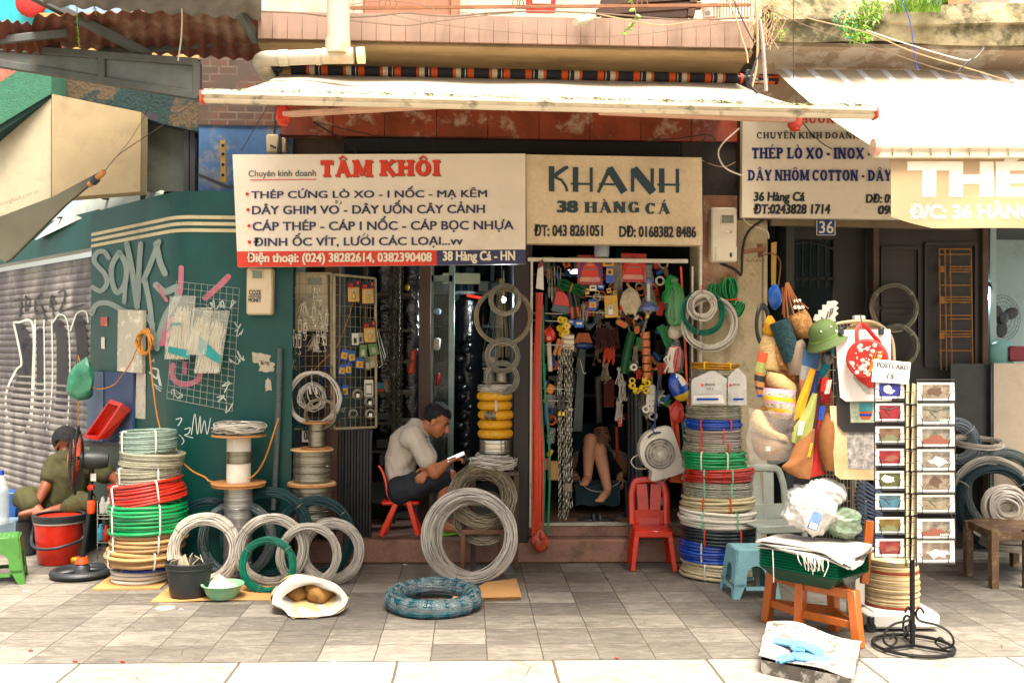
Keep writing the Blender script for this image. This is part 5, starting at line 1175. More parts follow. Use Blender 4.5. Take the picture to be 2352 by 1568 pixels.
def rx(tilt=0,yaw=0):return rotm(PI/2+tilt,0,yaw)
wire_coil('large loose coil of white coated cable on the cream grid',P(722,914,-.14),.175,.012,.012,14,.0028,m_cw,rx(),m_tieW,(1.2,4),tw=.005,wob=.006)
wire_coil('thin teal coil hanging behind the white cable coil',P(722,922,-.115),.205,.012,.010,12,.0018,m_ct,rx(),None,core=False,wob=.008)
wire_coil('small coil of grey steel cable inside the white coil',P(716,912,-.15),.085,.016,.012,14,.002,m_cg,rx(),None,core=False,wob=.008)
mb=MB();mb.tube(smooth_path([P(716,846,-.13),P(716,880,-.17),P(724,905,-.175),P(736,920,-.175),P(728,935,-.175),P(714,925,-.175),P(706,900,-.17),P(716,878,-.165)],7),.0045,6)
for u in(711,725):mb.tube([P(u,888,-.175),P(u+3,905,-.178)],.009,8)
solo('cable_sling',mb,m_steel,'looped steel cable sling with crimp ferrules in front of the white coil','cable')
mb=MB();strands(mb,.12,.014,.05,18,.0016,sy=.55);solo('blue_net_bundle',mb,mat('navy cord','#1d2f66',.6),'navy cord bundle hung behind the white cable coil','cord',loc=P(758,880,-.02),rot=rotm(PI/2,PI/2+.1))
wire_coil('brown-grey wire ring looped over the small steel spool',P(736,950,-.25),.105,.010,.008,14,.0018,m_csd,rx(.2),None,core=True)
m_y=mat('yellow card','#c0922a',.5);m_bkc=mat('black card','#1c1e22',.5);m_brass=mat('brass','#8a6a2a',.35,.8);m_blc=mat('blue card','#23509a',.5)
def card(label,f,u0,v0,u1,v1,mback,parts=(),cat='blister card',name='blister_card',group=None,tilt=0.0,th=.004,e=.035,hook=True):
 a,b,c,d=f(u0,v1,e),f(u1,v1,e),f(u1,v0,e),f(u0,v0,e);cen=(a+c)/2
 R_=rotm(0,tilt);T=lambda p:cen+R_@(np.asarray(p)-cen)
 t=thing(name,label,cat,cen,None,group);mb=MB();q=[T(p)for p in(a,b,c,d)];poly3(mb,q,(0,th,0));bkg=obj('backing',mb,mback,t)
 for nm,(x0,y0,x1,y1),mm,dep in parts:
  w_=[T(bil([d,c,b,a],x0,y1)),T(bil([d,c,b,a],x1,y1)),T(bil([d,c,b,a],x1,y0)),T(bil([d,c,b,a],x0,y0))]
  mb=MB();poly3(mb,[p+[0,-.0012-dep,0]for p in w_],(0,dep+.0004,0));obj(nm,mb,mm,bkg)
 if hook:mb=MB();tp=T((d+c)/2);mb.tube([tp+[0,.03,.02],tp+[0,.0,.022],tp+[0,-.006,.01],tp+[0,-.004,-.005]],.0014,4);obj('hanger',mb,m_steel,t)
 return t,(lambda x,y,off=0:T(bil([d,c,b,a],x,y))+np.array([0,-off,0]))
def padlock_on(t,W,cx=.5,cy=.68,w_=.02,h_=.024,m=None,ms=None):
 c=W(cx,cy,.008);mb=MB();mb.box(c,(w_,.012,h_),bev=.003);obj('padlock_body',mb,m or m_brass,t)
 mb=MB();r=w_*.36;mb.tube(np.concatenate([[c+[-r,0,h_*.4]],arcpts(c+[0,0,h_*.5+r*.8],r,PI,0,9),[c+[r,0,h_*.4]]]),w_*.10,6);obj('shackle_bow',mb,ms or m_steel,t)
for lab,u0,v0,u1,v1,ti in(('boxed padlock on yellow and black card, upper left of the angled grid',797,643,827,697,-.02),('boxed padlock on yellow and black card, upper right of the angled grid',830,646,860,701,-.02),('boxed padlock card on its own, middle right of the angled grid',834,736,864,790,-.06)):
 t,W=card(lab,G2,u0,v0,u1,v1,m_bkc,(('yellow_panel',(.07,.32,.93,.92),m_y,.0),('red_rule',(.07,.29,.93,.31),m_red,.0005),('badge',(.76,.05,.92,.2),m_red,.0005),('blister',(.12,.36,.88,.90),m_film,.022)),group='padlock cards on the angled grid',tilt=ti)
 padlock_on(t,W,.5,.68,.036,.042);mb=MB();put_text(mb,'REHE',[W(.12,.26,.003),W(.46,.26,.003),W(.46,.14,.003),W(.12,.14,.003)],.04);obj('brand_print',mb,m_red,t,smooth=False)
for i,(lab,u0,v0,u1,v1,ti)in enumerate((('blue card of brass barrel lock, top left of its cluster',783,802,800,826,.2),('blue lock card, second of its cluster',800,806,816,830,-.15),('blue lock card hanging lower left',778,837,794,860,.12),('blue lock card lower left, second',793,834,808,858,.05),('blue lock card at the right of the cluster',817,822,836,846,.1),('blue lock card alone at the lower left',786,884,800,908,0))):
 t,W=card(lab,G2,u0,v0,u1,v1,m_blc,(('yellow_panel',(.1,.3,.9,.9),m_y,.0),),group='blue lock cards on the angled grid',tilt=ti)
 mb=MB();mb.lathe([(.001,-.012),(.007,-.012),(.007,.010),(.001,.012)],W(.55,.62,.008),10);obj('lock_barrel',mb,m_brass,t)
for i,(lab,u0,v0,u1,v1,mm,ti)in enumerate((('white card holding a black clasp on the angled grid',808,765,824,792,m_white,0),('grey card partly behind the white clasp card',822,764,835,788,mat('grey card','#8f8a7d',.6),0),('green blister pack of screws, left of two',826,792,842,820,mat('green card','#5d7a4c',.4),.05),('green blister pack of screws, right of two',847,786,868,815,mat('green card','#5d7a4c',.4),-.2),('brown card of pins leaning on the grid edge',842,818,866,845,mat('tan card','#8d7a58',.5),-.25),('olive packet under the brown card',838,820,850,850,mat('olive card','#5b5b3e',.5),0))):
 t,W=card(lab,G2,u0,v0,u1,v1,mm,(('insert',(.3,.4,.72,.85),m_charc if i<2 else m_steel,.006),),group='small packs on the angled grid',tilt=ti)
t,W=card('white plastic price tag with grey border at the lower right of the angled grid',G2,837,872,857,910,m_white,(('panel',(.10,.2,.9,.92),mat('grey print','#6b6a64',.6),0),('inner_panel',(.2,.32,.8,.80),m_white,.0006)),name='price_tag',cat='tag')
for i,(u,v,r,lab)in enumerate(((821,905,.030,'silver wire ring with white tag, upper left of three'),(849,922,.030,'silver wire ring with handwritten tag, upper right'),(850,950,.030,'silver wire ring with tag at the lower right'),(811,950,.026,'silver wire ring at the lower left of the rings'))):
 w__=wire_coil(lab,G2(u,v,.05),r,.008,.010,26,.0009,m_cs,rx(.1,.3),None,core=True,group='small wire rings on the angled grid',wob=.001)
 if i in(1,2,0):mb=MB();c=G2(u+1,v+3,.072);mb.box(c,(.022,.001,.026),rotm(0,.1));obj('tag',mb,m_white,w__)
mb=MB();mb.box(G2(787,941,.05),(.024,.002,.034),rotm(0,.3));tg=solo('price_tag',mb,m_white,'white handwritten tag marked 25, tilted beside the white coil','tag')
mb=MB()
for a,b in(((868,755),(886,820)),((866,760),(878,838)),((872,790),(884,828))):mb.tube([P(a[0],a[1],.1),P(b[0],b[1],.08),P(b[0]-8,b[1]+6,.07)],.003,5)
solo('long_steel_hooks',mb,m_steel,'long steel hooks hanging at the outer edge of the angled grid','hooks')
mb=MB();mb.tube(smooth_path([P(812,690,.1),P(800,730,.1),P(786,768,.08),P(770,800,.0),P(735,835,-.02),P(700,870,.0)],6),.003,5);solo('slanting_string',mb,m_cordy,'thin orange cord running slantwise behind the grid panels','cord')
mb=MB()
for i in range(11):u=778+i*7;mb.box(P(u+3,1100,.12+.02*(i%2))*[1,1,0]+[0,0,.17+.39],(.020,.05,.78),bev=.003)
solo('folding_shutter',mb,mat('charcoal shutter','#2b2b2c',.5,.3),'folded dark ribbed shutter leaves below the angled grid','shutter')
nb2=thing('notice_board','white number plate behind the small steel spool','sign',P(712,1015,-.05));mb=MB();mb.box((P(694,1015,-.05)+P(742,985,-.05))/2,(.15,.008,.09));obj('plate',mb,m_white,nb2);text(nb2,'08766',tq(698,990,740,1010,-.055),m_blackt,.03)
# --------- cable spools
ub,Yb=551,-.45;sB=S(Yb)
def zz(u,v,Y):return P(u,v,Y)[2]
x0=X(551,Yb)
m_wound=mat('wound steel cable','#7d7867',.35,.75,var=.3,sc=30,stretch=(.2,.2,3))
spool('lowest spool of grey cable, under the white-core spool at left',(x0,Yb,0),.175,.07,.092,zz(551,1112,Yb),mat('pale steel cable','#9a9891',.35,.6,var=.25,sc=30,stretch=(.2,.2,3)),m_wood,group='wooden cable spools')
spool('plywood spool with white core and a few turns of cable',(x0,Yb,zz(551,1111,Yb)),.180,.079,.082,zz(551,997,Yb)-zz(551,1111,Yb),m_wound,m_wood,group='wooden cable spools',mc=m_white,wind=(.42,.68),ft=.014)
t=wire_coil('tangle of grey cable coiled on top of the white-core spool',(x0+.0,Yb,zz(551,983,Yb)),.13,.038,.030,34,.0042,m_cg,None,None,core=True,wob=.012,loose=.4)
Y2=-.22;x2=X(719,Y2)
zA,zB,zC,zD,zE=(zz(719,v,Y2)for v in(1196,1110,1030,1022,968))
mb=MB();mb.box((x2+.02,Y2+.03,zA-.02),(.46,.36,.035),bev=.004)
for sx in(-1,1):
 for sy in(-1,1):mb.box((x2+.02+sx*.19,Y2+.03+sy*.14,(zA-.04)/2),(.05,.05,zA-.04),bev=.004)
solo('wooden_bench',mb,m_brown,'low brown bench carrying the tall stack of wire spools','bench')
spool('largest wire spool at the foot of the second stack',(x2,Y2,zA),.168,.07,.138,zB-zA,m_wound,m_wood,group='wooden cable spools',fr2=.170)
spool('middle wire spool with pale lower flange in the second stack',(x2,Y2,zB),.165,.06,.128,zC-zB,m_wound,m_woodl,group='wooden cable spools',fr2=.148)
spool('smallest wire spool topping the second stack',(x2+.03,Y2,zC),.108,.03,.055,zE-zC,m_wound,m_wood,group='wooden cable spools',fr2=.10)
# --------- coils leaning on the ground, left group
def upright(label,u,v,Rpx,rpx,Y,m,n=44,wr=.0024,lean=-.14,yaw=0.0,group='wire coils leaning at the left',rz=None,tie=None,wob=.004,film=False,loose=.0):
 s_=S(Y);R0=(Rpx-rpx)*s_;ra_=rpx*s_;c=P(u,v,Y)
 c=np.array([c[0],c[1],max(c[2],R0+ra_*.8)])
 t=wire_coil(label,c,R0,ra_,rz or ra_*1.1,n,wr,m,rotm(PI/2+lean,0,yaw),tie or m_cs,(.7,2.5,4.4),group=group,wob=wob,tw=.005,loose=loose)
 if film:mb=MB();mb.torus((0,0,0),R0,ra_*1.12,seg=60,rs=10);obj('film',mb,m_film,t,local=True)
 return t
m_ct2=mat('petrol wire','#0c333a',.5,var=.2,sc=14,isl=.5,spec=.25)
upright('dark teal coil, back left, behind the white coil',478,1246,88,9,-.36,m_ct2)
upright('film-wrapped petrol coil behind the white coil',545,1238,88,11,-.48,m_ct2,film=True,n=36)
upright('wide dark teal coil at the back of the left group',612,1243,103,11,-.44,m_ct)
upright('dark teal coil at the back right under the spools',722,1250,92,10,-.42,m_ct)
upright('thick white coated coil at the front left',470,1268,83,13,-.66,m_cw,n=56,wr=.0028)
upright('pale galvanised coil in the middle of the left group',623,1283,82,11,-.66,m_cg,n=50,yaw=.1)
upright('large galvanised coil at the right of the left group',761,1275,74,11,-.60,m_cg,n=50)
upright('small pale galvanised coil in front of the large one',709,1292,72,8,-.70,m_cg,n=38)
upright('small bright green coil in front of the others',615,1306,64,8,-.86,m_ctl,n=44)
mb=MB();a=[G(345,1384),G(622,1379),G(640,1335),G(410,1335)];g=[[np.array(bil([a[3],a[2],a[1],a[0]],s_,t))+[0,0,.006+.004*math.sin(7*s_+4*t)]for s_ in np.linspace(0,1,12)]for t in np.linspace(0,1,8)];mb.grid(np.array(g),thick=.004);solo('cardboard_sheet',mb,m_card,'cardboard sheet under the black bucket and mint bowl','cardboard')
bk2=thing('bucket','black oval bucket of cardboard offcuts on the cardboard sheet','bucket',(X(440,-.97),-.97,.01));c=np.array([X(440,-.97),-.97,.012])
mb=MB();mb.lathe([(.001,0),(.105,0),(.115,.02),(.135,.165),(.145,.20),(.148,.205),(.140,.21),(.128,.17),(.10,.02),(.001,.02)],c,36,sy=.85);mb.lathe([(.137,.165),(.142,.168),(.142,.174),(.138,.176)],c,36,sy=.85);obj('body',mb,m_charc,bk2)
for i in range(7):
 mb=MB();p=c+[(i-3)*.03,.02*RNG.normal(),.19+.02*RNG.random()];mb.box(p,(.08,.003,.06),rotm(.5*RNG.normal(),.6*RNG.normal(),RNG.normal()));solo('card_offcut',mb,mat('pale card','#b3a88e',.8,var=.2),'pale card offcut sticking out of the black bucket','offcut',group='card offcuts in the black bucket')
bw_=thing('plastic_bowl','mint green plastic bowl on the cardboard holding crumpled white film','bowl',(X(517,-1.02),-1.02,.012));c=np.array([X(517,-1.02),-1.02,.012])
mb=MB();mb.lathe([(.001,0),(.078,0),(.10,.03),(.118,.075),(.13,.082),(.128,.086),(.114,.082),(.095,.035),(.07,.008),(.001,.008)],c,36);obj('body',mb,mat('mint plastic','#7fb98d',.35,var=.1,alpha=.95,dirt=.4,dc='#a99a6a',dsc=8),bw_)
mb=MB();g=[]
for t in np.linspace(0,1,14):g.append([c+[.09*(1-t)*math.cos(q)*(1+.12*math.sin(5*q+9*t))-.03*t,.075*(1-t)*math.sin(q)*(1+.12*math.sin(4*q-7*t)),.045+.095*t**.8+.01*math.sin(7*q+11*t)]for q in np.linspace(0,2*PI,30)])
mb.grid(np.array(g));solo('crumpled_film',mb,m_filmw,'crumpled milky plastic heaped in the mint bowl','plastic film')
sk=thing('paper_sack','open woven sack lying on the paving with white lining turned out','sack',G(705,1425));ys=-1.35
rimp=[(625,1386),(652,1400),(672,1425),(688,1432),(720,1428),(760,1414),(790,1393),(799,1374),(790,1358),(768,1338),(735,1327),(690,1318),(668,1323),(640,1345),(628,1365)]
def rimY(u,v):return-1.50+(1432-v)*.0022
rim=smooth_path([P(u,v,rimY(u,v))for u,v in rimp+rimp[:1]],4)[:-1];
rim=np.array([[p[0],p[1],max(p[2],.012)]for p in rim])
inp=[(653,1388),(668,1402),(690,1412),(720,1414),(750,1408),(770,1396),(782,1376),(768,1360),(745,1352),(720,1342),(700,1344),(680,1350),(660,1362),(650,1372),(649,1380)]
inn=smooth_path([P(u,v,rimY(u,v)+.05)for u,v in inp+inp[:1]],4)[:-1];inn=np.array([[p[0],p[1],max(p[2],.015)]for p in inn])
cR=rim.mean(0);body=[]
for t in np.linspace(0,1,10):
 f=1-.55*t**1.6;q=cR+(rim-cR)*f*(1.02+.04*np.sin(np.arange(len(rim))*.9+5*t))[:,None]+np.array([-.12,.40,.0])*t;q[:,2]=np.maximum(q[:,2]*(1-.25*t),.008+.0*t);body.append(np.concatenate([q,q[:1]]))
mb=MB();mb.grid(np.array(body));obj('sack_body',mb,mat('kraft woven sack','#b59b6c',.8,var=.15,sc=20,dirt=.25),sk)
mb=MB();k=[np.concatenate([rim,rim[:1]])+[0,-.004,.002]]
for t in np.linspace(.25,1,4):k.append(np.concatenate([rim*(1-t)+inn*t,(rim*(1-t)+inn*t)[:1]])+[0,-.012*math.sin(PI*t),0])
for t in(.3,.6,.9):q=inn+(inn.mean(0)-inn)*t*.25+np.array([-.05,.30,.0])*t;q[:,2]=np.maximum(q[:,2],.012);k.append(np.concatenate([q,q[:1]]))
mb.grid(np.array(k));obj('lining',mb,mat('white lining','#aaa49a',.6,var=.06,bump=.3,bsc=12),sk)
m_kb=mat('brown bundle','#8f6a35',.8,var=.15,sc=10,bump=.4,bsc=20)
for i,(u,v,r,lab)in enumerate(((735,1380,(.085,.10,.075),'round brown paper bundle printed with a lot number inside the sack'),(685,1366,(.075,.09,.055),'brown paper bundle at the left inside the sack'),(706,1362,(.06,.08,.05),'brown paper bundle behind the other two in the sack'))):
 mb=MB();c=P(u,v,-1.17+.05*i);c[2]=max(c[2],r[2]+.01);mb.sphere(c,r,20,12)
 V=mb.V[0];d=V-c;V+=d*(.10*np.sin(d[:,0]*60+i)*np.sin(d[:,2]*70+d[:,1]*30))[:,None];b_=solo('paper_bundle',mb,m_kb,lab,'bundle')
 if i==0:text(b_,'LOT No.',[P(720,1384,-1.275),P(729,1368,-1.275),P(733,1370,-1.275),P(724,1386,-1.275)],m_blackt,.02,off=-.004)
 # --------- right-hand big coils on a steel stand
stn=thing('steel_stand','rusty square-tube stand behind the big galvanised coil','stand',G(1105,1325));mb=MB();Yst=-.42
for u in(1066,1155):
 for dy in(0,.26):mb.box((X(u,Yst),Yst+dy,zz(u,1218,Yst)/2),(.028,.028,zz(u,1218,Yst)),bev=.002)
for dy in(0,.26):mb.bar(P(1060,1220,Yst)+[0,dy,0],P(1160,1220,Yst)+[0,dy,0],.03,.03)
for u in(1066,1155):mb.bar(P(u,1220,Yst),P(u,1220,Yst)+[0,.26,0],.03,.03)
obj('frame',mb,mat('rusty tube','#6b4a36',.6,.3,var=.3,dirt=.4),stn)
upright('big galvanised coil leaning in front of the steel stand',1078,1243,108,13,-.60,m_cg,n=70,wr=.003,lean=-.16,group='big coils by the steel stand',wob=.006)
upright('twin galvanised coil tucked just behind the big front coil',1090,1246,98,10,-.53,m_cg,n=40,wr=.003,lean=-.18,yaw=.12,group='big coils by the steel stand',wob=.007)
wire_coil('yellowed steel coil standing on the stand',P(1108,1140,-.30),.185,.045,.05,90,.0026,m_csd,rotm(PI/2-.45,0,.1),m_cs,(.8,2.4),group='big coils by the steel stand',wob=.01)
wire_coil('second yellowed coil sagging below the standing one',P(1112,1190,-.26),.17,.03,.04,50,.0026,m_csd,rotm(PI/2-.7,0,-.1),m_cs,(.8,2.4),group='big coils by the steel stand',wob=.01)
Y3=-.12;x3=X(1138,Y3);zq=lambda v:zz(1138,v,Y3)
mb=MB();mb.box((x3,Y3+.06,zq(1085)),(.34,.30,.03),bev=.004)
for sx in(-1,1):
 for sy in(0,1):mb.box((x3+sx*.15,Y3-.06+.24*sy,zq(1085)/2),(.035,.035,zq(1085)-.02))
solo('side_table',mb,m_brown,'small brown table carrying the yellow wrapped rings','table')
t=wire_coil('untidy white wire coil lying under the steel spool',(x3-.02,Y3,zq(1060)),.12,.045,.045,46,.0032,m_cw,None,None,core=True,wob=.014,loose=.3)
spool('bright steel spool below the yellow rings',(x3,Y3,zq(1040)),.112,.08,.108,zq(1007)-zq(1040),mat('bright steel','#a6a294',.22,.9,var=.15,sc=30,stretch=(.2,.2,3)),m_charc,group='spools of the yellow stack',ft=.004)
m_yel=mat('yellow wrap','#c08a08',.55,var=.15,sc=8,bump=.7,bsc=30)
for i in range(5):
 v=995-i*21.5;lab=['lowest yellow wrapped ring of the stack','second yellow wrapped ring from the bottom','middle yellow ring with torn wrap showing wire','fourth yellow wrapped ring with white tape','topmost yellow wrapped ring under the grey coil'][i]
 c=(x3+.003*RNG.normal(),Y3,zq(v));t=thing('wrapped_ring',lab,'wrapped wire ring',c,None,'yellow wrapped rings');mb=MB();mb.torus((0,0,0),.092-.003*(i%2),.034,seg=48,rs=12,flat=.97)
 V=mb.V[0];aa=np.arctan2(V[:,1],V[:,0]);V*=(1+.012*np.sin(aa*23+i)+.010*np.sin(aa*11+V[:,2]*90))[:,None];obj('wrap',mb,m_yel,t,local=True)
 if i==2:mb=MB();mb.torus((0,0,0),.096,.032,seg=60,rs=10);F_,mi=mb.F[0];ce=mb.V[0][F_].mean(1);aa=np.arctan2(ce[:,1],ce[:,0]);mb.F=[(F_[(aa>-2.3)&(aa<-1.6)],0)];obj('bare_wire',mb,m_cs,t,local=True)
 if i==3:mb=MB();ring_tie(mb,.092,.034,.034,-1.5,.02);obj('tape',mb,m_white,t,local=True)
wire_coil('grey coil capping the yellow rings',(x3,Y3,zq(892)),.105,.02,.028,40,.0018,m_cg,None,None,core=True)
for i,(du,v0_,v1_,r,lab)in enumerate(((-14,878,845,.05,'small silver wire spool at the left on the yellow stack'),(13,878,850,.048,'small silver wire spool at the right on the yellow stack'),(-6,844,820,.042,'topmost silver wire spool with wide pale flange'))):
 spool(lab,(x3+du*.0031,Y3+.01*i,zq(v0_)),r,.025,.040,zq(v1_)-zq(v0_),m_cs,m_woodl,group='spools of the yellow stack',ft=.005)
Yh=-.20
for lab,u,v,R_,r_,til in(('large thin ring of wire hanging over the yellow stack',1156,727,67,4.5,0),('medium wire ring hung inside the large thin ring',1160,688,37,5,.0),('hanging wire ring above the little spools',1154,817,41,6,.1),('lowest hanging wire ring in front of the little spools',1153,868,40,6,.0)):
 upright(lab,u,v,R_,r_,Yh-.02*(u%3),m_cs if R_<60 else m_csd,n=34,wr=.0016,lean=til,group='wire rings hanging by the door post',wob=.002)
mb=MB()
for k in range(46):a=RNG.normal()*12;mb.tube([P(1152+a*.25,640,-.13),P(1150+a,820,-.12+.01*RNG.normal())],.0009,3)
solo('hanging_wire_skein',mb,m_csd,'fine grey wire skein hanging behind the wire rings','wire')
mb=MB();mb.tube([P(1152,606,-.16),P(1153,640,-.18),P(1156,665,-.2)],.0018,4);mb.tube([P(1153,640,-.18),P(1154,785,-.22),P(1153,835,-.22)],.0016,4);solo('hanging_wire',mb,m_steel,'single wire the hanging rings are strung on','wire')
t=wire_coil('petrol green coil in shiny film lying on the paving',(X(1000,-1.25),-1.25,.062),.242,.042,.050,80,.003,mat('petrol coil','#074450',.4,var=.2,sc=14,isl=.4,spec=.3),rotm(.05,0,0),m_ct,(.4,2.0,3.4,4.6),wob=.006)
mb=MB();mb.torus((0,0,0),.242,.051,seg=80,rs=14);V=mb.V[0];aa=np.arctan2(V[:,1],V[:,0]);V+=(V-.242*np.stack([np.cos(aa),np.sin(aa),0*aa],1))*(.05*np.sin(aa*41)+.10*np.sin(aa*17+1))[:,None];obj('film',mb,m_film,t,local=True)
cdb=thing('folded_carton','folded kraft carton lying behind the film-wrapped coil','cardboard',G(1150,1382));mb=MB()
a=[G(1050,1382),G(1192,1378),G(1180,1336),G(1110,1345)]
for i in range(3):poly3(mb,[np.array(p)+[.008*i,-.006*i,.004+.010*i]for p in a],(0,0,.005))
mb.tube([G(1042,1381)+[0,0,.02],G(1078,1386)+[0,0,.02]],.016,10);obj('layers',mb,m_card,cdb)

# --------- inside the left hardware shop
m_glass=mat('shop glass','#9fb0aa',.05,alpha=.12,spec=.9)
gd=thing('glass_door','aluminium framed glass door standing open inside the left shop','door',P(1010,1230,.9));mb=MB()
for u,w_ in((1036,.05),(990,.04)):mb.box(P(u,900,.9)*[1,1,0]+[0,0,1.4],(w_,.05,2.5),bev=.004)
mb.bar(P(985,640,.9),P(1040,640,.9),.05,.05);obj('frame',mb,mat('green alu','#7d8f88',.4,.4,dirt=.3),gd)
mb=MB();poly3(mb,[P(990,1220,.9),P(1036,1220,.9),P(1036,640,.9),P(990,640,.9)],(0,.006,0));obj('pane',mb,m_glass,gd)
mb=MB();mb.box(P(975,900,.6)*[1,1,0]+[0,0,1.4],(.09,.09,2.5),bev=.004);solo('inner_post',mb,m_brown,'brown timber post just inside the left shop','post')
for i in range(9):
 u=896+i*3.6;mb=MB();y=.42+.05*(i%3);tp=P(u,612,y);L_=(1030-612-RNG.integers(0,60))*S(y);chain_mesh(mb,(0,0,0),L_,.016,.030,.0026,.004*RNG.normal())
 solo('steel_chain',mb,mat('dark chain','#6b675c',.35,.8,var=.2),'dark steel chain in the bunch hanging in the left shop doorway','chain',group='chains in the left doorway',loc=tp)
sh=thing('shelf_unit','dark shelf unit with small boxes behind the angled grid','shelf',P(890,1210,.8));mb=MB()
for v in(680,760,830,900,967,1030,1100):mb.box(P(890,v,.95),(.42,.5,.02))
for u in(838,905):mb.box(P(u,900,.72)*[1,1,0]+[0,0,1.3],(.03,.03,2.3))
obj('frame',mb,mat('dusty shelf','#4c4334',.7,dirt=.3),sh)
for i,(u,v,w_,h_,mm,lab)in enumerate(((875,885,.05,.05,mat('cyan box','#2a7a9a',.5),'cyan box on the shelf behind the angled grid'),(889,885,.05,.07,mat('kraft box','#a08a5e',.7),'kraft paper packet on the shelf behind the angled grid'),(893,898,.05,.025,m_white,'white printed box low on the same shelf'),(876,897,.045,.03,m_orange,'orange packet under the cyan box'),(880,815,.07,.06,m_charc,'dark carton on the upper shelf'),(886,955,.12,.06,m_charc,'dark carton on a lower shelf of the unit'),(880,1018,.10,.07,m_charc,'black case on the lowest visible shelf'))):
 mb=MB();mb.box(P(u,v,.78),(w_,.06,h_),bev=.003);solo('box',mb,mm,lab,'box')
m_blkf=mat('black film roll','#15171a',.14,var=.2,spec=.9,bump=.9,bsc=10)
for i,(u,y,r,z0,z1,lab)in enumerate(((880,1.5,.17,.4,2.3,'black film roll standing behind the chains'),(945,1.3,.13,.5,2.4,'black film roll standing right of the chains'),(1075,2.2,.14,.3,2.0,'black film roll standing behind the glass door'))):
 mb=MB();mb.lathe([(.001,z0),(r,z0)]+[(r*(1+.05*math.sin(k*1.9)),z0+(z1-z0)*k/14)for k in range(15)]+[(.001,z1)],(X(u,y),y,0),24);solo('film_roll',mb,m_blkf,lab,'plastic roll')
bs=thing('back_shelf','steel shelving at the back of the left shop','shelf',P(1080,1100,3.6));mb=MB()
for z in(.6,1.0,1.4,1.8,2.15):mb.box((X(1090,3.6),3.6,z),(1.9,.5,.03))
for u in(960,1050,1130,1210):mb.box((X(u,3.4),3.4,1.3),(.04,.04,2.3))
obj('frame',mb,mat('grey shelf','#59635f',.5,.3),bs)
cols=['#6d8a84','#394f55','#8b8f86','#7c4a2a','#b0a98c','#27424a','#5c6d44','#a33a22']
for i in range(42):
 z=[.62,1.02,1.42,1.82,2.17][i%5];u=965+(i*37)%240;w_=.06+.10*RNG.random();h_=.08+.2*RNG.random();mb=MB()
 if i%3:mb.box((X(u,3.45),3.45+.06*RNG.random(),z+h_/2),(w_,.12,h_),bev=.006)
 else:mb.lathe([(.001,0),(w_*.5,0),(w_*.5,h_*.8),(w_*.25,h_),(.001,h_)],(X(u,3.4),3.4,z),14)
 solo('stock_carton' if i%3 else 'stock_bottle',mb,mat('stock %d'%(i%8),cols[i%8],.4),'carton standing on the dim back shelving of the left shop' if i%3 else 'bottle standing on the dim back shelving of the left shop','carton' if i%3 else 'bottle',group='cartons on the back shelving' if i%3 else 'bottles on the back shelving')
for i,(u,v)in enumerate(((1060,760),(1095,765),(1062,830))):
 mb=MB();mb.tube([P(u-22,v,2.6),P(u+40,v+1,2.7)],.045,12);solo('steel_pipe',mb,mat('pipe steel','#5f7276',.25,.8),['upper left steel pipe lying in the left shop','upper right steel pipe end catching light in the left shop','lower steel pipe lying in the left shop'][i],'pipe')
for i in range(12):
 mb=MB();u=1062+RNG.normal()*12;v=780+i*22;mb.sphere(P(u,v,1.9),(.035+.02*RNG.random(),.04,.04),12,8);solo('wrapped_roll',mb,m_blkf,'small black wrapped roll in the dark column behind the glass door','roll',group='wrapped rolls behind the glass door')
mb=MB();mb.box(P(1060,640,2.2),(.35,.05,.10));solo('pale_board',mb,mat('cream board','#a7a07a',.7),'cream board leaning high up inside the left shop','board')
hm=thing('fish_shaped_net','clear strainer with red handle lying high on a shelf','strainer',P(1070,690,1.4));mb=MB();mb.sphere(P(1065,672,1.4),(.11,.08,.02),20,8);obj('bowl',mb,m_film,hm);mb=MB();mb.tube([P(1072,678,1.36),P(1105,684,1.36)],.014,8);obj('handle',mb,m_redp,hm)
for i,(u,v,w_,h_,mm,lab)in enumerate(((947,830,.05,.20,m_orange,'orange tool hanging beside the chains in the left shop'),(1003,790,.06,.10,m_white,'white packet hanging at the glass door edge'),(1003,715,.07,.05,mat('blue white pack','#8aa6b8',.3),'blue-white packet catching light at the glass door'),(1006,870,.03,.10,m_redp,'red packet at the glass door edge'),(935,660,.04,.05,mat('dark yellow','#a07a12',.5),'round yellow tag high beside the chains'))):
 mb=MB();mb.box(P(u,v,.8),(w_,.05,h_),rotm(0,.12),bev=.012);solo('hanging_packet',mb,mm,lab,'packet')
bulb=thing('light_bulb','small lit bulb hanging inside the left shop','lamp',P(1157,688,1.0));mb=MB();mb.sphere(P(1157,688,1.0),(.018,.018,.026),12,8);obj('bulb',mb,mat('bulb glow','#f4f6ff',.4,emit=9),bulb);mb=MB();mb.tube([P(1157,678,1.0),P(1157,620,1.0)],.004,5);obj('flex',mb,m_black,bulb)
bl_=bpy.data.lights.new('bulb_light','POINT');bl_.energy=9;bl_.color=(.85,.95,1);bl_.shadow_soft_size=.03;blo=bpy.data.objects.new('bulb_light',bl_);COL.objects.link(blo);blo.location=P(1157,692,.9)

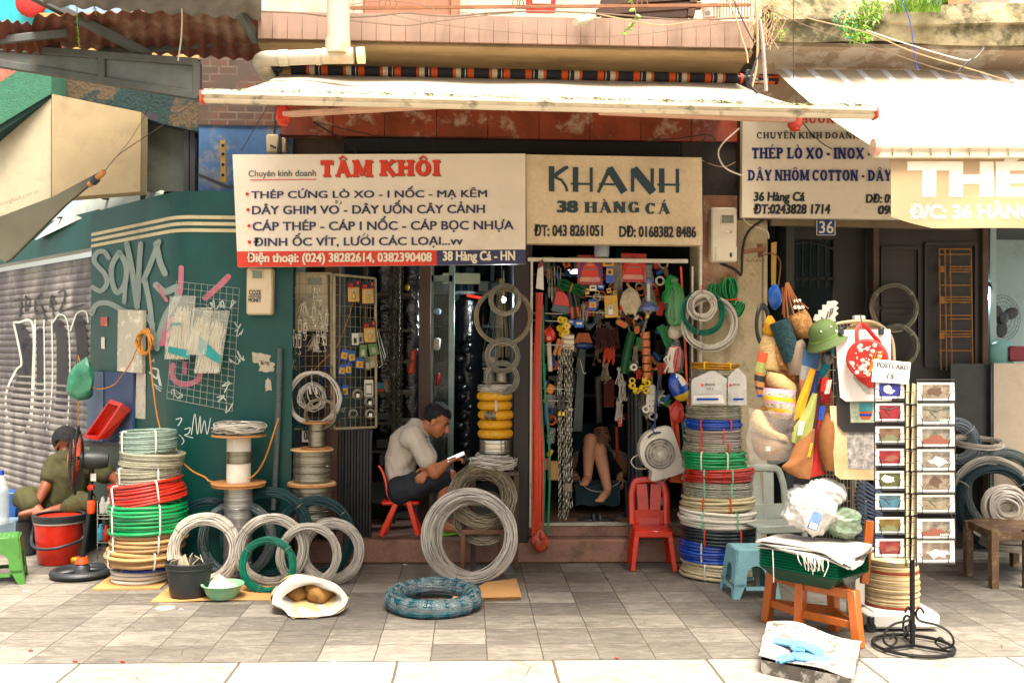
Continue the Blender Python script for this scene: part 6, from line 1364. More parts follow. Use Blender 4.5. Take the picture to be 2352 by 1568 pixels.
# ========= the right-hand hardware shop: hanging goods
def strap(label,pts,w_,m,group=None,name='strap',cat='strap',n=1,spread=0.0):
 mb=MB()
 for k in range(n):
  o=np.array([spread*(k-(n-1)/2),-.002*(k%3),0]);p=smooth_path([np.asarray(q)+o+np.array([.003*RNG.normal(),0,0])for q in pts],6)
  mb.tube(p,w_/2,6,flat=.3)
 return solo(name,mb,m,label,cat,group=group)
YD=-.03
m_ors=mat('orange strap','#c4440e',.6,var=.3,sc=40,isl=.35);m_gst=mat('green strap','#0e6a44',.6,var=.2,sc=40);m_yst=mat('amber strap','#b8801c',.6,var=.25,sc=60)
for i,(u0,u1,v1,mm,lab)in enumerate(((1237,1226,1240,m_ors,'orange strap, outermost left of the strap bunch'),(1238,1231,1244,m_ors,'orange strap, second of the left bunch'),(1240,1236,1238,m_redp,'red strap, third of the left bunch'),(1241,1240,1246,m_yst,'amber braided cord in the left strap bunch'),(1242,1244,1242,m_ors,'orange strap beside the amber cord at left'),(1243,1248,1236,m_gst,'thin green cord in the left strap bunch'))):
 y=YD-.03-.01*(i%3);strap(lab,[P(u0,672,y),P(u0-3,760,y),P((u0+u1)/2-4,900,y),P((u0+u1)/2+2*(i-2),1060,y),P(u1,v1,y)],.010,mm,n=3 if mm is m_ors or i==2 else 1,spread=.011)
strap('long flat green strap hanging by the left door rail',[P(1246,700,-.05),P(1250,860,-.06),P(1262,1000,-.07),P(1262,1100,-.06),P(1258,1225,-.06)],.016,m_gst)
mb=MB();bagmesh(mb,(0,0,0),.055,.035,.17,3,neck=.1,sag=.35,rough=.3);solo('plastic_bag',mb,mat('orange film','#b5482c',.25,alpha=.7,var=.3,bump=.6,bsc=30),'orange-red plastic bag at the foot of the left straps','bag',loc=P(1240,1268,-.08),rot=rotm(0,0,0))
mb=MB()
for u in(1224,1231,1240,1245):mb.tube(arcpts(P(u,1240,-.09),.014,PI,2*PI,8),.002,4)
solo('strap_hook_set',mb,m_steel,'wire S-hooks at the ends of the left straps','hooks')
hs=thing('hand_saw','hand saw with brown handle end standing at the left door rail','saw',P(1240,664,-.06));mb=MB();poly3(mb,[P(1231,662,-.06),P(1249,666,-.06),P(1247,594,-.06),P(1236,606,-.06)],(0,.003,0));obj('blade',mb,mat('saw steel','#b3aca0',.35,.6),hs);mb=MB();poly3(mb,[P(1235,618,-.064),P(1247.5,610,-.064),P(1247,594,-.064),P(1236,606,-.064)],(0,.01,0));obj('handle',mb,mat('saw handle','#6d2a1a',.5),hs)
mb=MB();
for u0,u1 in((1259,1287),):mb.tube([P(1258,650,0),P(1258,618,0),P(1262,613,0),P(1284,612,0),P(1288,618,0),P(1287,640,0)],.003,5)
for u in(1266,1273,1280):mb.tube([P(u,614,0),P(u+2,634+(u%3)*12,0)],.0022,4)
mb.tube([P(1273,614,0),P(1275,668,0)],.003,5);solo('grill_rack',mb,m_steel,'chrome wire grill rack hanging at the upper left of the stock','rack')
for i,(u,v,L_)in enumerate(((1262,620,.22),(1268,640,.18))):
 mb=MB();chain_mesh(mb,(0,0,0),L_,.012,.024,.002);solo('thin_chain',mb,m_cg,['thin chain beside the grill rack','shorter thin chain beside the grill rack'][i],'chain',loc=P(u,v,.05))
def rope_hank(label,c,L_,r,n,wr,m,rot,tie=None,tx=0.0,cat='rope',name='rope_hank',taper=.5):
 t=thing(name,label,cat,c,rot);mb=MB();a=np.linspace(0,2*PI,28,endpoint=False)
 for k in range(n):
  q=RNG.random(2)*2-1;x=L_/2*(1-.12*RNG.random())*np.cos(a);y=r*(.25+.75*abs(q[0]))*np.sign(q[0])*(np.sin(a)*.6+.4)*(1-taper*np.exp(-((x-tx)/(L_*.14))**2));z=r*.7*q[1]*(1-taper*np.exp(-((x-tx)/(L_*.14))**2))+0*a
  mb.tube(np.stack([x,z,y],1),wr,4,closed=True)
 obj('rope',mb,m,t,local=True)
 if tie:mb=MB();b=np.arange(10)*2*PI/10;mb.tube(np.stack([0*b+tx,.7*r*np.cos(b)*.75,r*np.sin(b)*.8],1),.005,4,closed=True);obj('tie',mb,tie,t,local=True)
 return t
m_dgr=mat('dark green rope','#0a5a2c',.6,var=.25,isl=.4);m_bgr=mat('bright green rope','#1f9a3c',.5,var=.25,isl=.4);m_mgr=mat('mid green rope','#0c7a3c',.5,var=.25,isl=.4)
rope_hank('dark green rope hank tied in the middle, lying across the red saw handle',P(1312,660,0),.21,.045,34,.0026,m_dgr,rotm(0,.30),m_cordy)
mb=MB();poly3(mb,[P(1265,712,.05),P(1300,722,.05),P(1312,718,.05),P(1312,704,.05),P(1272,698,.05)],(0,.02,0));tool=thing('garden_tool','red handled scraper with dark grey blade under the green rope','tool',P(1288,720,.05));obj('blade',mb,mat('gunmetal','#4a4f52',.4,.6),tool);mb=MB();poly3(mb,[P(1272,698,.04),P(1312,705,.04),P(1303,680,.04),P(1296,672,.04),P(1288,668,.04),P(1278,670,.04)],(0,.035,0));obj('handle',mb,m_redp,tool)
lp=thing('loppers','loppers with black arms and orange grips right of the red scraper','loppers',P(1320,732,.04));mb=MB();mb.tube([P(1308,668,.04),P(1313,705,.04)],.015,8);mb.tube([P(1318,668,.05),P(1326,705,.05)],.015,8);obj('arm',mb,m_charc,lp);mb=MB();mb.tube([P(1313,703,.04),P(1315,732,.03)],.012,8);obj('grip',mb,m_orange,lp);mb=MB();mb.tube([P(1326,703,.05),P(1331,730,.04)],.012,8);obj('grip',mb,m_orange,lp)
m_ytape=mat('yellow tape','#c9a81a',.35,var=.1,coat=.3);m_wtape=mat('white roll','#c4b9a2',.6)
for i,(u,v)in enumerate(((1288,734),(1296,736),(1303,748),(1286,754),(1301,762),(1290,766),(1297,752))):
 mb=MB();mb.lathe([(.006,-.010),(.024,-.010),(.026,-.006),(.026,.006),(.024,.010),(.006,.010),(.006,-.010)],P(u,v,-.02-.012*(i%3)),20,rotm(PI/2+.4*RNG.normal(),0,.5*RNG.normal()));solo('tape_roll',mb,m_ytape,'small yellow tape roll in the cluster hanging at the upper left','tape roll',group='yellow tape rolls at the upper left')
for i,(u,v,lab)in enumerate(((1480,874,'upper'),(1452,886,'left'),(1462,897,'lower left'),(1476,891,'centre'),(1488,880,'right'),(1452,874,'top left'),(1485,897,'lower right'))):
 mb=MB();R_=rotm(PI/2,0,0)@rotm(0,RNG.normal()*.8+.8,0)
 for k in range(3):mb.torus(P(u,v,-.04)+R_@np.array([0,0,(k-1)*.011]),.018,.0062,R_,18,7)
 solo('tape_roll',mb,m_ytape,'yellow electrical tape rolls, %s of the cluster among the hooks'%lab,'tape roll')
mb=MB();bagmesh(mb,(0,0,0),.042,.03,.115,9,neck=.15,sag=.3,rough=.25);t=solo('red_pouch',mb,m_redp,'crumpled red pouch with a white ring under the yellow tapes','pouch',loc=P(1261,786,-.02));mb=MB();mb.torus(P(1261,777,-.075),.010,.003,UPR,16,6);obj('print_ring',mb,m_white,t)
for i,(a,b,lab)in enumerate((((1284,778),(1273,815),'brown wooden handle, left of the pair'),((1291,780),(1283,816),'brown wooden handle, right of the pair'))):mb=MB();mb.tube([P(*a,-.02),P(*b,-.03)],.013,10);solo('wooden_stick',mb,m_wood,lab,'stick')
for i in range(3):mb=MB();mb.lathe([(.01,-.045),(.019,-.045),(.019,.045),(.01,.045)],P(1304,773+i*12,.0),16,rotm(0,PI/2+.06));solo('cloth_roll',mb,m_wtape,['top','middle','bottom'][i]+' white roll of the three stacked beside the wooden handles','roll')
for lab,u0,v0,u1,v1,ti in(('red tool pack on blue backing, left of two under the shop lintel',1326,586,1384,654,.0),('red tool pack on red backing, right of two under the shop lintel',1426,582,1484,648,.03)):
 F0=lambda u,v,e:P(u,v,.06);t,W=card(lab,F0,u0,v0,u1,v1,m_redp,(('lower_label',(.1,.74,.9,.90),mat('pale red print','#c98a74',.4),.001),),name='tool_pack',cat='tool pack',tilt=ti)
 mb=MB();a=np.linspace(0,PI,14);arch=[W(.5-.42*math.cos(q),.72-.55*math.sin(q)**.8-.0,.006)for q in a];mb.tube([W(.08,.78,.006)]+arch+[W(.92,.78,.006)],.008,8);obj('saw_frame',mb,m_blc if ti==0 else m_red,t)
 mb=MB();arch2=[W(.5-.33*math.cos(q),.70-.50*math.sin(q)**.8,.010)for q in a];mb.add(arch2+[W(.83,.72,.010),W(.17,.72,.010)],[list(range(16))]);obj('blister',mb,m_red,t)
 mb=MB();mb.tube([W(.44,.19,.013),W(.46,.26,.013),W(.54,.26,.013),W(.56,.19,.013)],.004,5);obj('logo',mb,m_white,t);text(t,'ANBAO',[W(.36,.36,.014),W(.64,.36,.014),W(.64,.31,.014),W(.36,.31,.014)],m_white,.02);mb=MB();mb.bar(W(.22,.48,.014),W(.78,.48,.014),.004,.008);obj('rule',mb,mat('grey print','#6b6a64',.6),t)
F1=lambda u,v,e:P(u,v,-.03)
t,W=card('big yellow blister card holding a silver padlock, centre of the stock',F1,1389,678,1419,729,m_y,(('blister',(.12,.42,.75,.92),m_film,.02),),tilt=-.05);padlock_on(t,W,.42,.74,.040,.045,mat('silver lock','#b0aa98',.3,.8),m_white);mb=MB();mb.lathe([(.001,0),(.008,.001),(.008,.003)],W(.68,.38,.004),12,UPR);obj('seal',mb,mat('gold seal','#d0b040',.4),t)
t,W=card('small blue and yellow padlock card left of the big yellow card',F1,1352,687,1371,712,m_blc,(('yellow_panel',(.08,.25,.92,.75),m_y,0),));padlock_on(t,W,.5,.58,.016,.016,m_orange)
t,W=card('blue and yellow padlock card high between the red packs',F1,1392,613,1410,650,m_blc,(('yellow_panel',(.05,.1,.9,.5),m_y,0),));padlock_on(t,W,.45,.34,.018,.02,m_blackt)
for i,(u0,v0,u1,v1,mm,lab)in enumerate(((1385,600,1410,612,m_y,'yellow edged pack at the lintel between the red packs'),(1344,662,1353,676,m_y,'small yellow tag left under the red pack'),(1354,655,1370,668,m_white,'small white card with black lock under the red pack'),(1372,653,1388,664,m_blc,'small blue card under the red pack'),(1394,662,1404,673,m_y,'small yellow tag above the big yellow card'),(1408,667,1416,677,m_y,'yellow tag right above the big yellow card'),(1303,733,1319,746,m_blc,'blue card left under the loppers'),(1320,735,1341,752,m_blc,'blue card tilted under the loppers'),(1290,738,1302,754,m_film,'clear packet behind the yellow tapes'))):card(lab,lambda u,v,e:P(u,v,-.01),u0,v0,u1,v1,mm,(('print',(.2,.3,.8,.6),m_white if mm is m_blc else m_charc,0),),tilt=.12*RNG.normal(),name='small_card')
hook_bunch('bundle of thin steel rods left of the big yellow card',P(1342,700,-.02),14,.10,.10,r=.0018,d=.01)
for i,(u,v)in enumerate(((1372,672),(1381,682),(1368,690))):mb=MB();c=P(u,v,.0);mb.tube(arcpts(c,.015,0,PI,10),.003,5);mb.tube([c+[.015,0,0],c+[.015,0,-.03]],.003,5);solo('u_bolt',mb,m_steel,['U-bolt left of the big yellow card','second U-bolt beside the big yellow card','U-bolt above the small blue padlock card'][i],'bolt')
for i in range(9):
 mb=MB();u=1410+i*2.2;mb.tube([P(u,600+4*(i%3),.03),P(u+3,720-9*(i%4),.03)],.0028,5);solo('steel_rod',mb,m_steel,'thin steel rod in the bundle between the red packs','rod',group='steel rods between the packs')
mp=thing('string_mop','fluffy white mop head hanging right of the steel rods','mop',P(1448,722,-.03));mb=MB()
for k in range(60):
 a=2*PI*k/60;r=.067;mb.tube([P(1448,660,-.03),P(1448,672,-.03)+np.array([r*.7*math.cos(a),r*.6*math.sin(a),0]),P(1448,695,-.03)+np.array([r*1.05*math.cos(a+.3),r*.85*math.sin(a+.3),.01*RNG.normal()]),P(1449,718,-.03)+np.array([r*.5*math.cos(a+.6),r*.4*math.sin(a+.6),.01*RNG.normal()])],.008,5)
mb.sphere(P(1448,692,-.03),(.062,.05,.085),14,10);obj('strings',mb,mat('mop cotton','#b5a68c',.9,var=.25,sc=30),mp);mb=MB();mb.tube([P(1440,650,-.02),P(1448,664,-.03)],.010,8);obj('collar',mb,m_wood,mp)
pl_=thing('plunger','blue cup plunger with pale stick in clear film','plunger',P(1490,720,-.03));mb=MB();c=P(1490,706,-.03);mb.lathe([(.001,.045),(.02,.043),(.045,.025),(.066,0),(.062,-.02),(.058,-.02),(.055,0)],c,26);obj('cup',mb,m_hblue,pl_);mb=MB();mb.tube([P(1490,695,-.03),P(1489,640,-.03)],.012,8);obj('stick',mb,m_white,pl_)
mb=MB();mb.lathe([(.07,-.03),(.078,0),(.05,.05),(.03,.10),(.04,.22),(.02,.27),(.03,.31)],c,20);obj('film',mb,m_film,pl_);mb=MB();mb.lathe([(.012,.17),(.02,.175),(.022,.20),(.012,.21)],c,12);obj('collar',mb,m_hblue,pl_)
mb=MB();mb.tube([P(1486,727,-.02),P(1480,750,-.02),P(1474,770,-.02)],.012,10);t=solo('drain_brush',mb,m_film,'clear tube with yellow cap below the plunger','tube');mb=MB();mb.tube([P(1488,722,-.02),P(1486,730,-.02)],.014,10);obj('cap',mb,m_ytape,t)
mb=MB();
for k in range(26):a=PI*k/25;mb.torus(P(1354-17*math.cos(a),728+22*math.sin(a),.03),.024,.004,frame(np.array([math.sin(a),0,math.cos(a)])),14,5)
solo('flexible_duct',mb,mat('grey teal duct','#3d4f52',.5),'bent grey ribbed flexible duct below the blue padlock card','duct')
mb=MB();
for k in range(16):a=-.5+k/15.;mb.tube([P(1340+a*22,765,.02),P(1339+a*40,786+3*RNG.random(),.0)],.006,6)
br=solo('brush_bundle',mb,mat('terracotta sticks','#8c4520',.5),'fan of brown sticks banded with blue plastic below the duct','brush bundle');mb=MB();mb.sphere(P(1341,793,.02),(.075,.04,.03),16,8);obj('blue_wrap',mb,mat('navy film','#14254f',.25),br)
mb=MB()
for k in range(120):a=RNG.random(2);mb.tube([P(1370+50*a[0],750+8*RNG.random(),.05),P(1372+46*a[0]+10*RNG.normal()*.4,778+26*a[1],.03+.03*RNG.normal())],.003,4)
solo('net_bundle',mb,mat('maroon net','#3d1a14',.8,var=.4),'dark maroon netting bundle at the centre of the stock','net')
for i,(u,v,w_,h_,rz,mm,lab)in enumerate(((1462,729,.03,.05,.8,m_cg,'silver foil tape roll right of the mop'),(1428,743,.09,.045,.5,m_wood,'wooden scrubbing brush with red label'),(1463,757,.04,.06,.1,m_wood,'small wooden brush with red label beside the amber tape'),(1428,706,.03,.05,.1,m_redp,'red tag at the right of the yellow card'),(1470,742,.08,.03,-.5,m_charc,'black rubber grip lying under the foil tape'))):
 mb=MB();mb.box(P(u,v,-.02),(w_,.04,h_),rotm(0,rz),bev=.012);t=solo('brush' if 'brush' in lab else 'small_goods',mb,mm,lab,'brush' if 'brush' in lab else 'hardware')
 if 'red label' in lab:mb=MB();mb.box(P(u,v+1,-.043),(.026,.004,.024),rotm(0,rz));obj('label',mb,m_red,t)
for i in range(6):mb=MB();v=770+i*18.5;mb.lathe([(.010,-.024),(.03,-.025),(.032,-.020),(.032,.020),(.03,.025),(.010,.024)],P(1483+.6*i,v,-.02),22);solo('tape_roll',mb,mat('amber tape','#a4561a',.2,var=.15,coat=.4),['uppermost','second','third','fourth','fifth','lowest'][i]+' amber tape roll of the hanging column','tape roll')
for lab,u,v,n,L_,sp,mm in(('silver hook bunch left of the amber tapes',1461,800,12,.10,.12,m_steel),('grey hook bunch right under the maroon net',1425,850,14,.09,.3,m_cg),('long grey hook bunch in the middle',1430,885,14,.10,.2,m_cg),('low fan of grey hooks',1420,928,18,.10,.16,m_cg),('silver hook bunch beneath the yellow tapes',1478,900,13,.10,.16,m_steel),('small bright hooks under the power strip',1485,945,10,.035,.5,m_steel),('long pins hanging beside the tissue pack',1518,864,6,.13,.18,m_steel),('dark hooks behind the maroon net',1392,840,14,.09,.25,m_csd),('steel eye rods at the right post',1560,822,5,.09,.1,m_steel)):hook_bunch(lab,P(u,v,.0),n,L_,sp,m=mm,r=.0022,d=.014)
strap('thick dark green strap bundle left of the silver hooks',[P(1452,762,.01),P(1442,800,.01),P(1436,835,.01),P(1434,858,.01)],.05,m_dgr,n=3,spread=.022)
mb=MB();mb.lathe([(.012,-.02),(.026,-.02),(.026,.02),(.012,.02)],P(1455,843,-.03),18,rotm(PI/2,.5));solo('tape_roll',mb,m_wtape,'white thread seal roll under the green strap bundle','tape roll')
rope_hank('bright green rope hank bulging behind the bagged one at the right',P(1537,665,.0),.20,.055,34,.0032,m_bgr,rotm(0,PI/2+.2),None)
t=rope_hank('bright green ropes packed in a clear bag at the right door rail',P(1551,700,-.05),.30,.065,46,.0045,m_bgr,rotm(0,PI/2-.05),None,taper=.35);mb=MB();mb.lathe([(.03,.19),(.02,.16),(.05,.12),(.078,.04),(.08,-.08),(.06,-.14),(.01,-.16)],(0,0,0),18,rotm(0,-PI/2));obj('bag',mb,m_film,t,local=True)
strap('dark green cord bundle below the green rope bag',[P(1526,748,.0),P(1532,780,.0),P(1546,812,.0)],.03,m_dgr,n=3,spread=.016)
mb=MB();bagmesh(mb,(0,0,0),.05,.04,.12,5,neck=.2,sag=.4,rough=.2);solo('white_mop_bag',mb,m_wtape,'white cotton bag with red corner right of the dark green cords','bag',loc=P(1550,780,-.02))
t=rope_hank('red and white rope in clear film at the right door rail',P(1548,824,-.04),.18,.05,20,.006,m_red,rotm(0,PI/2+.15),None,taper=.2);mb=MB()
for k in range(9):mb.tube([P(1545+5*RNG.normal(),798,-.10),P(1540+7*RNG.normal(),825,-.115),P(1538+8*RNG.normal(),855,-.10)],.006,5)
obj('white_strand',mb,m_white,t);mb=MB();mb.lathe([(.02,.14),(.035,.10),(.07,.05),(.075,-.06),(.04,-.11)],(0,0,0),16,rotm(0,-PI/2));obj('bag',mb,m_film,t,local=True)
tp_=thing('tissue_pack','blue and yellow printed tissue pack tilted at the right door rail','pack',P(1558,922,-.05));R_=rotm(0,-.42);c=P(1558,889,-.07);mb=MB();mb.sphere(c,(.066,.045,.105),18,12,R_);V=mb.V[0];obj('pack',mb,m_hblue,tp_)
mb=MB();mb.sphere(c,(.068,.048,.108),24,20,R_);F_,_=mb.F[0];ce=(mb.V[0][F_].mean(1)-c)@R_;mb.F=[(F_[(ce[:,2]<-.045)],0)];obj('yellow_band',mb,m_ytape,tp_);mb=MB();mb.sphere(c,(.068,.048,.107),24,20,R_);F_,_=mb.F[0];mb.F=[(F_[(ce[:,2]>.0)&(ce[:,0]>.02)],0)];obj('white_corner',mb,m_white,tp_)
for i,(u0,v0,u1,v1,w_,mm,n,lab)in enumerate(((1562,612,1584,1070,.014,m_ors,1,'long orange strap down the right door rail'),(1572,700,1577,1080,.012,mat('violet strap','#54406a',.6),1,'violet woven strap beside the long orange one'),(1545,930,1556,1075,.02,m_ors,3,'bunch of orange straps below the tissue pack'),(1540,935,1544,1060,.012,m_gst,1,'green and black rope beside the orange straps'),(1566,940,1572,1130,.014,m_gst,1,'green rope at the right of the orange straps'),(1560,1085,1568,1140,.012,m_ors,2,'orange strap ends hanging by the red chair'))):strap(lab,[P(u0,v0,-.02),P((u0+u1)/2+3,(v0+v1)/2,-.03),P(u1,v1,-.03)],w_,mm,n=n,spread=.016)
mb=MB();bagmesh(mb,(0,0,0),.05,.03,.17,8,neck=.4,sag=.5,rough=.15);solo('plastic_bag',mb,mat('red film','#c23a2c',.25,alpha=.8),'thin red plastic bag behind the orange straps','bag',loc=P(1555,974,-.04))
ps_=thing('power_strip','white three-socket power strip packed in clear film','power strip',P(1492,950,.02));mb=MB();mb.box(P(1494,915,.02),(.065,.03,.20),rotm(0,.05),bev=.008);obj('body',mb,m_white,ps_);mb=MB()
for v in(905,920,932):
 for du in(-4,4):mb.box(P(1496+du,v,.004),(.006,.003,.010))
obj('socket',mb,m_charc,ps_);mb=MB();mb.torus(P(1484,940,.0),.022,.009,UPR,18,8);obj('flex',mb,m_white,ps_)
for i,(u,v,w_,h_,rz,mm,lab)in enumerate(((1262,812,.035,.26,-.05,m_wtape,'white plastic pipe behind the left straps'),(1250,850,.03,.10,0,m_gst,'green handled tool beside the left straps'),(1253,880,.03,.05,.1,m_hblue,'blue handled tool under the green one'),(1264,893,.06,.07,.5,mat('amber handle','#c7780e',.4),'orange plier grips at the left rail'),(1262,920,.09,.10,.1,m_film,'clear packet of fittings under the plier grips'),(1252,950,.025,.16,-.1,m_hblue,'blue strip pack beside the left straps'),(1258,980,.03,.10,-.1,m_charc,'black strip pack beside the left straps'),(1266,1000,.06,.12,.1,m_film,'crumpled clear bag at the left rail'),(1263,1040,.035,.06,.5,mat('yellow scraper','#c99a12',.4),'yellow scraper near the foot of the left straps'),(1272,1080,.09,.14,0,m_card,'brown carton behind the chains'),(1256,1065,.04,.09,0,m_redp,'red pack behind the green strap'))):
 mb=MB();mb.box(P(u,v,.02),(w_,.03,h_),rotm(0,rz),bev=.008);solo('hanging_goods',mb,mm,lab,'hardware')
tm=thing('latch_pair','pair of black and yellow latches hung before the chains','latch',P(1290,955,-.05));
for u in(1285,1294):mb=MB();mb.box(P(u,925,-.05),(.022,.012,.10),bev=.004);obj('body',mb,m_charc,tm);mb=MB();mb.box(P(u,950,-.058),(.02,.012,.03),bev=.003);obj('tip',mb,m_ytape,tm)
for i,(u,v0,v1,lw,ll)in enumerate(((1286,805,1290,.020,.036),(1293,803,1196,.020,.036),(1300,803,1200,.024,.044),(1307,803,1190,.022,.040),(1313,803,1175,.026,.05))):
 mb=MB();chain_mesh(mb,(0,0,0),(min(v1,1205)-v0)*S(-.02),lw,ll,.0032,.006*RNG.normal());solo('steel_chain',mb,mat('bright chain','#9c9788',.3,.85,var=.2),['small-link chain at the left of the bright chains','second small-link chain of the bright chains','medium-link chain in the middle of the bright chains','medium-link chain, fourth of the bright chains','large-link chain at the right of the bright chains'][i],'chain',loc=P(u,v0,-.02))
mb=MB()
for k in range(9):mb.tube([P(1298+k*1.6,1110,-.03),P(1297+k*2.0,1128,-.03)],.003,5)
mb.torus(P(1306,1098,-.03),.012,.003,UPR,14,5);solo('snap_hook_string',mb,m_steel,'bunch of snap hooks on a ring at the chain ends','hooks')
for i,(v,x1)in enumerate(((718,1292),(735,1285),(790,1290),(890,1295),(918,1305),(680,1400),(716,1400))):mb=MB();mb.tube([P(1222 if i<5 else 1345,v,.0),P(x1,v+3,-.04)],.003,5);solo('peg',mb,m_steel,['highest','second','third','fourth','fifth','upper middle','lower middle'][i]+' wire peg rail holding the hung goods','peg')
for i,(u,v0,v1,r,y,mm,lab)in enumerate(((1374,865,985,.028,1.9,m_cg,'grey wrapped pole at the back of the shop'),(1445,905,1200,.022,.8,m_dkmetal,'dark pipe, first of the upright bundle'),(1453,900,1205,.022,.75,m_dkmetal,'dark pipe, second of the upright bundle'),(1462,900,1200,.02,.7,mat('grey pvc','#565d5d',.5),'grey pipe in the upright bundle'),(1470,920,1200,.018,.65,mat('grey pvc','#565d5d',.5),'grey pipe at the right of the upright bundle'),(1488,960,1190,.012,.6,m_dkmetal,'thin dark rod right of the pipe bundle'),(1416,980,1060,.012,.9,m_ors,'orange strap hanging in the shadow behind the pipes'))):mb=MB();mb.tube([P(u,v0,y),P(u+3,v1,y)],r,8);solo('pipe',mb,mm,lab,'pipe')
mb=MB();poly3(mb,[P(1316,990,1.2),P(1337,990,1.2),P(1345,800,1.2),P(1330,800,1.2)],(0,.06,0));solo('steel_slab',mb,mat('steel slab','#5a6668',.4,.4),'grey steel channel leaning behind the chains','steel channel')
mb=MB();poly3(mb,[P(1387,935,1.3),P(1411,935,1.3),P(1411,872,1.3),P(1387,872,1.3)],(0,.1,0));solo('red_packet',mb,mat('dim red','#7a2414',.6),'dim red packet hanging behind the hooks','packet')
mb=MB()
for k in range(10):mb.tube([P(1390+2.4*k,794+(k%3)*2,.3),P(1385+2.8*k,838-(k%4)*5,.28)],.006,6)
solo('stick_bundle',mb,m_orange,'bundle of thin orange sticks below the maroon net','sticks')
ksh=thing('back_shelf','crowded dark shelving along the rear of the right hardware shop','shelf',(X(1420,3.2),3.2,.25));mb=MB()
for z in(.7,1.1,1.5,1.9,2.3):mb.box((X(1480,2.4),2.6,z),(.8,.9,.03));mb.box((X(1290,2.9),2.9,z),(.7,.5,.03))
obj('frame',mb,mat('grey shelf','#59635f',.5,.3),ksh)
for i in range(44):
 z=[.72,1.12,1.52,1.92,2.32][i%5];y=2.1;u=1425+(i*29)%140 if i%2 else 1255+(i*23)%90;y=2.2 if i%2 else 2.7;mb=MB();w_=.05+.09*RNG.random();h_=.07+.22*RNG.random();mb.box((X(u,y),y,z+h_/2),(w_,.1,h_),bev=.006);solo('stock_carton',mb,mat('stock %d'%(i%8),cols[i%8],.4),'carton or packet on the dark shelving of the right shop','carton',group='cartons on the right shop shelving')
mb=MB();mb.lathe([(.001,-.05),(.05,-.05),(.055,-.03),(.055,.04),(.045,.055),(.001,.055)],P(1382,574,-.05),20);solo('motion_sensor',mb,mat('pale blue grey plastic','#8d9298',.5),'round pale grey sensor under the browned shop board','sensor')
mb=MB();mb.tube([P(1300,624,2.2),P(1335,623,2.2)],.018,8);lt=solo('tube_light',mb,mat('tube glow','#f4f8f4',.5,emit=2.5),'lit fluorescent tube glimpsed deep in the right shop','lamp')
PALS=['#b5321c','#2a62a8','#c99a2a','#d9d0bc','#2f8a48','#8a6238','#a5adaa','#d0601f']
for i in range(130):
 u,v=1258+RNG.random()*300,606+370*RNG.random()**1.3;y=.10+.3*RNG.random();mb=MB();k=i%4
 if 1320<u<1420 and v>860:v-=220
 if k==0:mb.box(P(u,v,y),(.03+.04*RNG.random(),.012,.05+.06*RNG.random()),rotm(0,.2*RNG.normal()),bev=.003)
 elif k==1:mb.lathe([(.001,-.03),(.016,-.03),(.016,.03),(.008,.045),(.001,.045)],P(u,v,y),12,rotm(.3*RNG.normal(),.5*RNG.normal()))
 elif k==2:hook_mesh(mb,P(u,v,y),.09,.003,.02,.2*RNG.normal());hook_mesh(mb,P(u+5,v,y),.10,.003,.02,.2*RNG.normal())
 else:mb.torus(P(u,v,y),.02+.014*RNG.random(),.008,rotm(PI/2+.4*RNG.normal(),.4),18,7)
 solo(['packet','small_bottle','steel_hook','tape_ring'][k],mb,m_steel if k==2 else mat('small goods %d'%(i%8),PALS[i%8],.4,var=.3,sc=40),['small packet','small bottle','pair of steel hooks','small tape ring'][k]+' hanging deeper among the right shop stock',['packet','bottle','hook','tape ring'][k],group=['packets','bottles','hooks','tape rings'][k]+' deeper in the right shop')
bf=thing('box_fan','white plastic box fan hanging tilted from a blue rope','fan',P(1516,1097,-.06));R_=rotm(0,-.30);s_=S(-.06);c=P(1512,1040,-.06)
def bfp(x,z,y=0):return c+R_@np.array([x*s_,y,z*s_])
prof=[(-44,4),(-40,28),(-26,46),(-5,55),(30,55),(44,45),(46,-10),(46,-42),(42,-56),(-30,-56),(-34,-44),(-28,-34),(-40,-18)]
prof=smooth_path([np.array([a,b,0])for a,b in prof+prof[:1]],3)[:-1,:2]
ring_=[(36*math.cos(a),36*math.sin(a))for a in np.linspace(0,2*PI,len(prof),endpoint=False)]
ang=lambda p:math.atan2(p[1],p[0]);prof=sorted(prof.tolist(),key=lambda p:ang(p));ring_=sorted(ring_,key=ang);mb=MB();n=len(prof)
ro=np.array([bfp(*p,-.06)for p in prof]);ri=np.array([bfp(36*math.cos(ang(p)),36*math.sin(ang(p)),-.065)for p in prof]);rb_=np.array([bfp(*p,.05)for p in prof]);rib=np.array([bfp(36*math.cos(ang(p)),36*math.sin(ang(p)),.04)for p in prof])
mb.grid(np.array([np.r_[q,q[:1]]for q in(rib,ri,ro,rb_,rib)]));obj('housing',mb,m_white,bf,sharp=50)
mb=MB()
for r in(36,30,23,15,7):mb.torus(c+R_@np.array([0,-.07,0]),r*s_,.0022,R_@UPR,40,5)
for k in range(60):a=k*2*PI/60;mb.tube([bfp(6*math.cos(a),6*math.sin(a),-.074),bfp(36*math.cos(a+.12),36*math.sin(a+.12),-.066)],.0016,3)
mb.lathe([(.001,.012),(.018,.010),(.022,0)],c+R_@np.array([0,-.068,0]),20,R_@UPR);obj('grille',mb,m_white,bf)
mb=MB();mb.lathe([(.001,0),(.11,0)],c+R_@np.array([0,.03,0]),30,R_@UPR);obj('back',mb,m_charc,bf)
for k in range(5):
 a0=k*2*PI/5;mb=MB();mb.grid(np.array([[bfp(r*math.cos(a0+d),r*math.sin(a0+d),-.03+.03*d)for d in np.linspace(-.4,.4,5)]for r in np.linspace(6,33,5)]));obj('blade',mb,mat('dim grey blade','#8f8b80',.5),bf)
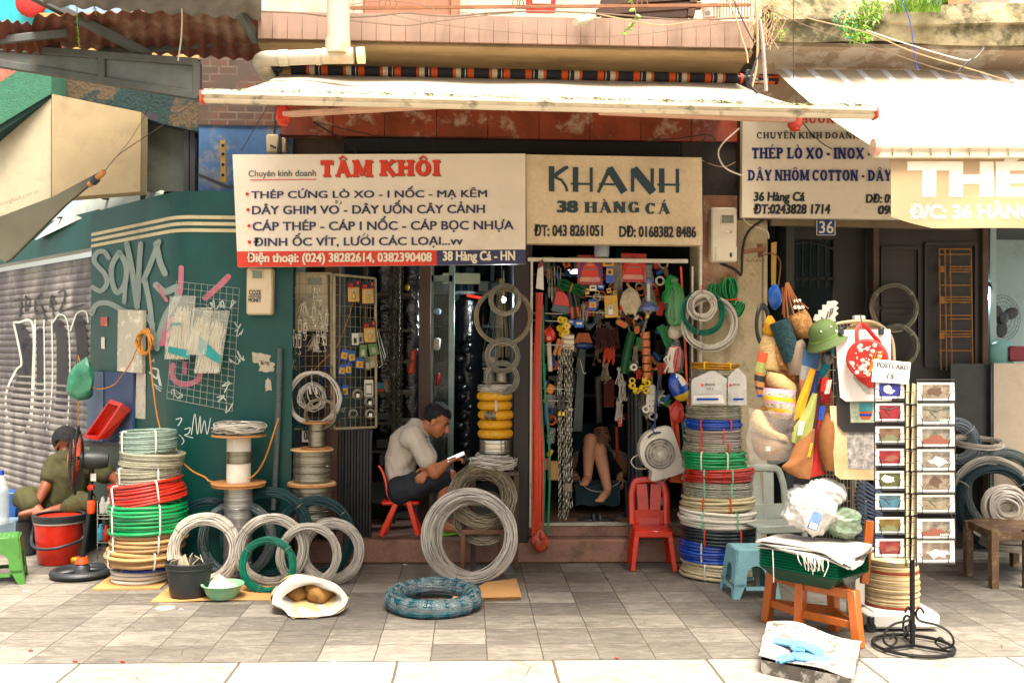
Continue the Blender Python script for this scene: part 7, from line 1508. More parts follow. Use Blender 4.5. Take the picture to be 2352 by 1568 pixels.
mb=MB();mb.tube([bfp(-16,44,-.062),bfp(-4,49,-.062),bfp(16,47,-.062)],.013,8,flat=.5);obj('handle_slot',mb,m_charc,bf)
mb=MB();mb.tube(smooth_path([P(1513,862,-.05),P(1508,920,-.06),P(1504,975,-.07),P(1510,990,-.08)],8),.007,8);mb.tube(smooth_path([P(1504,972,-.07),P(1498,984,-.1),P(1506,995,-.13),P(1512,986,-.1)],6),.007,6);solo('blue_rope',mb,mat('navy rope','#2c3560',.7),'blue rope knotted through the white fan handle','rope')
mb=MB();mb.tube(smooth_path([P(1475,1040,-.05),P(1455,1050,-.05),P(1450,1062,-.05),P(1462,1075,-.05),P(1485,1076,-.05)],6),.004,5);mb.tube(smooth_path([P(1490,1080,-.04),P(1505,1105,-.02),P(1520,1108,.0),P(1548,1080,-.02)],6),.003,5);solo('fan_flex',mb,m_wtape,'white flex looping from the hanging fan','cord')
mb=MB();mb.box(P(1556,1090,.05),(.13,.14,.10),rotm(0,.05),bev=.004);solo('box',mb,mat('orange carton','#b3521c',.6),'orange carton between the hanging fan and the hose stack','box')
YP=-.10
for lab,u,v,R_,r_,mm,n,wr in(('white cable coil, small, in front on the right pier',1613,702,35,7,m_cw,22,.0042),('teal coil behind the small white one on the right pier',1615,718,52,5,m_ctl,24,.0026),('large white cable coil hanging on the right pier',1630,742,66,7,m_cw,20,.004)):
 upright(lab,u,v,R_,r_,YP-(.05 if R_<40 else.02 if R_<60 else.0),mm,n=n,wr=wr,lean=0,group='cable coils on the right pier',wob=.005)
for i,(u,v,L_,r,rz,lab)in enumerate(((1640,678,.17,.045,PI/2,'thick green rope hank, left on the right pier'),(1676,670,.21,.075,PI/2-.1,'big green rope hank with orange tie on the right pier'),(1694,712,.13,.04,PI/2+.5,'loose tail of green rope low on the right pier'))):rope_hank(lab,P(u,v,-.06),L_,r,34,.0036,m_mgr,rotm(0,rz),m_tieO if i==1 else None,tx=.06)
mb=MB();mb.tube([P(1612,655,-.12),P(1613,672,-.18)],.004,5);mb.tube([P(1668,632,-.06),P(1662,650,-.1)],.004,5);solo('orange_string',mb,m_tieO,'orange strings holding the coils to the right pier','string')
hx=X(1650,-.42);RB=[('grey-beige hose coil, lowest of the right hose stack',1655,.265,1338,1296,.012,m_hbeige,m_tieW),('deep blue hose coil low in the right stack',1645,.24,1296,1246,.011,m_hblue,m_tieW),('black hose coil in the right stack above blue',1655,.265,1250,1212,.011,m_hblack,m_tieO),('cream hose coil in the right stack above black',1650,.265,1212,1172,.012,m_hwhite,m_tieG),('beige hose coil in the right stack, under the clear one',1650,.25,1172,1140,.011,m_hbeige,m_tieO),('clear hose coil in the right stack under the red one',1650,.235,1140,1105,.006,m_clear,m_tieG),('red hose coil in the right stack under the green one',1651,.24,1105,1073,.010,m_hred,m_tieG),('green hose coil in the right hose stack',1641,.222,1076,1034,.011,m_hgreen,m_tieW),('pale clear hose coil above green in the right stack',1637,.20,1034,1012,.008,m_clear,m_tieO),('grey-pink hose coil under the blue one in the right stack',1638,.19,1012,976,.008,m_hgrey,m_tieO),('blue hose coil high in the right stack',1637,.195,978,955,.009,m_hblue,m_tieO),('clear hose coil above the high blue one',1640,.19,955,925,.006,m_clear,None),('clear hose coil behind the white rope bags',1640,.17,925,860,.006,m_clear,None),('clear hose coil near the top of the right stack',1643,.165,860,838,.006,m_clear,None),('amber hose coil crowning the right stack',1640,.165,838,822,.007,mat('amber hose','#b07a1c',.2,alpha=.9,coat=.4),m_ytape)]
yb=-.40;s_=S(yb-.2)
for lab,u,R0,v0,v1,hr,mm,tie in RB:
 z0=max(.002,(1334-v0)*s_*.985);z1=(1334-v1)*s_*.985;hose_ring(lab,(X(u,yb),yb,z0),R0,max(z1-z0,2.2*hr),hr,mm,tie=tie,ties=(-1.1-.4*RNG.random(),-2.2)if tie else(),group='hoses in the right stack',jit=.5,tilt=(.02*RNG.normal(),.02*RNG.normal()))
for i,(u0,u1,lab)in enumerate(((1588,1668,'white zip bag of pellets hung before the right hose stack'),(1672,1714,'narrow clear pellet bag hung at the right of the hose stack'))):
 t=thing('pellet_bag',lab,'bag',P((u0+u1)/2,930,-.62));g=[];w_=u1-u0;uc=(u0+u1)/2+(0 if i else 8)
 for a in np.linspace(0,1,14):hw=w_/2*min(1,.15+a*3.6);g.append([P((u0+u1)/2*min(1,a*3)+uc*(1-min(1,a*3))+hw*x,(852 if not i else 846)+(78 if not i else 84)*a,-.60-.03*math.cos(x*1.5)*a)for x in np.linspace(-1,1,16)])
 mb=MB();mb.grid(np.array(g),thick=.004);obj('bag',mb,m_filmw,t)
 q=lambda s,a,b,c_,d,mm,bo:text(t,s,tq(a,b,c_,d,-.652),mm,bo)
 if not i:mb=MB();mb.add([P(1591,926,-.648),P(1664,926,-.648),P(1660,906,-.648),P(1594,908,-.648)],[(0,1,2,3)]);obj('contents',mb,mat('white rope','#cfc9bd',.7),t);q('JINGDA',1618,880,1642,887,m_blackt,.03);q('310 S',1622,890,1638,896,m_blackt,.01)
 else:q('JINGDA',1682,880,1700,887,m_blackt,.03)
 mb=MB();mb.add([P(u0+12,919,-.655),P(u1-18 if not i else u1-6,919,-.655),P(u1-18 if not i else u1-6,914,-.655),P(u0+12,914,-.655)],[(0,1,2,3)]);obj('blue_bar',mb,m_hblue,t);mb=MB();mb.sphere(P(u0+(25 if not i else 6),884,-.652),(.010,.002,.010),12,6);obj('logo',mb,m_red,t)
def child_chair(label,c,rot,m,sw=.27,sh_=.26,bh=.56,name='plastic_chair',sd=.27):
 t=thing(name,label,'chair',c,rot);mb=MB();mb.box((0,0,sh_-.012),(sw,sd,.024),bev=.010);mb.box((0,-sd/2+.01,sh_-.03),(sw,.02,.05),bev=.008);obj('seat',mb,m,t,local=True)
 for sx in(-1,1):
  for sy in(-1,1):
   mb=MB();mb.bar((sx*(sw/2+.012),sy*(sd/2+.012),0),(sx*(sw/2-.02),sy*(sd/2-.02),sh_-.02),.038,.030,bev=.006);obj('leg',mb,m,t,local=True)
 mb=MB();arch=[np.array([sw*.46*math.cos(a)*(1 if abs(math.cos(a))<.9 else 1.0),sd/2-.015+.05*(zz_-sh_)/(bh-sh_),zz_])for a,zz_ in[(PI,sh_),(PI,sh_+.10),(PI,sh_+.18),(PI*.93,sh_+.23),(PI*.8,bh-.02),(PI*.65,bh-.004),(PI*.5,bh),(PI*.35,bh-.004),(PI*.2,bh-.02),(PI*.07,sh_+.23),(0,sh_+.18),(0,sh_+.10),(0,sh_)]]
 mb.tube(smooth_path(arch,4),.025,8,flat=.6)
 for k,x in enumerate((-.048,.048)):
  mb.bar((x*.75,sd/2-.012,sh_-.01),(x*1.1,sd/2+.028,bh-.03),.080,.010,up=(0,1,0),bev=.003)
 mb.bar((-sw*.42,sd/2-.005,sh_+.05),(sw*.42,sd/2-.005,sh_+.05),.10,.010,up=(0,1,0),bev=.003);obj('backrest',mb,m,t,local=True);return t
m_chr=mat('red chair plastic','#bd2606',.3,var=.15,coat=.3,dirt=.3,dc='#6a1606',dsc=11)
child_chair('glossy red child-size plastic chair in front of the right shop step',(X(1498,-.14),-.14,0),rotm(0,0,-.06),m_chr,.27,.285,.60)
mb=MB();mb.box(P(1523,1150,.12),(.05,.004,.06),rotm(0,.05));solo('paper_scrap',mb,m_white,'white paper label stuck behind the red chair back','label')
sl=thing('slippers','pair of dark rubber slippers on the right shop sill','slippers',P(1370,1203,.3))
for i,u in enumerate((1353,1386)):
 mb=MB();c=G(u,1196,.262);mb.sphere(c+[0,0,.012],(.10,.045,.014),20,8,rotm(0,0,.15-.3*i));mb.tube(arcpts(c+[.03*(1-2*i),0,.012],.042,0,PI,9,(0,1,0),(0,0,1)),.012,6);obj('slipper',mb,m_charc,sl)

# ========= souvenirs, cart and rack at the right
YC=-1.72
def PC(u,v,dy=0.0):return P(u,v,YC+dy)
m_whp=mat('white painted wood','#cfcabf',.5,var=.06)
cart=thing('display_cart','white display cart with post and wire rails behind the hats and plates','cart',G(2047,1448));mb=MB();mb.box(PC(2048,1408,.06),(.40,.34,.085),bev=.015);mb.box(PC(2050,1392,.06),(.34,.3,.03),bev=.005);obj('base',mb,m_whp,cart)
for u,dy in((2000,-.10),(2092,-.10),(2000,.2),(2096,.2)):mb=MB();c=PC(u,1448,dy);c[2]=.028;mb.lathe([(.001,-.012),(.026,-.012),(.026,.012),(.001,.012)],c,16,rotm(PI/2));mb.box(c+[0,0,.035],(.03,.04,.05),bev=.005);obj('castor',mb,m_charc,cart)
mb=MB();mb.box((PC(1972,720,.05)+PC(1972,1390,.05))/2,(.06,.05,670*S(YC+.05)),bev=.005);obj('post',mb,m_whp,cart)
mb=MB();mb.tube(smooth_path([PC(1905,750,.0),PC(1930,742,.0),PC(1965,738),PC(2005,740),PC(2035,758),PC(2050,785),PC(2054,840)],6),.010,8)
for u in range(1890,1970,8):mb.tube([PC(u,742+0*u,.02),PC(u,1290,.02)],.002,4)
for v in range(760,1290,30):mb.tube([PC(1885,v,.022),PC(1975,v,.022)],.002,4)
obj('wire_rail',mb,mat('pale rail','#b59f7c',.5),cart)
for k in range(28):
 z=PC(2047,1393,.0)[2]+.0082*k;mb=MB();r=.150-.004*(k>20)+.002*RNG.normal();mb.lathe([(.001,0),(r-.004,0),(r,.002),(r,.0072),(r-.003,.0084),(.001,.0084)],PC(2047+RNG.normal()*.8,1400,.06)*[1,1,0]+[0,0,z],40);solo('round_tray',mb,mat('tray %d'%(3 if k in(0,1,23,24)else k%3),['#c4ae84','#a8905f','#cdbb96','#9a3f22'][3 if k in(0,1,23,24)else k%3],.4,coat=.3),'round lacquer tray in the stack on the white cart','tray',group='round trays stacked on the cart')
mb=MB();mb.lathe([(.001,0),(.13,.0),(.15,.03),(.145,.035)],PC(2047,1400,.06)*[1,1,0]+[0,0,PC(2047,1393,.0)[2]+.232],40);t=solo('lacquer_bowl',mb,mat('painted lacquer','#b8c4cc',.3,var=.5,sc=14,c2='#c9b04a',coat=.3,dirt=.9,dc='#4a8a4a',dsc=14),'colourfully painted lacquer bowl on top of the tray stack','bowl')
def cloth(label,pts,m,th=.012,name='pouch',cat='pouch',dy=0.0,bul=.02,group=None,mats=None,bands=None,n=14):
 """soft flat goods: outline given as left and right edges from top to bottom (u,v pairs)"""
 g=[];Lf=smooth_path([np.array([a,b,0.])for(a,b),_ in pts],5);Rg=smooth_path([np.array([a,b,0.])for _,(a,b)in pts],5);k=len(Lf)
 for i in range(k):
  t=i/(k-1);row=[]
  for s_ in np.linspace(0,1,n):q=Lf[i]*(1-s_)+Rg[i]*s_;row.append(PC(q[0],q[1],dy-bul*(math.sin(PI*s_)**.7)*(math.sin(PI*(.12+.76*t))**.6)-.003*math.sin(9*s_+7*t)))
  g.append(row)
 mb=MB();g=np.array(g);mb.grid(g,thick=-th)
 if bands:
  F_=np.concatenate([mb.F[0][0],mb.F[1][0]]);rows=(F_.min(1)%(k*n))//n/(k-1);mb.F=[mb.F[2]]+[(F_[(rows>=a)&(rows<b)],mi)for a,b,mi in bands]
 return solo(name,mb,mats or m,label,cat,group=group)
m_tan=mat('woven straw','#a3743f',.85,var=.55,sc=45,dirt=.6,dc='#5a3818',dsc=70,bump=.5,bsc=120);m_creamst=mat('cream straw','#b99a66',.8,var=.4,sc=35,stretch=(1,1,3),bump=.3,bsc=80);m_felt=mat('brown felt','#7d4f28',.9,var=.15,sc=30);m_pink=mat('pink knit','#c98a92',.9,var=.15,sc=50);m_mus=mat('mustard cloth','#c48a12',.85,var=.12,sc=20);m_den=mat('denim','#34557a',.9,var=.25,sc=12);m_olv=mat('olive cloth','#8a8f4a',.85,var=.12);m_plum=mat('plum cloth','#4a2436',.85,var=.2);m_navyc=mat('navy cloth','#1f3a6a',.85,var=.15);m_redc=mat('red cloth','#c01c0c',.8,var=.1);m_brknit=mat('brown white knit','#6a3a22',.9,var=.8,sc=60,c2='#d8c8b0',stretch=(1,1,2));m_grn=mat('helmet green','#46592a',.75,var=.08,sc=30)
tk=[((1806,728),(1850,710)),((1812,745),(1862,728)),((1822,765),(1868,752)),((1834,778),(1866,775))]
t=cloth('tan woven straw tote with rope handles on the left of the cart',tk,m_tan,dy=.02,name='straw_bag',cat='bag',bul=.05);mb=MB()
for a,b in((1810,730),(1824,724),(1836,716),(1846,711),(1857,709)):mb.tube(smooth_path([PC(1806+(a-1806)*.08,649,.0),PC((1806+a)/2-2,685,-.01),PC(a,b,-.02)],5),.0045,5)
mb.tube(smooth_path([PC(1797,660,.02),PC(1799,700,.02),PC(1797,722,.02)],5),.005,5);mb.tube(smooth_path([PC(1806,649),PC(1801,690,.0),PC(1802,730,.0)],5),.006,5);obj('handle',mb,mat('cord handle','#8a4f22',.7),t)
mb=MB();a,b=PC(1789,738,-.02),PC(1822,826,-.02);mb.tube([a,a*.5+b*.5,b],.055,18);solo('rolled_mat',mb,mat('deep green weave','#14373a',.9,var=.9,sc=55,bump=.6,bsc=90),'dark green woven roll bag slanting beside the tan tote','bag')
hm2=thing('pith_helmet','green pith helmet with leather chin strap on the cart rail','helmet',PC(1890,790));R_=rotm(.15,-.46,0);c=PC(1893,768,-.10);mb=MB();mb.lathe([(.001,.080),(.03,.078),(.058,.064),(.076,.035),(.082,.0),(.085,-.012),(.115,-.045),(.118,-.05),(.084,-.02)],c,32,R_,sx=1.05);obj('shell',mb,m_grn,hm2);mb=MB();mb.lathe([(.0855,-.002),(.088,-.010),(.0865,-.016)],c,32,R_,sx=1.05);obj('band',mb,mat('green band','#5c7a30',.7),hm2);mb=MB();mb.tube(smooth_path([c+R_@np.array([-.11,-.05,-.05]),c+R_@np.array([-.08,-.10,-.055]),c+R_@np.array([-.02,-.125,-.05])],5),.006,6,flat=.4);obj('strap',mb,m_brown,hm2)
mb=MB()
for x,y,z in((-.03,-.068,.045),(.03,-.068,.045)):mb.torus(c+R_@np.array([x,y,z]),.005,.002,R_@rotm(1.0),10,5)
obj('eyelet',mb,m_steel,hm2)
for i,(a,b,c,d)in enumerate(((1742,770,1800,850),(1790,800,1850,880),(1752,850,1830,930),(1800,870,1870,960),(1740,930,1800,1010),(1790,950,1860,1050),(1850,790,1905,880),(1850,880,1915,970),(1830,1000,1900,1080))):cloth(['cream woven bag','tan straw bag','brown woven bag'][i%3]+' packed at the back of the souvenir cluster, '+['top left','upper','left','middle','lower left','low','under the helmet','right','lowest right'][i],[((a+10,b),(c-8,b+6)),((a,b*.6+d*.4),(c,b*.6+d*.4)),((a+4,d-8),(c-4,d)),((a+16,d),(c-16,d+4))],[m_creamst,m_tan,m_felt][i%3],dy=.03+.02*(i%2),name='woven_bag',cat='bag',bul=.05)
cloth('brown straw hat in clear film behind the green roll',[((1766,785),(1784,778)),((1764,800),(1800,800)),((1775,830),(1818,838)),((1790,850),(1822,852))],m_tan,dy=.03,name='straw_hat',cat='hat',bul=.05)
cloth('grey-brown cloth hat below the tan tote',[((1818,790),(1842,778)),((1810,806),(1852,795)),((1808,835),(1850,840)),((1814,860),(1846,862))],mat('taupe felt','#7a6a58',.9),dy=-.03,name='cloth_hat',cat='hat',bul=.05)
cloth('blue denim patch bag in clear film below the helmet',[((1848,802),(1884,806)),((1842,830),(1880,840)),((1836,870),(1868,880)),((1838,905),(1856,905))],None,dy=-.06,mats=[m_den,mat('grey felt','#8a8884',.9),mat('salmon felt','#a3664a',.9)],bands=((0,.35,0),(.35,.65,1),(.65,1.1,2)))
cloth('cream straw hat in film above the striped knit bag',[((1762,852),(1800,860)),((1760,870),(1826,880)),((1768,888),(1832,896)),((1785,898),(1832,900))],m_creamst,dy=-.02,name='straw_hat',cat='hat',bul=.06)
cloth('striped knit bag in pink, yellow and brown',[((1754,890),(1828,896)),((1752,912),(1828,920)),((1762,940),(1826,946)),((1772,962),(1822,962))],None,dy=-.05,name='knit_bag',cat='bag',bul=.07,mats=[m_pink,m_brknit,mat('yellow knit','#c49a18',.9),m_tan],bands=((0,.10,0),(.10,.24,1),(.24,.36,2),(.36,.46,0),(.46,.60,1),(.60,.70,2),(.70,.78,0),(.78,1.1,3)))
cloth('striped sleeve-like knit pouch at the left of the knit bag',[((1744,806),(1766,812)),((1734,845),(1758,850)),((1733,880),(1756,885)),((1740,912),(1758,912))],None,dy=-.01,mats=[m_orange,m_olv,mat('tan band','#a06f3f',.9),m_charc,m_hblue],bands=((0,.18,0),(.18,.34,1),(.34,.46,2),(.46,.54,3),(.54,.72,2),(.72,.8,3),(.8,.92,2),(.92,1.1,4)))
cloth('cream straw bag in milky film low on the left',[((1732,938),(1750,942)),((1724,965),(1780,985)),((1730,985),(1806,1000)),((1760,1005),(1812,1014))],m_creamst,dy=-.03,name='straw_bag',cat='bag',bul=.06)
cloth('brown felt hat with white tag at the bottom left of the cluster',[((1724,990),(1790,1000)),((1726,1015),(1816,1022)),((1734,1040),(1812,1040)),((1752,1056),(1798,1058))],mat('hairy brown felt','#806344',.95,var=.3,sc=60),dy=-.01,name='felt_hat',cat='hat',bul=.06);mb=MB();mb.box(PC(1764,1030,-.085),(.022,.002,.022));solo('price_tag',mb,m_white,'white tag on the brown felt hat','tag')
mb=MB();g=[[PC(1718+112*s_+4*math.sin(8*t),935+128*t+8*math.sin(5*s_),-.10-.03*math.sin(PI*s_)*math.sin(PI*t))for s_ in np.linspace(0,1,14)]for t in np.linspace(0,1,14)];mb.grid(np.array(g));solo('film_sheet',mb,m_film,'clear film wrapped over the lower left hats','plastic film')
mb=MB();bagmesh(mb,(0,0,0),.035,.03,.13,21,neck=.4,sag=.4,rough=.15);solo('cloth_bag',mb,m_mus,'mustard cloth bag behind the green roll','bag',loc=PC(1768,778,.05))
for lab,pts,mm,dy in(('long mustard pouch hanging slantwise in the middle',[((1860,845),(1874,850)),((1846,885),(1862,895)),((1830,925),(1850,935)),((1823,966),(1848,952))],m_mus,-.10),('navy pouch beside the mustard one',[((1872,850),(1884,852)),((1862,895),(1876,900)),((1852,940),(1866,950)),((1846,962),(1856,968))],m_navyc,-.07),('olive zip pouch with striped tassel',[((1866,902),(1878,904)),((1846,945),(1872,950)),((1822,985),(1862,1000)),((1818,1014),(1848,1028))],m_olv,-.11),('plum pouch behind the olive one',[((1876,905),(1886,910)),((1868,950),(1880,960)),((1858,1000),(1872,1008)),((1850,1026),(1862,1026))],m_plum,-.08),('tall red cloth pouch in the middle of the cluster',[((1876,966),(1886,966)),((1872,1020),(1884,1020)),((1862,1070),(1888,1078)),((1858,1098),(1900,1086))],m_redc,-.06),('red pouch with coloured tassels near the white poster',[((1884,868),(1910,868)),((1882,895),(1910,895)),((1878,915),(1908,918)),((1878,926),(1906,926))],m_redc,-.02),('teal printed cloth below the helmet',[((1890,808),(1918,790)),((1884,830),(1912,825)),((1878,850),(1902,852)),((1878,868),(1890,866))],mat('teal print','#0f7f94',.8,var=.3,sc=30),-.01)):cloth(lab,pts,mm,dy=dy,bul=.015)
cloth('brown pointed hat with tassel at the foot of the cluster',[((1826,1020),(1872,985)),((1812,1055),(1868,1040)),((1796,1074),(1866,1072)),((1834,1098),(1860,1100))],m_felt,dy=-.12,name='felt_hat',cat='hat',bul=.03)
cloth('round brown felt hat with red badge beside the posters',[((1896,948),(1922,946)),((1882,985),(1930,985)),((1880,1030),(1932,1035)),((1896,1080),(1930,1084))],m_felt,dy=-.10,name='felt_hat',cat='hat',bul=.05)
for i,(u,v)in enumerate(((1840,985),(1858,1035),(1894,885),(1902,890),(1888,950))):
 mb=MB()
 for k in range(5):mb.tube([PC(u+3*k-4,v-18,-.135+.0*k),PC(u+2*k-8+RNG.normal(),v+14,-.14)],.0028,4)
 solo('tassel',mb,[m_white,m_ytape,m_redc,m_white,m_hblue][i],['white tassel on the olive pouch','yellow tassel on the pointed hat','red tassel on the small red pouch','white tassel on the small red pouch','blue tassel hanging above the round hat'][i],'tassel')
for lab,u,v,r in(('black sunglasses hanging by the olive pouch',1808,988,.012),):
 mb=MB();mb.torus(PC(u,v,-.15),r,.003,rotm(1.3,0,.6),14,5);mb.torus(PC(u+11,v-2,-.15),r,.003,rotm(1.3,0,.6),14,5);mb.tube([PC(u+4,v-4,-.15),PC(u+14,v-40,-.12)],.003,4);solo('sunglasses',mb,m_charc,lab,'sunglasses')
mb=MB();mb.sphere(PC(1902,822,-.05),(.03,.03,.04),14,10);solo('black_bead_bag',mb,mat('black gloss','#15161a',.15,var=.6,sc=20,c2='#8f8f8a'),'crumpled glossy black and white bag beside the poster','bag')
mb=MB();mb.torus(P(1752,745,-.4),.075,.013,rotm(PI/2,0,.7),40,10,sy=1.7);solo('rubber_loop',mb,m_charc,'black rubber tyre loop hanging on the plaster pier','tyre')
mb=MB();bagmesh(mb,(0,0,0),.04,.03,.15,12,neck=.3,sag=.5,rough=.1);solo('funnel_bag',mb,mat('blue gloss','#1c4f9a',.25,var=.5,alpha=.9),'shiny blue bag hanging above the mustard one','bag',loc=PC(1780,712,.2))
mb=MB();st_=[(1868,735),(1872,722),(1880,722),(1880,712),(1889,712),(1889,700),(1899,700),(1900,692),(1918,690),(1926,695),(1920,702),(1927,707),(1920,714),(1926,720),(1918,728),(1920,738),(1890,742)];poly3(mb,[PC(u,v,.05)for u,v in st_][::-1],(0,.006,0));sc_=solo('serrated_card',mb,m_white,'white zigzag-edged card with black brush writing behind the helmet','card',smooth=False);mb=MB()
for a,b in(((1903,715),(1897,735)),((1909,708),(1905,728)),((1914,706),(1910,722)),((1886,728),(1892,734))):mb.tube([PC(*a,.044),PC(*b,.044)],.003,4)
obj('writing',mb,m_blackt,sc_)
mb=MB();mb.lathe([(.001,0),(.15,.0),(.155,-.02),(.15,-.025),(.001,-.02)],PC(1990,800,.02),40,UPR);solo('round_tray',mb,mat('red gold lacquer','#b5451c',.4,var=.6,sc=8,c2='#c9a46a'),'large red and gold round tray standing behind the white poster','tray')
def poster(label,q,m,dy,th=.006):t=thing('poster',label,'poster',PC(*q[2],dy));mb=MB();poly3(mb,[PC(u,v,dy)for u,v in q][::-1],(0,th,0));sh2_=obj('sheet',mb,m,t,smooth=False);return sh2_,(lambda u,v,e=.001:PC(u,v,dy-e))
def pp(t,W,pts,m,nm='print',e=.001):mb=MB();mb.add([W(u,v,e)for u,v in pts][::-1],[list(range(len(pts)))]);obj(nm,mb,m,t,smooth=False)
t,W=poster('orange and cream poster with grey market photo, lowest of three',[(1906,932),(2012,932),(2012,1102),(1930,1100),(1918,1090)],mat('orange cream print','#c79a5c',.6,var=.35,sc=4,c2='#cfc4a0'),-.14);pp(t,W,[(1944,990),(2010,990),(2010,1078),(1948,1076)],mat('grey photo','#77716c',.6,var=.7,sc=30,c2='#b5afa8'))
t,W=poster('black framed poster with a blue and orange tram front, middle of three',[(1920,845),(2014,845),(2014,992),(1938,992),(1924,975)],mat('black sheet','#2c2a2a',.35,var=.3),-.15);pp(t,W,[(1952,922),(2012,922),(2012,970),(1954,970)],mat('greenish print','#9aa58a',.6,var=.5,sc=20));pp(t,W,[(1973,924),(2004,924),(2004,944),(1974,944)],mat('tram teal','#3f8a94',.5),e=.003);pp(t,W,[(1974,945),(2004,945),(1999,962),(1979,962)],mat('tram orange','#b5532a',.5),e=.003);pp(t,W,[(1974,950),(2003,950),(2002,955),(1975,955)],m_hblue,e=.005)
t,W=poster('white poster with red tram drawing clipped to a hanger, front of three',[(1918,758),(2045,756),(2048,920),(1944,922),(1930,912)],mat('white card','#d9d5cc',.5,var=.04),-.17)
pp(t,W,[(1960,850),(2012,862),(2012,905),(1990,905),(1960,870)],mat('drawing grey','#a9a59a',.6,var=.6,sc=25));pp(t,W,[(1962,858),(2012,872),(2012,890),(1996,890),(1970,872)],m_redc,e=.003);pp(t,W,[(1972,854),(2012,864),(2012,872),(1972,860)],m_white,e=.004)
mb=MB()
for u in(1932,2024):mb.box(PC(u,760,-.178),(.028,.02,.04),bev=.004)
mb.tube([PC(1932,750,-.17),PC(2024,750,-.17)],.003,5);mb.tube([PC(1978,750,-.17),PC(1979,738,-.17),PC(1976,722,-.1)],.003,5);obj('hanger_clip',mb,m_charc,t)
rbg=thing('round_bag','round red bag embroidered with white blossoms hanging before the posters','bag',PC(1992,868,-.24));c=PC(1992,824,-.25);mb=MB();mb.lathe([(.001,-.035),(.095,-.035),(.105,-.03),(.108,0),(.105,.03),(.098,.036),(.001,.038)],c,40,rotm(PI/2+.1,0,-.45));rbb=obj('body',mb,m_redc,rbg);RB_=rotm(PI/2+.1,0,-.45);mb=MB();mb2=MB()
for k in range(60):a=RNG.random()*6.28;r=.085*math.sqrt(RNG.random());s_=RNG.choice([.004,.006,.012]);mb.lathe([(s_,0),(s_*.8,.002),(.0005,.003)],c+RB_@np.array([r*math.cos(a),r*math.sin(a),.0372]),10,RB_)
for k in range(9):a=4.2+.2*k;mb2.tube([c+RB_@np.array([.0,-.085,.038]),c+RB_@np.array([.04*math.cos(a+1.5),-.03,.039]),c+RB_@np.array([.08*math.cos(a+1.6),.03+.02*math.sin(k),.038])],.0022,4)
obj('blossom',mb,m_white,rbb);obj('branch',mb2,m_mus,rbb);mb=MB();mb.tube(smooth_path([c+[-.055,0,.085],PC(1968,760,-.24),PC(1978,746,-.22),PC(1990,752,-.24),c+[.07,0,.08]],6),.012,6,flat=.25);obj('strap',mb,m_redc,rbg)
mb=MB()
for k in range(16):mb.box(PC(1996+2.2*math.sin(k),1112+9*k,.0),(.16,.03,.012),rotm(0,.6-.03*k))
solo('wallet_stack',mb,mat('striped fabric','#8a3a1c',.8,var=.8,sc=40,c2='#2a5a7a',stretch=(1,1,8)),'stack of striped fabric wallets on the cart behind the postcards','wallets')
YK2=-2.13;rk2=thing('postcard_rack','revolving black wire postcard rack on a scrolled iron stand','rack',G(2098,1488));m_iron=mat('black iron','#1d1c1b',.5,.5);s_=S(YK2);bx=X(2098,YK2);rc=np.array([bx,YK2,0])
mb=MB();mb.tube([rc+[-.004,0,.01],P(2094,880,YK2)],.013,10);obj('pole',mb,m_iron,rk2)
mb=MB();mb.torus(rc+[0,0,.018],.196,.009,seg=48,rs=8)
for k in range(3):a=k*2*PI/3+.35+PI;mb.bar(rc+[0,0,.018],rc+[.19*math.cos(a),.19*math.sin(a),.018],.012,.012)
for k in range(3):
 a=k*2*PI/3+.35+PI;e=np.array([math.cos(a),math.sin(a),0]);zv=np.array([0,0,1.])
 mb.tube(smooth_path([rc+e*.055+zv*.19,rc+e*.035+zv*.215,rc+e*.015+zv*.19,rc+e*.03+zv*.15,rc+e*.12+zv*.14,rc+e*.18+zv*.11,rc+e*.195+zv*.06,rc+e*.15+zv*.03,rc+e*.11+zv*.05,rc+e*.13+zv*.08,rc+e*.155+zv*.065],5),.006,6)
obj('scroll_foot',mb,m_iron,rk2)
rows_l=[(875,914),(926,966),(979,1016),(1030,1068),(1081,1121),(1133,1169),(1187,1223),(1237,1276)];rows_r=[(878,919),(926,973),(979,1024),(1031,1079),(1084,1129),(1136,1175),(1191,1235),(1240,1290)]
mb=MB()
for u0,u1,rows in((2009,2078,rows_l),(2104,2194,rows_r)):
 for u in(u0,u1):mb.tube([P(u,rows[0][0]-8,YK2-.05),P(u,rows[-1][1]+4,YK2-.05)],.0028,5)
 for a,b in rows:
  mb.tube([P(u0,b+3,YK2-.06),P(u1,b+4,YK2-.06)],.0028,4);mb.tube([P(u0,b+3,YK2-.06),P(u0,b+3,YK2-.04)],.002,4)
  for x0,x1 in((u0,u0+15),(u1,u1-15)):mb.tube([P(x0,b-22,YK2-.066),P(x0+(x1-x0)*.6,b-20,YK2-.068),P(x1,b-6,YK2-.068),P(x1+(x1-x0)*.05,b+3,YK2-.06)],.0022,4)
for u,dy in((2080,-.045),(2104,-.03),(2083,.05),(2106,.06)):mb.tube([P(u,870,YK2+dy),P(u,1300,YK2+dy)],.0025,4)
for v in range(900,1290,27):
 for a,b in((2074,2100),):mb.tube([P(a,v,YK2-.07),P(b,v+1,YK2-.07)],.002,4)
mb.tube([P(2104,872,YK2-.05),P(2194,872,YK2-.05)],.0028,4);obj('wire_pocket',mb,m_iron,rk2)
cp=['#171f66','#6e0d18','#5a412a','#6a0c16','#3c3f18','#2f5563','#55430f','#662016'],['#5f3d22','#3c4232','#353a28','#40403c','#55220f','#5c4312','#262629','#4a1510']
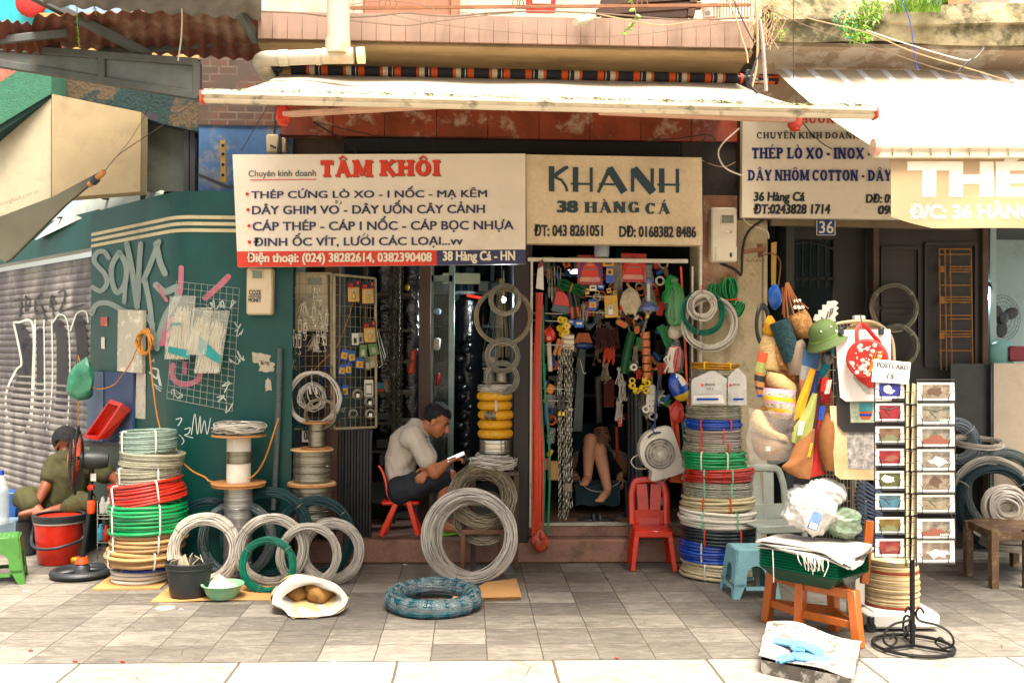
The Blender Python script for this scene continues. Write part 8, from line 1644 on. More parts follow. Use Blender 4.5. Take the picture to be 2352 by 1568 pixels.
desc_l=['blue card with a yellow cone hat','red card of a cyclist','sepia beach card','red card with a white fan','green house card','pale blue lake card','yellow skyline card','red and blue painted card'];desc_r=['orange leaf card','grey lakeside branch card','green pagoda card','bare branch card','red gate card','golden temple card','round window card','brown pattern card']
def pcard(lab,u0,v0,u1,v1,col,i,shape):
 t=thing('postcard',lab,'postcard',P((u0+u1)/2,v1,YK2-.05),None,'postcards on the rack');mb=MB();poly3(mb,[P(u0,v1,YK2-.055),P(u1,v1,YK2-.055),P(u1,v0,YK2-.045),P(u0,v0,YK2-.045)],(0,.006,0));pap=obj('paper',mb,mat('card paper','#c0bbb0',.5,var=.03),t,smooth=False)
 W=lambda x,y,e=.0016:P(u0+(u1-u0)*x,v0+(v1-v0)*y,YK2-.045-.010*y-e);mp=mat('picture '+col,col,.45,var=.6,sc=22,c2='#857c6a' if shape else None);mb=MB();mb.add([W(.13,.88),W(.87,.88),W(.87,.12),W(.13,.12)],[(0,1,2,3)]);obj('picture',mb,mp,pap,smooth=False)
 mb=MB()
 if i%4==0:mb.add([W(.45+(.12+.14*RNG.random())*math.cos(-q),.5+(.14+.24*RNG.random())*math.sin(-q),.003)for q in np.linspace(0,6,9)],[list(range(9))])
 elif i%4==1:mb.tube([W(.15,.25,.003),W(.5,.35,.003),W(.85,.15,.003)],.0018,4);mb.tube([W(.3,.3,.003),W(.5,.7,.003)],.0018,4)
 elif i%4==2:mb.add([W(.12,.88,.003)]+[W(x,.62+.16*RNG.random()-.2*(.3<x<.7),.003)for x in np.linspace(.12,.88,10)]+[W(.88,.88,.003)],[list(range(12))[::-1]])
 else:mb.add([W(.55+(.16+.18*RNG.random())*math.cos(-q),.6+(.1+.2*RNG.random())*math.sin(-q),.003)for q in np.linspace(0,6,11)],[list(range(11))])
 obj('motif',mb,[mat('card paper','#c0bbb0',.5),m_brown,mat('dim olive','#55583a',.6),mat('dull brick','#6a3a2a',.6)][(i+shape)%4],pap,smooth=False);return t,W
for i in range(8):
 pcard(desc_l[i]+' in the left column of the rack',2011,rows_l[i][0],2077,rows_l[i][1],cp[0][i],i,0)
 t,W=pcard(desc_r[i]+' in the right column of the rack',2107,rows_r[i][0],2193,rows_r[i][1],cp[1][i],i,1)
 if i in(1,6):text(t,'HANOI',[W(.6,.88,.004),W(.95,.88,.004),W(.95,.76,.004),W(.6,.76,.004)],m_cremt,.02)
 for k in range(2):
  v0=880+i*51;mb=MB();u=2080+13*k;poly3(mb,[P(u,v0+48,YK2-.04),P(u+11,v0+46,YK2+.04),P(u+12,v0+3,YK2+.05),P(u+2,v0,YK2-.03)],(.01,.004,0));solo('postcard',mb,mat('cream card edge','#bfae8a',.6),'postcards seen edge-on in the middle pockets of the rack','postcard',group='edge-on postcards in the rack')
sg=thing('price_sign','white card sign reading POSTCARD 15 clipped on top of the rack','sign',P(2045,885,YK2));board(sg,[P(2002,876,YK2-.06),P(2087,882,YK2-.06),P(2092,832,YK2-.06),P(2008,824,YK2-.06)],mat('white card','#d9d5cc',.5,var=.04),.004);text(sg,'POSTCARD',[P(2013,843,YK2-.06),P(2085,850,YK2-.06),P(2086,839,YK2-.06),P(2014,831,YK2-.06)],m_blackt,.03);text(sg,'15',[P(2035,869,YK2-.06),P(2053,871,YK2-.06),P(2054,858,YK2-.06),P(2036,857,YK2-.06)],mat('pen grey','#2f2b27',.6),.025,.2)
m_stw=mat('varnished wood','#a8561c',.4,var=.25,sc=10,stretch=(1,1,.2),dirt=.3,dc='#5a2c10',dsc=10,coat=.3);wsn=thing('wooden_stool','varnished wooden stool carrying green trays at the right','stool',G(1885,1455));ft=[G(1836,1455),G(1972,1487),G(1995,1440),G(1795,1443)];ft[2]=ft[1]+(ft[3]-ft[0])+np.array([.06,.22,0]);ft[3]=ft[0]+np.array([-.10,.26,0]);hs_=.29;tp4=[p+(sum(ft)/4-p)*.12+[0,0,hs_]for p in ft]
for a,b in zip(ft,tp4):mb=MB();mb.bar(a,b,.058,.048,up=ft[1]-ft[0],bev=.004);obj('leg',mb,m_stw,wsn)
for i in range(4):j=(i+1)%4;mb=MB();mb.bar(tp4[i]+[0,0,-.025],tp4[j]+[0,0,-.025],.022,.05,bev=.003);a,b=ft[i]*.62+tp4[i]*.38,ft[j]*.62+tp4[j]*.38;mb.bar(a,b,.022,.042,bev=.003);obj('rail',mb,m_stw,wsn)
mb=MB();mb.bar(P(1985,1340,-1.85),P(1997,1195,-1.8),.045,.03,bev=.004);obj('back_post',mb,m_stw,wsn)
qc=sum(tp4)/4;eu=(tp4[1]-tp4[0]);eu/=np.linalg.norm(eu);ev=(tp4[3]-tp4[0]);ev-=eu*(ev@eu);ev/=np.linalg.norm(ev);RT_=np.stack([eu,ev,np.array([0,0,1.])],1)
for k in range(13):
 mb=MB();z=hs_+.055+k*.0078;w0,w1=(.155,.235)if k==0 else(.228,.238);hh=.075 if k==0 else.010;zb=hs_-.01 if k==0 else z;c4=[(-1,-.72),(1,-.72),(1,.72),(-1,.72)];B=[qc*[1,1,0]+RT_@np.array([x*w0,y*w0,0])+[0,0,zb]for x,y in c4];T=[qc*[1,1,0]+RT_@np.array([x*w1,y*w1,0])+[0,0,zb+hh-.003]for x,y in c4];mb.add(B+T,[(0,1,5,4),(1,2,6,5),(2,3,7,6),(3,0,4,7),(0,3,2,1),(4,5,6,7)]);solo('plastic_tray',mb,mat('green tray a','#0f8058',.35,coat=.2)if k%2 else mat('green tray shaded','#043a28',.35,coat=.2),'green plastic tray, one of the nested stack on the wooden stool','tray',group='green trays on the wooden stool',smooth=False)  # every other tray darkened, so the shade lines between rims are in the colour
zt_=hs_+.165;m_cot=mat('white cotton','#b3aea4',.85,var=.1,sc=9,bump=.7,bsc=16);mb=MB()
for k in range(5):g=[[qc*[1,1,0]+RT_@np.array([(s_*2-1)*(.245+.02*math.sin(5*t+k)+.05*(s_>.5)*(1-t)),(t*2-1)*.18+.02*math.sin(7*s_+k),0])+[0,0,zt_+k*.009+.012*math.sin(4*s_+k)*math.sin(3*t+k)-.05*max(0,s_-.82)*4*(1-t)]for s_ in np.linspace(0,1,26)]for t in np.linspace(0,1,14)];mb.grid(np.array(g),thick=.006)
clo=solo('folded_cloth',mb,m_cot,'pile of folded white cotton with fringes over the green trays','cloth');mb=MB();fr0=qc*[1,1,0]+RT_@np.array([.0,-.20,0])+[0,0,zt_]
for k in range(16):p=fr0+eu*(.02+.008*k+.03*(k%3));mb.tube(smooth_path([p+[0,0,.005],p+[.004*RNG.normal(),-.012,-.03],p+[.015*RNG.normal(),-.012,-.05-.05*RNG.random()]],4),.003,4)
p=fr0-eu*.13;mb.tube([p,p+[0,-.012,-.08],p+[.002,-.012,-.17]],.003,4);obj('fringe',mb,m_cot,clo)
m_bun=mat('crumpled white film','#bab8b2',.22,var=.15,sc=12,spec=.7,alpha=.9)
for lab,u,v,r,mm in(('big white stuffed bag slumped on the folded cotton',1864,1166,(.185,.13,.165),m_bun),('milky plastic bundle tied on top of the white bag',1900,1132,(.13,.10,.10),m_bun),('clear bag with green goods on the folded cotton',1938,1198,(.115,.09,.105),mat('milky green film','#5f8a5c',.25,var=.2,sc=14,c2='#a3a89c',alpha=.92,bump=.8,bsc=20))):
 mb=MB();c=P(u,v,-1.80);mb.sphere(c,r,90,60);V=mb.V[0];d=V-c;h=0
 for k in range(14):q=RNG.normal(size=3);h=h+(.05 if k<5 else.013)*(1-2*np.abs(np.sin(d@q*(14 if k<5 else 40)+6*RNG.random()))**.6)
 V+=d*h[:,None];solo('stuffed_bag',mb,mm,lab,'bag')
mb=MB();mb.box(P(1872,1195,-2.0),(.055,.012,.10),rotm(0,.35),bev=.004);t=solo('blue_packet',mb,mat('blue foil','#2a55a0',.25,var=.4,c2='#7f9ac0'),'blue and white printed packet tucked into the white bag','packet');mb=MB();mb.box(P(1868,1207,-2.008),(.04,.004,.03),rotm(0,.35));obj('white_label',mb,m_white,t)
plastic_stool('pale blue plastic stool in front of the right hose stack',(X(1723,-.93),-.93,0),.22,.29,.30,mat('pale blue plastic','#7fb0b6',.45,var=.12,dirt=.35,dc='#4f7478',dsc=12),.04)
child_chair('grey plastic chair behind the souvenir hats',(X(1776,-.62),-.62,0),rotm(0,0,.2),mat('grey chair plastic','#8e9488',.5),.36,.40,.74)
nbx=thing('newspaper_parcel','newspaper wrapped box with blue gloves on it at the lower right','parcel',G(1860,1560));a,b,c_,d=G(1748,1548),G(1955,1592),G(1975,1510),G(1770,1462);up=np.array([0,0,.07]);mb=MB();mb.add([a,b,c_,d,a+up,b+up,c_+up,d+up*1.1],[(0,1,5,4),(1,2,6,5),(2,3,7,6),(3,0,4,7)]);obj('box_side',mb,mat('grey parcel film','#4a4640',.3,var=.5,sc=10,dirt=.8,dc='#8f8b82',dsc=9,dlo=.5,dhi=.55),nbx);mb=MB();g=[[bil([d+up,c_+up,b+up,a+up],s_,t)+[0,0,.012*math.sin(7*s_+3*t)+.012*math.sin(13*t+5*s_)+.01]for s_ in np.linspace(-.03,1.02,24)]for t in np.linspace(-.05,1.0,14)];mb.grid(np.array(g),thick=.003);obj('newspaper',mb,mat('newsprint','#9a958b',.7,var=.25,dirt=.85,dc='#45413a',dsc=22,dlo=.5,dhi=.58,bump=.4,bsc=12),nbx)
YW=-.2
wb=thing('wooden_bench','old paint-flecked bench carrying shrink-wrapped coils at the right edge','bench',G(2290,1330));mb=MB()
for u,v,dy in((2224,1322,.0),(2282,1350,-.25),(2360,1350,-.25),(2330,1300,.25)):c=G(u,v);mb.box(c+[0,0,.19],(.05,.05,.38),bev=.003)
mb.bar(G(2224,1322)+[0,0,.36],G(2284,1350)+[0,0,.34],.03,.05);mb.bar(G(2282,1350)+[0,0,.34],G(2390,1350)+[0,0,.34],.03,.05);mb.add([G(2222,1322)+[0,0,.385],G(2282,1350)+[0,0,.365],G(2400,1350)+[0,0,.365],G(2400,1300)+[0,0,.385]],[(0,1,2,3)]);obj('frame',mb,mat('worn bench','#5c4630',.7,var=.4,dirt=.5,dc='#a08a60',dsc=14),wb)
m_shr=mat('shrink wrap','#a39a8c',.22,var=.15,spec=.8,bump=.4,bsc=16,isl=.12)
for lab,c,R0,r_,ro in(('shrink-wrapped coil lying flat on the bench',P(2318,1240,-.35),.115,.066,None),('shrink-wrapped coil standing upright on the other at the right edge',P(2310,1166,-.35),.100,.060,rotm(PI/2-.15,0,-.2))):wire_coil(lab,c,R0,r_,r_*.85,46,.011,m_shr,ro,None,name='wrapped_coil',cat='wrapped coil',wob=.004)
for lab,u,v,R_,r_,y,mm,lean,fl in(('big petrol coil with white ties leaning by the bench',2285,1165,102,12,-.08,m_ct2,-.1,False),('galvanised coil just behind the petrol one by the bench',2278,1150,104,10,.02,m_cg,-.1,False),('film-wrapped teal coil behind the bench',2305,1130,105,13,.12,m_ct,-.1,True),('pale steel coil leaning behind the postcard rack',2195,1015,58,16,.2,mat('bluish steel','#7f8a92',.4,.6),-.2,False),('upper wire ring hanging on the dark wooden front',2053,707,57,4,.42,m_cs,0,False),('lower wire ring hanging on the dark wooden front',2060,795,52,6,.40,m_cs,0,False)):upright(lab,u,v,R_,r_,y,mm,n=34,lean=lean,film=fl,tie=m_white,group='coils at the right shop')
wire_coil('white wire coil lying flat across the coils at the right',P(2245,1015,.05),.165,.016,.02,30,.0022,m_cw,rotm(.16,0,0),None,group='coils at the right shop')
rg=thing('iron_grille','rusty tall iron grille fixed on the dark board by the doorway','grille',P(2195,835,.45));mb=MB()
for u in(2157,2170,2182,2230):mb.tube([P(u,572,.45),P(u+4,850,.45)],.006,5)
for v in(572,584,612,618,624,655,682,688,694,724,732,760,767,773,805):mb.tube([P(2157 if v%3 else 2180,v,.45),P(2231,v,.45)],.006,5)
for v in(618,690,770):mb.box(P(2163,v,.45),(.04,.012,.05))
obj('bars',mb,mat('rust gold','#8a6032',.8,.2,var=.4,sc=30),rg)
wf=thing('wall_fan','dark oscillating fan on the pale wall of the right doorway','fan',P(2305,780,1.2));c=P(2303,730,1.15);mb=MB()
for r in(.06,.10,.14,.17,.195):mb.torus(c,r,.0022,rotm(PI/2,0,.3),36,4)
for k in range(30):a=k*2*PI/30;R_=rotm(PI/2,0,.3);mb.tube([c+R_@np.array([.05*math.cos(a),.05*math.sin(a),.04]),c+R_@np.array([.195*math.cos(a),.195*math.sin(a),0])],.0012,3)
obj('cage',mb,m_charc,wf);mb=MB();mb.lathe([(.001,-.1),(.05,-.09),(.05,.02),(.001,.04)],c,16,rotm(PI/2,0,.3));obj('motor',mb,m_charc,wf)
for k in range(3):a=k*2.1+.4;mb=MB();mb.sphere(c+rotm(PI/2,0,.3)@np.array([.10*math.cos(a),.10*math.sin(a),0]),(.07,.012,.05),16,8,rotm(0,-a,0));obj('blade',mb,m_charc,wf)
bl2=thing('work_lamp','glowing bulb under a small black shade clipped to the doorway','lamp',P(2258,690,.6));mb=MB();mb.sphere(P(2263,682,.62),(.03,.03,.042),14,10);obj('bulb',mb,mat('bulb glow right','#f2fbff',.4,emit=14),bl2);mb=MB();mb.lathe([(.02,.06),(.05,.02),(.052,.018)],P(2263,664,.62),16,rotm(0,.5));mb.tube([P(2258,650,.62),P(2254,640,.6),P(2250,660,.58)],.004,5);obj('shade',mb,m_charc,bl2)
pl2=bpy.data.lights.new('work_lamp_light','POINT');pl2.energy=10;pl2.color=(.85,.97,1);pl2.shadow_soft_size=.04;po=bpy.data.objects.new('work_lamp_light',pl2);COL.objects.link(po);po.location=P(2272,690,.66)
for lab,q,y,mm in(('dark steel sheet standing in the right doorway',(2185,835,2276,1030),.35,mat('dark steel sheet','#35383a',.35,.6)),('scuffed silver sheet metal cabinet front at the right edge',(2284,834,2420,1230),.30,mat('silver sheet','#a89c8a',.35,.5,var=.2,sc=3,dirt=.3))):mb=MB();poly3(mb,[P(q[0],q[3],y),P(q[2],q[3],y),P(q[2],q[1],y),P(q[0],q[1],y)],(0,.03,0));mb.bar(P(q[0],q[1],y-.01),P(q[0],q[3],y-.01),.02,.02);solo('metal_sheet',mb,mm,lab,'metal sheet')
mb=MB();mb.lathe([(.001,0),(.10,0),(.11,.1),(.09,.16),(.03,.19),(.001,.19)],P(2300,836,.5),20,sy=.5);t=solo('detergent_jug',mb,mat('teal jug','#5f9590',.4),'pale teal jug with dark red label at the right edge','jug');mb=MB();mb.box(P(2338,812,.44),(.15,.02,.12),bev=.01);obj('label',mb,mat('wine label','#6a1420',.4),t)
mb=MB();mb.bar(P(1708,578,-.1),P(1760,572,-.14),.03,.03);mb.bar(P(1745,560,-.1),P(1748,590,-.1),.03,.03);mb.tube(smooth_path([P(1755,585,-.16),P(1775,582,-.2),P(1792,600,-.2),P(1790,640,-.2),P(1786,665,-.2)],5),.005,5)
for u in(1722,1735,1742,1750):mb.tube(arcpts(P(u,595,-.14),.018,PI,2*PI,8),.002,4)
solo('rusty_bracket',mb,mat('rusty iron','#7a5135',.7,.3,var=.4),'rusty bracket with wire hooks on the plaster pier','bracket');mb=MB();chain_mesh(mb,(0,0,0),.75,.014,.026,.0022);solo('thin_chain',mb,m_dkmetal,'thin dark chain hanging from the rusty bracket','chain',loc=P(1752,590,-.14));mb=MB();poly3(mb,[P(1772,655,-.1),P(1782,655,-.1),P(1784,555,-.1),P(1772,558,-.1)],(0,.012,0));solo('wooden_batten',mb,mat('yellow batten','#a8873f',.8),'yellow wooden batten hanging beside the plaster pier','batten')
mb=MB();mb.box(P(1817,690,1.2),(.16,.03,.02));mb.box(P(1822,705,1.25),(.18,.03,.025));solo('strip_light',mb,mat('warm tube glow','#f7f3c8',.5,emit=.8),'lit strip lights glimpsed behind the tote handles','lamp')

# ========= people
m_skin=mat('tanned skin','#a2653f',.5,var=.12,sc=12,spec=.35);m_skinp=mat('pale skin','#c08a66',.5,var=.1,sc=12,spec=.35);m_skind=mat('brown skin','#7a452b',.5,var=.1,sc=12);m_hair=mat('black hair','#0a0808',.75,var=.5,sc=60,stretch=(1,1,.2),bump=.6,bsc=120)
FUSE=[]
def limb(mb,pts,rad,seg=14,flat=1.0):
 p=smooth_path(pts,5);r=np.interp(np.linspace(0,len(pts)-1,len(p)),range(len(pts)),rad);mb.tube(p,r,seg,flat=flat)
 if flat==1.0:mb.sphere(p[0],r[0]*.99,seg,8);mb.sphere(p[-1],r[-1]*.99,seg,8)
def fused(name,mb,m,parent,vox=.006,sm=6):
 o=obj(name,mb,m,parent,sharp=180);md=o.modifiers.new('r','REMESH');md.mode='VOXEL';md.voxel_size=vox;md.use_smooth_shade=True;s2=o.modifiers.new('s','SMOOTH');s2.iterations=sm;s2.factor=.5;FUSE.append(o);return o
def hand(mb,wr,d,up,curl=.6,s=1.0,thumb=1,spread=.25):
 d=np.asarray(d,float)/np.linalg.norm(d);up=np.asarray(up,float);up=up-d*(up@d);up/=np.linalg.norm(up);sd=np.cross(d,up);pc=wr+d*.045*s
 mb.sphere(pc,np.array([.020,.040,.046])*s*[1,.9,1],12,8,np.stack([up,sd,d],1))
 for k in range(4):
  L_=[.060,.072,.068,.052][k]*s;o=pc+d*.036*s+sd*(.027-.018*k)*s;q=[o];a=.15
  for j,f in enumerate((.45,.33,.25)):a+=curl*(.5+.35*j);dd=d*math.cos(a)-up*math.sin(a)+sd*spread*(.3-.2*k);q.append(q[-1]+dd/np.linalg.norm(dd)*L_*f)
  mb.tube(smooth_path(q,3),np.linspace(.0095,.0075,10)*s,8);mb.sphere(q[-1],.0078*s,8,6)
 o=pc-d*.02*s+sd*.03*thumb*s;q=[o,o+(sd*thumb*.8+d*.8-up*.3)*.026*s,o+(sd*thumb*.7+d*1.5-up*.9*curl)*.038*s];mb.tube(smooth_path(q,3),np.linspace(.012,.009,7)*s,8);mb.sphere(q[-1],.009*s,8,6)
def head(mb,c,f,u,s=1.0):
 f=np.asarray(f,float)/np.linalg.norm(f);u=np.asarray(u,float);u=u-f*(u@f);u/=np.linalg.norm(u);r=np.cross(f,u);R_=np.stack([r,f,u],1);T=lambda x,y,z:c+R_@(np.array([x,y,z])*s)
 mb.sphere(T(0,-.012,.035),np.array([.074,.092,.085])*s,20,14,R_);mb.sphere(T(0,.022,-.035),np.array([.058,.066,.078])*s,18,12,R_);mb.sphere(T(0,.052,-.088),np.array([.030,.026,.022])*s,12,8,R_)
 mb.tube([T(0,.082,.018),T(0,.098,-.012),T(0,.112,-.034)],np.array([.009,.011,.015])*s,8);mb.sphere(T(0,.104,-.036),np.array([.018,.014,.010])*s,10,6,R_)
 for z,w_ in((-.062,.022),(-.074,.020)):mb.sphere(T(0,.082,z),np.array([w_,.010,.006])*s,10,6,R_)
 for e in(-1,1):mb.sphere(T(.032*e,.072,.022),np.array([.022,.012,.007])*s,10,6,R_);mb.sphere(T(.074*e,-.008,-.014),np.array([.008,.020,.033])*s,12,8,R_);mb.sphere(T(.040*e,.055,-.025),np.array([.022,.018,.016])*s,10,6,R_)
 return T,R_
def eyes(t,T,R_,s):
 for e in(-1,1):mb=MB();mb.sphere(T(.031*e,.0775,.006),np.array([.013,.006,.006])*s,12,8,R_);obj('eye',mb,m_charc,t)
 for e in(-1,1):mb=MB();mb.tube([T(.014*e,.088,.022),T(.032*e,.086,.030),T(.05*e,.072,.024)],.0035*s,6);obj('eyebrow',mb,m_hair,t)
def hair(t,T,R_,c,s,seed,low=-.04,front=.055,big=1.0):
 mb=MB();mb.sphere(T(0,-.016,.040),np.array([.083,.101,.092])*s*big,40,28,R_);V=mb.V[0];q=((V-T(0,0,0))@R_)/s;rg=np.random.default_rng(seed);n_=np.sin(q[:,0]*190+seed)*np.sin(q[:,1]*170)+np.sin(q[:,2]*230+2)*.6;V+=(V-T(0,-.016,.03))*(.028*n_)[:,None]
 F_,mi=mb.F[0];ce=q[F_].mean(1);lim=np.where(ce[:,1]>.015,front-.3*0,np.where(ce[:,1]>-.03,front-(front-low)*(.015-ce[:,1])/.045,low));mb.F=[(F_[ce[:,2]>lim],mi)];o=obj('hair',mb,m_hair,t);return o
Ym=.10;M=lambda u,v,dy=0.0:P(u,v,Ym+dy)
man=thing('person','man in grey polo shirt and dark shorts bent over a phone on a red chair','person',M(960,1230));mb=MB();hip=M(921,1122);fwd=np.array([1.,-.10,0]);c=M(1003,966)
fh=np.array([.86,-.12,-.50]);T,R_=head(mb,c,fh,[.5,0,.86],1.02);limb(mb,[M(968,988),M(990,972),c],[.058,.052,.050]);limb(mb,[hip,M(921,1075),M(936,1022),M(962,990)],[.10,.088,.095,.07])
for sy,ek,knee,an in((-1,-.16,M(1034,1094,-.10),M(1012,1195,-.10)),(1,.14,M(1030,1098,.12),M(1022,1195,.10))):
 h0=hip+[.0,sy*.09,.0];limb(mb,[h0,h0*.5+knee*.5+[0,0,.01],knee],[.082,.074,.056]);limb(mb,[knee,knee*.6+an*.4+[-.012,0,0],an],[.054,.052,.032]);limb(mb,[an,an+[.05,-.02,-.045],an+[.14,-.05,-.062]],[.036,.034,.020])
sh1=M(950,1000,-.17);el1=M(999,1086,-.20);wr1=M(1026,1062,-.15);limb(mb,[sh1,el1],[.056,.046]);limb(mb,[el1,el1*.5+wr1*.5,wr1],[.045,.042,.028]);hand(mb,wr1,[.9,-.1,.42],[-.3,0,.9],.75,1.0,-1)
sh2=M(960,1000,.17);el2=M(995,1080,.10);wr2=M(988,1076,-.14);limb(mb,[sh2,el2],[.058,.046]);limb(mb,[el2,wr2],[.044,.030]);hand(mb,wr2,[-.5,-.5,-.45],[.3,-.7,.6],.5,1.0,1)
fused('body',mb,m_skin,man);hair(man,T,R_,c,1.02,3,low=-.045,front=.062);eyes(man,T,R_,1.02)
mb=MB();limb(mb,[M(920,1116),M(918,1075),M(931,1020),M(957,988)],[.116,.112,.122,.09]);limb(mb,[sh1+[-.02,.01,-.015],sh2+[-.02,-.01,-.015]],[.088,.088])
for sy,s_,e in((-1,sh1,el1),(1,sh2,el2)):limb(mb,[s_+[-.01,0,.005],s_*.38+e*.62],[.074,.072])
fused('polo_shirt',mb,mat('grey polo','#b0a596',.85,var=.12,sc=6,bump=.5,bsc=14),man,.008,5);mb=MB();mb.torus(M(972,985),.062,.014,frame([.8,-.05,.6]),24,8);obj('collar',mb,mat('polo collar','#ad9a86',.85),man)
mb=MB();limb(mb,[hip+[-.005,0,-.01],hip+[.03,0,-.005]],[.125,.12])
for sy,knee in((-1,M(1034,1094,-.10)),(1,M(1030,1098,.12))):h0=hip+[0,sy*.09,0];limb(mb,[h0,h0*.5+knee*.5+[0,0,.008],h0*.10+knee*.90],[.108,.096,.078])
fused('shorts',mb,mat('dark shorts','#1b2026',.8,var=.2),man,.008,5)
ph=thing('mobile_phone','pale mobile phone held in the seated man\'s hand','phone',M(1050,1048,-.14));mb=MB();mb.box(M(1047,1049,-.15),(.14,.07,.008),rotm(.25,-.42,0),bev=.003);obj('case',mb,m_white,ph);mb=MB();mb.box(M(1047,1049,-.15)+rotm(.25,-.42,0)@np.array([0,0,.0046]),(.125,.060,.001),rotm(.25,-.42,0));obj('screen',mb,mat('phone screen','#cfe0e6',.2,emit=.6),ph)
mch=thing('plastic_chair','small orange-red plastic chair under the seated man','chair',M(915,1230));m_och=mat('orange red plastic','#cc2c08',.35,var=.1,coat=.3);mb=MB();mb.box(M(922,1149),(.27,.28,.03),rotm(0,.0),bev=.012);obj('seat',mb,m_och,mch);mb=MB();g=[[P(u,v,Ym+y)for y in np.linspace(-.13,.13,8)]for u,v in smooth_path([np.array([868,1070,0.]),np.array([877,1085,0.]),np.array([884,1110,0.]),np.array([888,1135,0.]),np.array([897,1150,0.])],4)[:,:2]];mb.grid(np.array(g),thick=.014);obj('backrest',mb,m_och,mch)
for a,b,dy in(((912,1150),(874,1231),-.13),((938,1150),(960,1229),-.13),((912,1150),(884,1224),.13),((938,1150),(966,1222),.13)):mb=MB();mb.bar(M(*a,dy),M(*b,dy),.04,.032,up=(0,1,0),bev=.006);obj('leg',mb,m_och,mch)
sp_=thing('slippers','lime green slipper under the seated man\'s foot','slippers',M(1040,1228));mb=MB();mb.box(M(1042,1224,-.12),(.22,.085,.022),rotm(0,-.12),bev=.01);mb.tube(arcpts(M(1052,1217,-.12),.045,0,PI,9,(0,1,0),(0,0,1)),.014,6);obj('slipper',mb,mat('lime plastic','#5f9a1c',.45),sp_)
Q=lambda u,v,y:P(u,v,y);rec=thing('person','barefoot person with knees raised lying back in a reclining chair','person',Q(1375,1150,.9));mb=MB();c=Q(1382,1003,1.35);T,R_=head(mb,c,[.02,-.80,.45],[0,.5,.86],1.0);pel=Q(1376,1098,.95);ch=Q(1378,1058,1.28);limb(mb,[ch+[0,.04,.05],c+[0,.03,-.05]],[.056,.052]);limb(mb,[pel,pel*.5+ch*.5,ch],[.13,.125,.135])
for(kn,an,toe,hx_,k)in(((1356,1010,.62),(1350,1093,.50),(1342,1110,.40),-.09,0),((1377,1032,.62),(1396,1124,.48),(1378,1148,.38),.09,1)):
 kn,an,toe=Q(*kn),Q(*an),Q(*toe);h0=pel+[hx_,0,0];limb(mb,[h0,h0*.5+kn*.5,kn],[.088,.074,.055]);limb(mb,[kn,kn*.65+an*.35+[0,.02,0],an],[.053,.052,.033]);limb(mb,[an+[0,.02,-.02],an*.45+toe*.55+[0,0,-.005],toe],[.034,.034,.024])
 for j in range(5):e=toe+[(-.030+.014*j)*(1 if k else 1),-.012-.006*(2-abs(j-1.5)),-.004];mb.tube([toe+[-.028+.014*j,.012,0],e],.0105,8);mb.sphere(e,.0105,8,6)
for e,(hu,hv)in((-1,(1322,1092)),(1,(1424,1094))):s_=ch+[.17*e,0,.03];w_=Q(hu,hv,.80);el=s_*.45+w_*.55+[.05*e,.06,-.05];limb(mb,[s_,el],[.055,.044]);limb(mb,[el,w_],[.042,.028]);hand(mb,w_,[0.1*-e,-.75,-.5],[e*.4,-.3,.8],.8,1.0,-e)
fused('body',mb,m_skinp,rec);hair(rec,T,R_,c,1.0,8,low=-.05,front=.06,big=1.03);eyes(rec,T,R_,1.0)
mb=MB();limb(mb,[pel+[0,.06,.03],ch,ch+[0,.05,.04]],[.138,.150,.13]);[limb(mb,[ch+[.15*e,.0,.03],ch+[.23*e,-.08,-.05]],[.075,.07])for e in(-1,1)];fused('shirt',mb,mat('dim check shirt','#7d776c',.9,var=.6,sc=40,c2='#d0c6b6'),rec,.009,4)
mb=MB();limb(mb,[pel+[-.06,.0,0],pel+[.06,0,0]],[.145,.145])
for(kn,hx_)in((Q(1356,1010,.62),-.09),(Q(1377,1032,.62),.09)):h0=pel+[hx_,0,0];limb(mb,[h0,h0*.5+kn*.5,h0*.14+kn*.86],[.105,.092,.07])
fused('shorts',mb,mat('black shorts','#0f1012',.85,var=.2),rec,.009,4)
rcl=thing('reclining_chair','dark teal fabric recliner with black tube frame in the right shop','chair',Q(1372,1190,.9));mb=MB();g=[[Q(u,v,y)for u in np.linspace(a,b,8)]for(a,b,v,y)in((1306,1440,975,1.62),(1308,1438,1050,1.45),(1312,1434,1120,1.12),(1316,1430,1125,.85),(1318,1428,1106,.66),(1322,1424,1112,.60))];mb.grid(np.array(g),thick=.012);g=[[Q(u,v+3*math.sin(u),.60)for u in np.linspace(1322,1424,8)]for v in(1112,1135,1160)];mb.grid(np.array(g),thick=.006);obj('sling',mb,mat('teal sling','#12343a',.7,var=.25),rcl);mb=MB()
for a in(1306,1438):mb.tube([Q(a,970,1.64),Q(a,1120,1.1),Q(a,1108,.64)],.016,8);mb.tube([Q(a,1108,.64),Q(a-4 if a<1400 else a+4,1186,.52)],.016,8)
mb.tube(smooth_path([Q(1300,1176,.5),Q(1306,1189,.5),Q(1372,1191,.5),Q(1425,1189,.5),Q(1432,1176,.5)],5),.018,8);mb.tube([Q(1318,1106,.64),Q(1428,1106,.64)],.014,8);obj('frame',mb,m_dkmetal,rcl)
mb=MB();mb.tube(smooth_path([Q(1330,1104,.58),Q(1350,1122,.56),Q(1380,1128,.56),Q(1415,1112,.58),Q(1424,1104,.6)],6),.0035,5);solo('sagging_string',mb,m_cw,'thin white cord sagging across the recliner front','cord')
Yo=.55;O=lambda u,v,dy=0.0:P(u,v,Yo+dy);olv=thing('person','person in olive clothes sitting cross-legged behind the standing fan','person',O(130,1180));mb=MB();c=O(152,1022);T,R_=head(mb,c,[.75,-.55,-.2],[.1,0,1],1.0);pel=O(150,1160);ch=O(160,1085);limb(mb,[ch+[0,0,.12],c],[.056,.052]);limb(mb,[pel,ch,ch+[0,0,.08]],[.14,.145,.11])
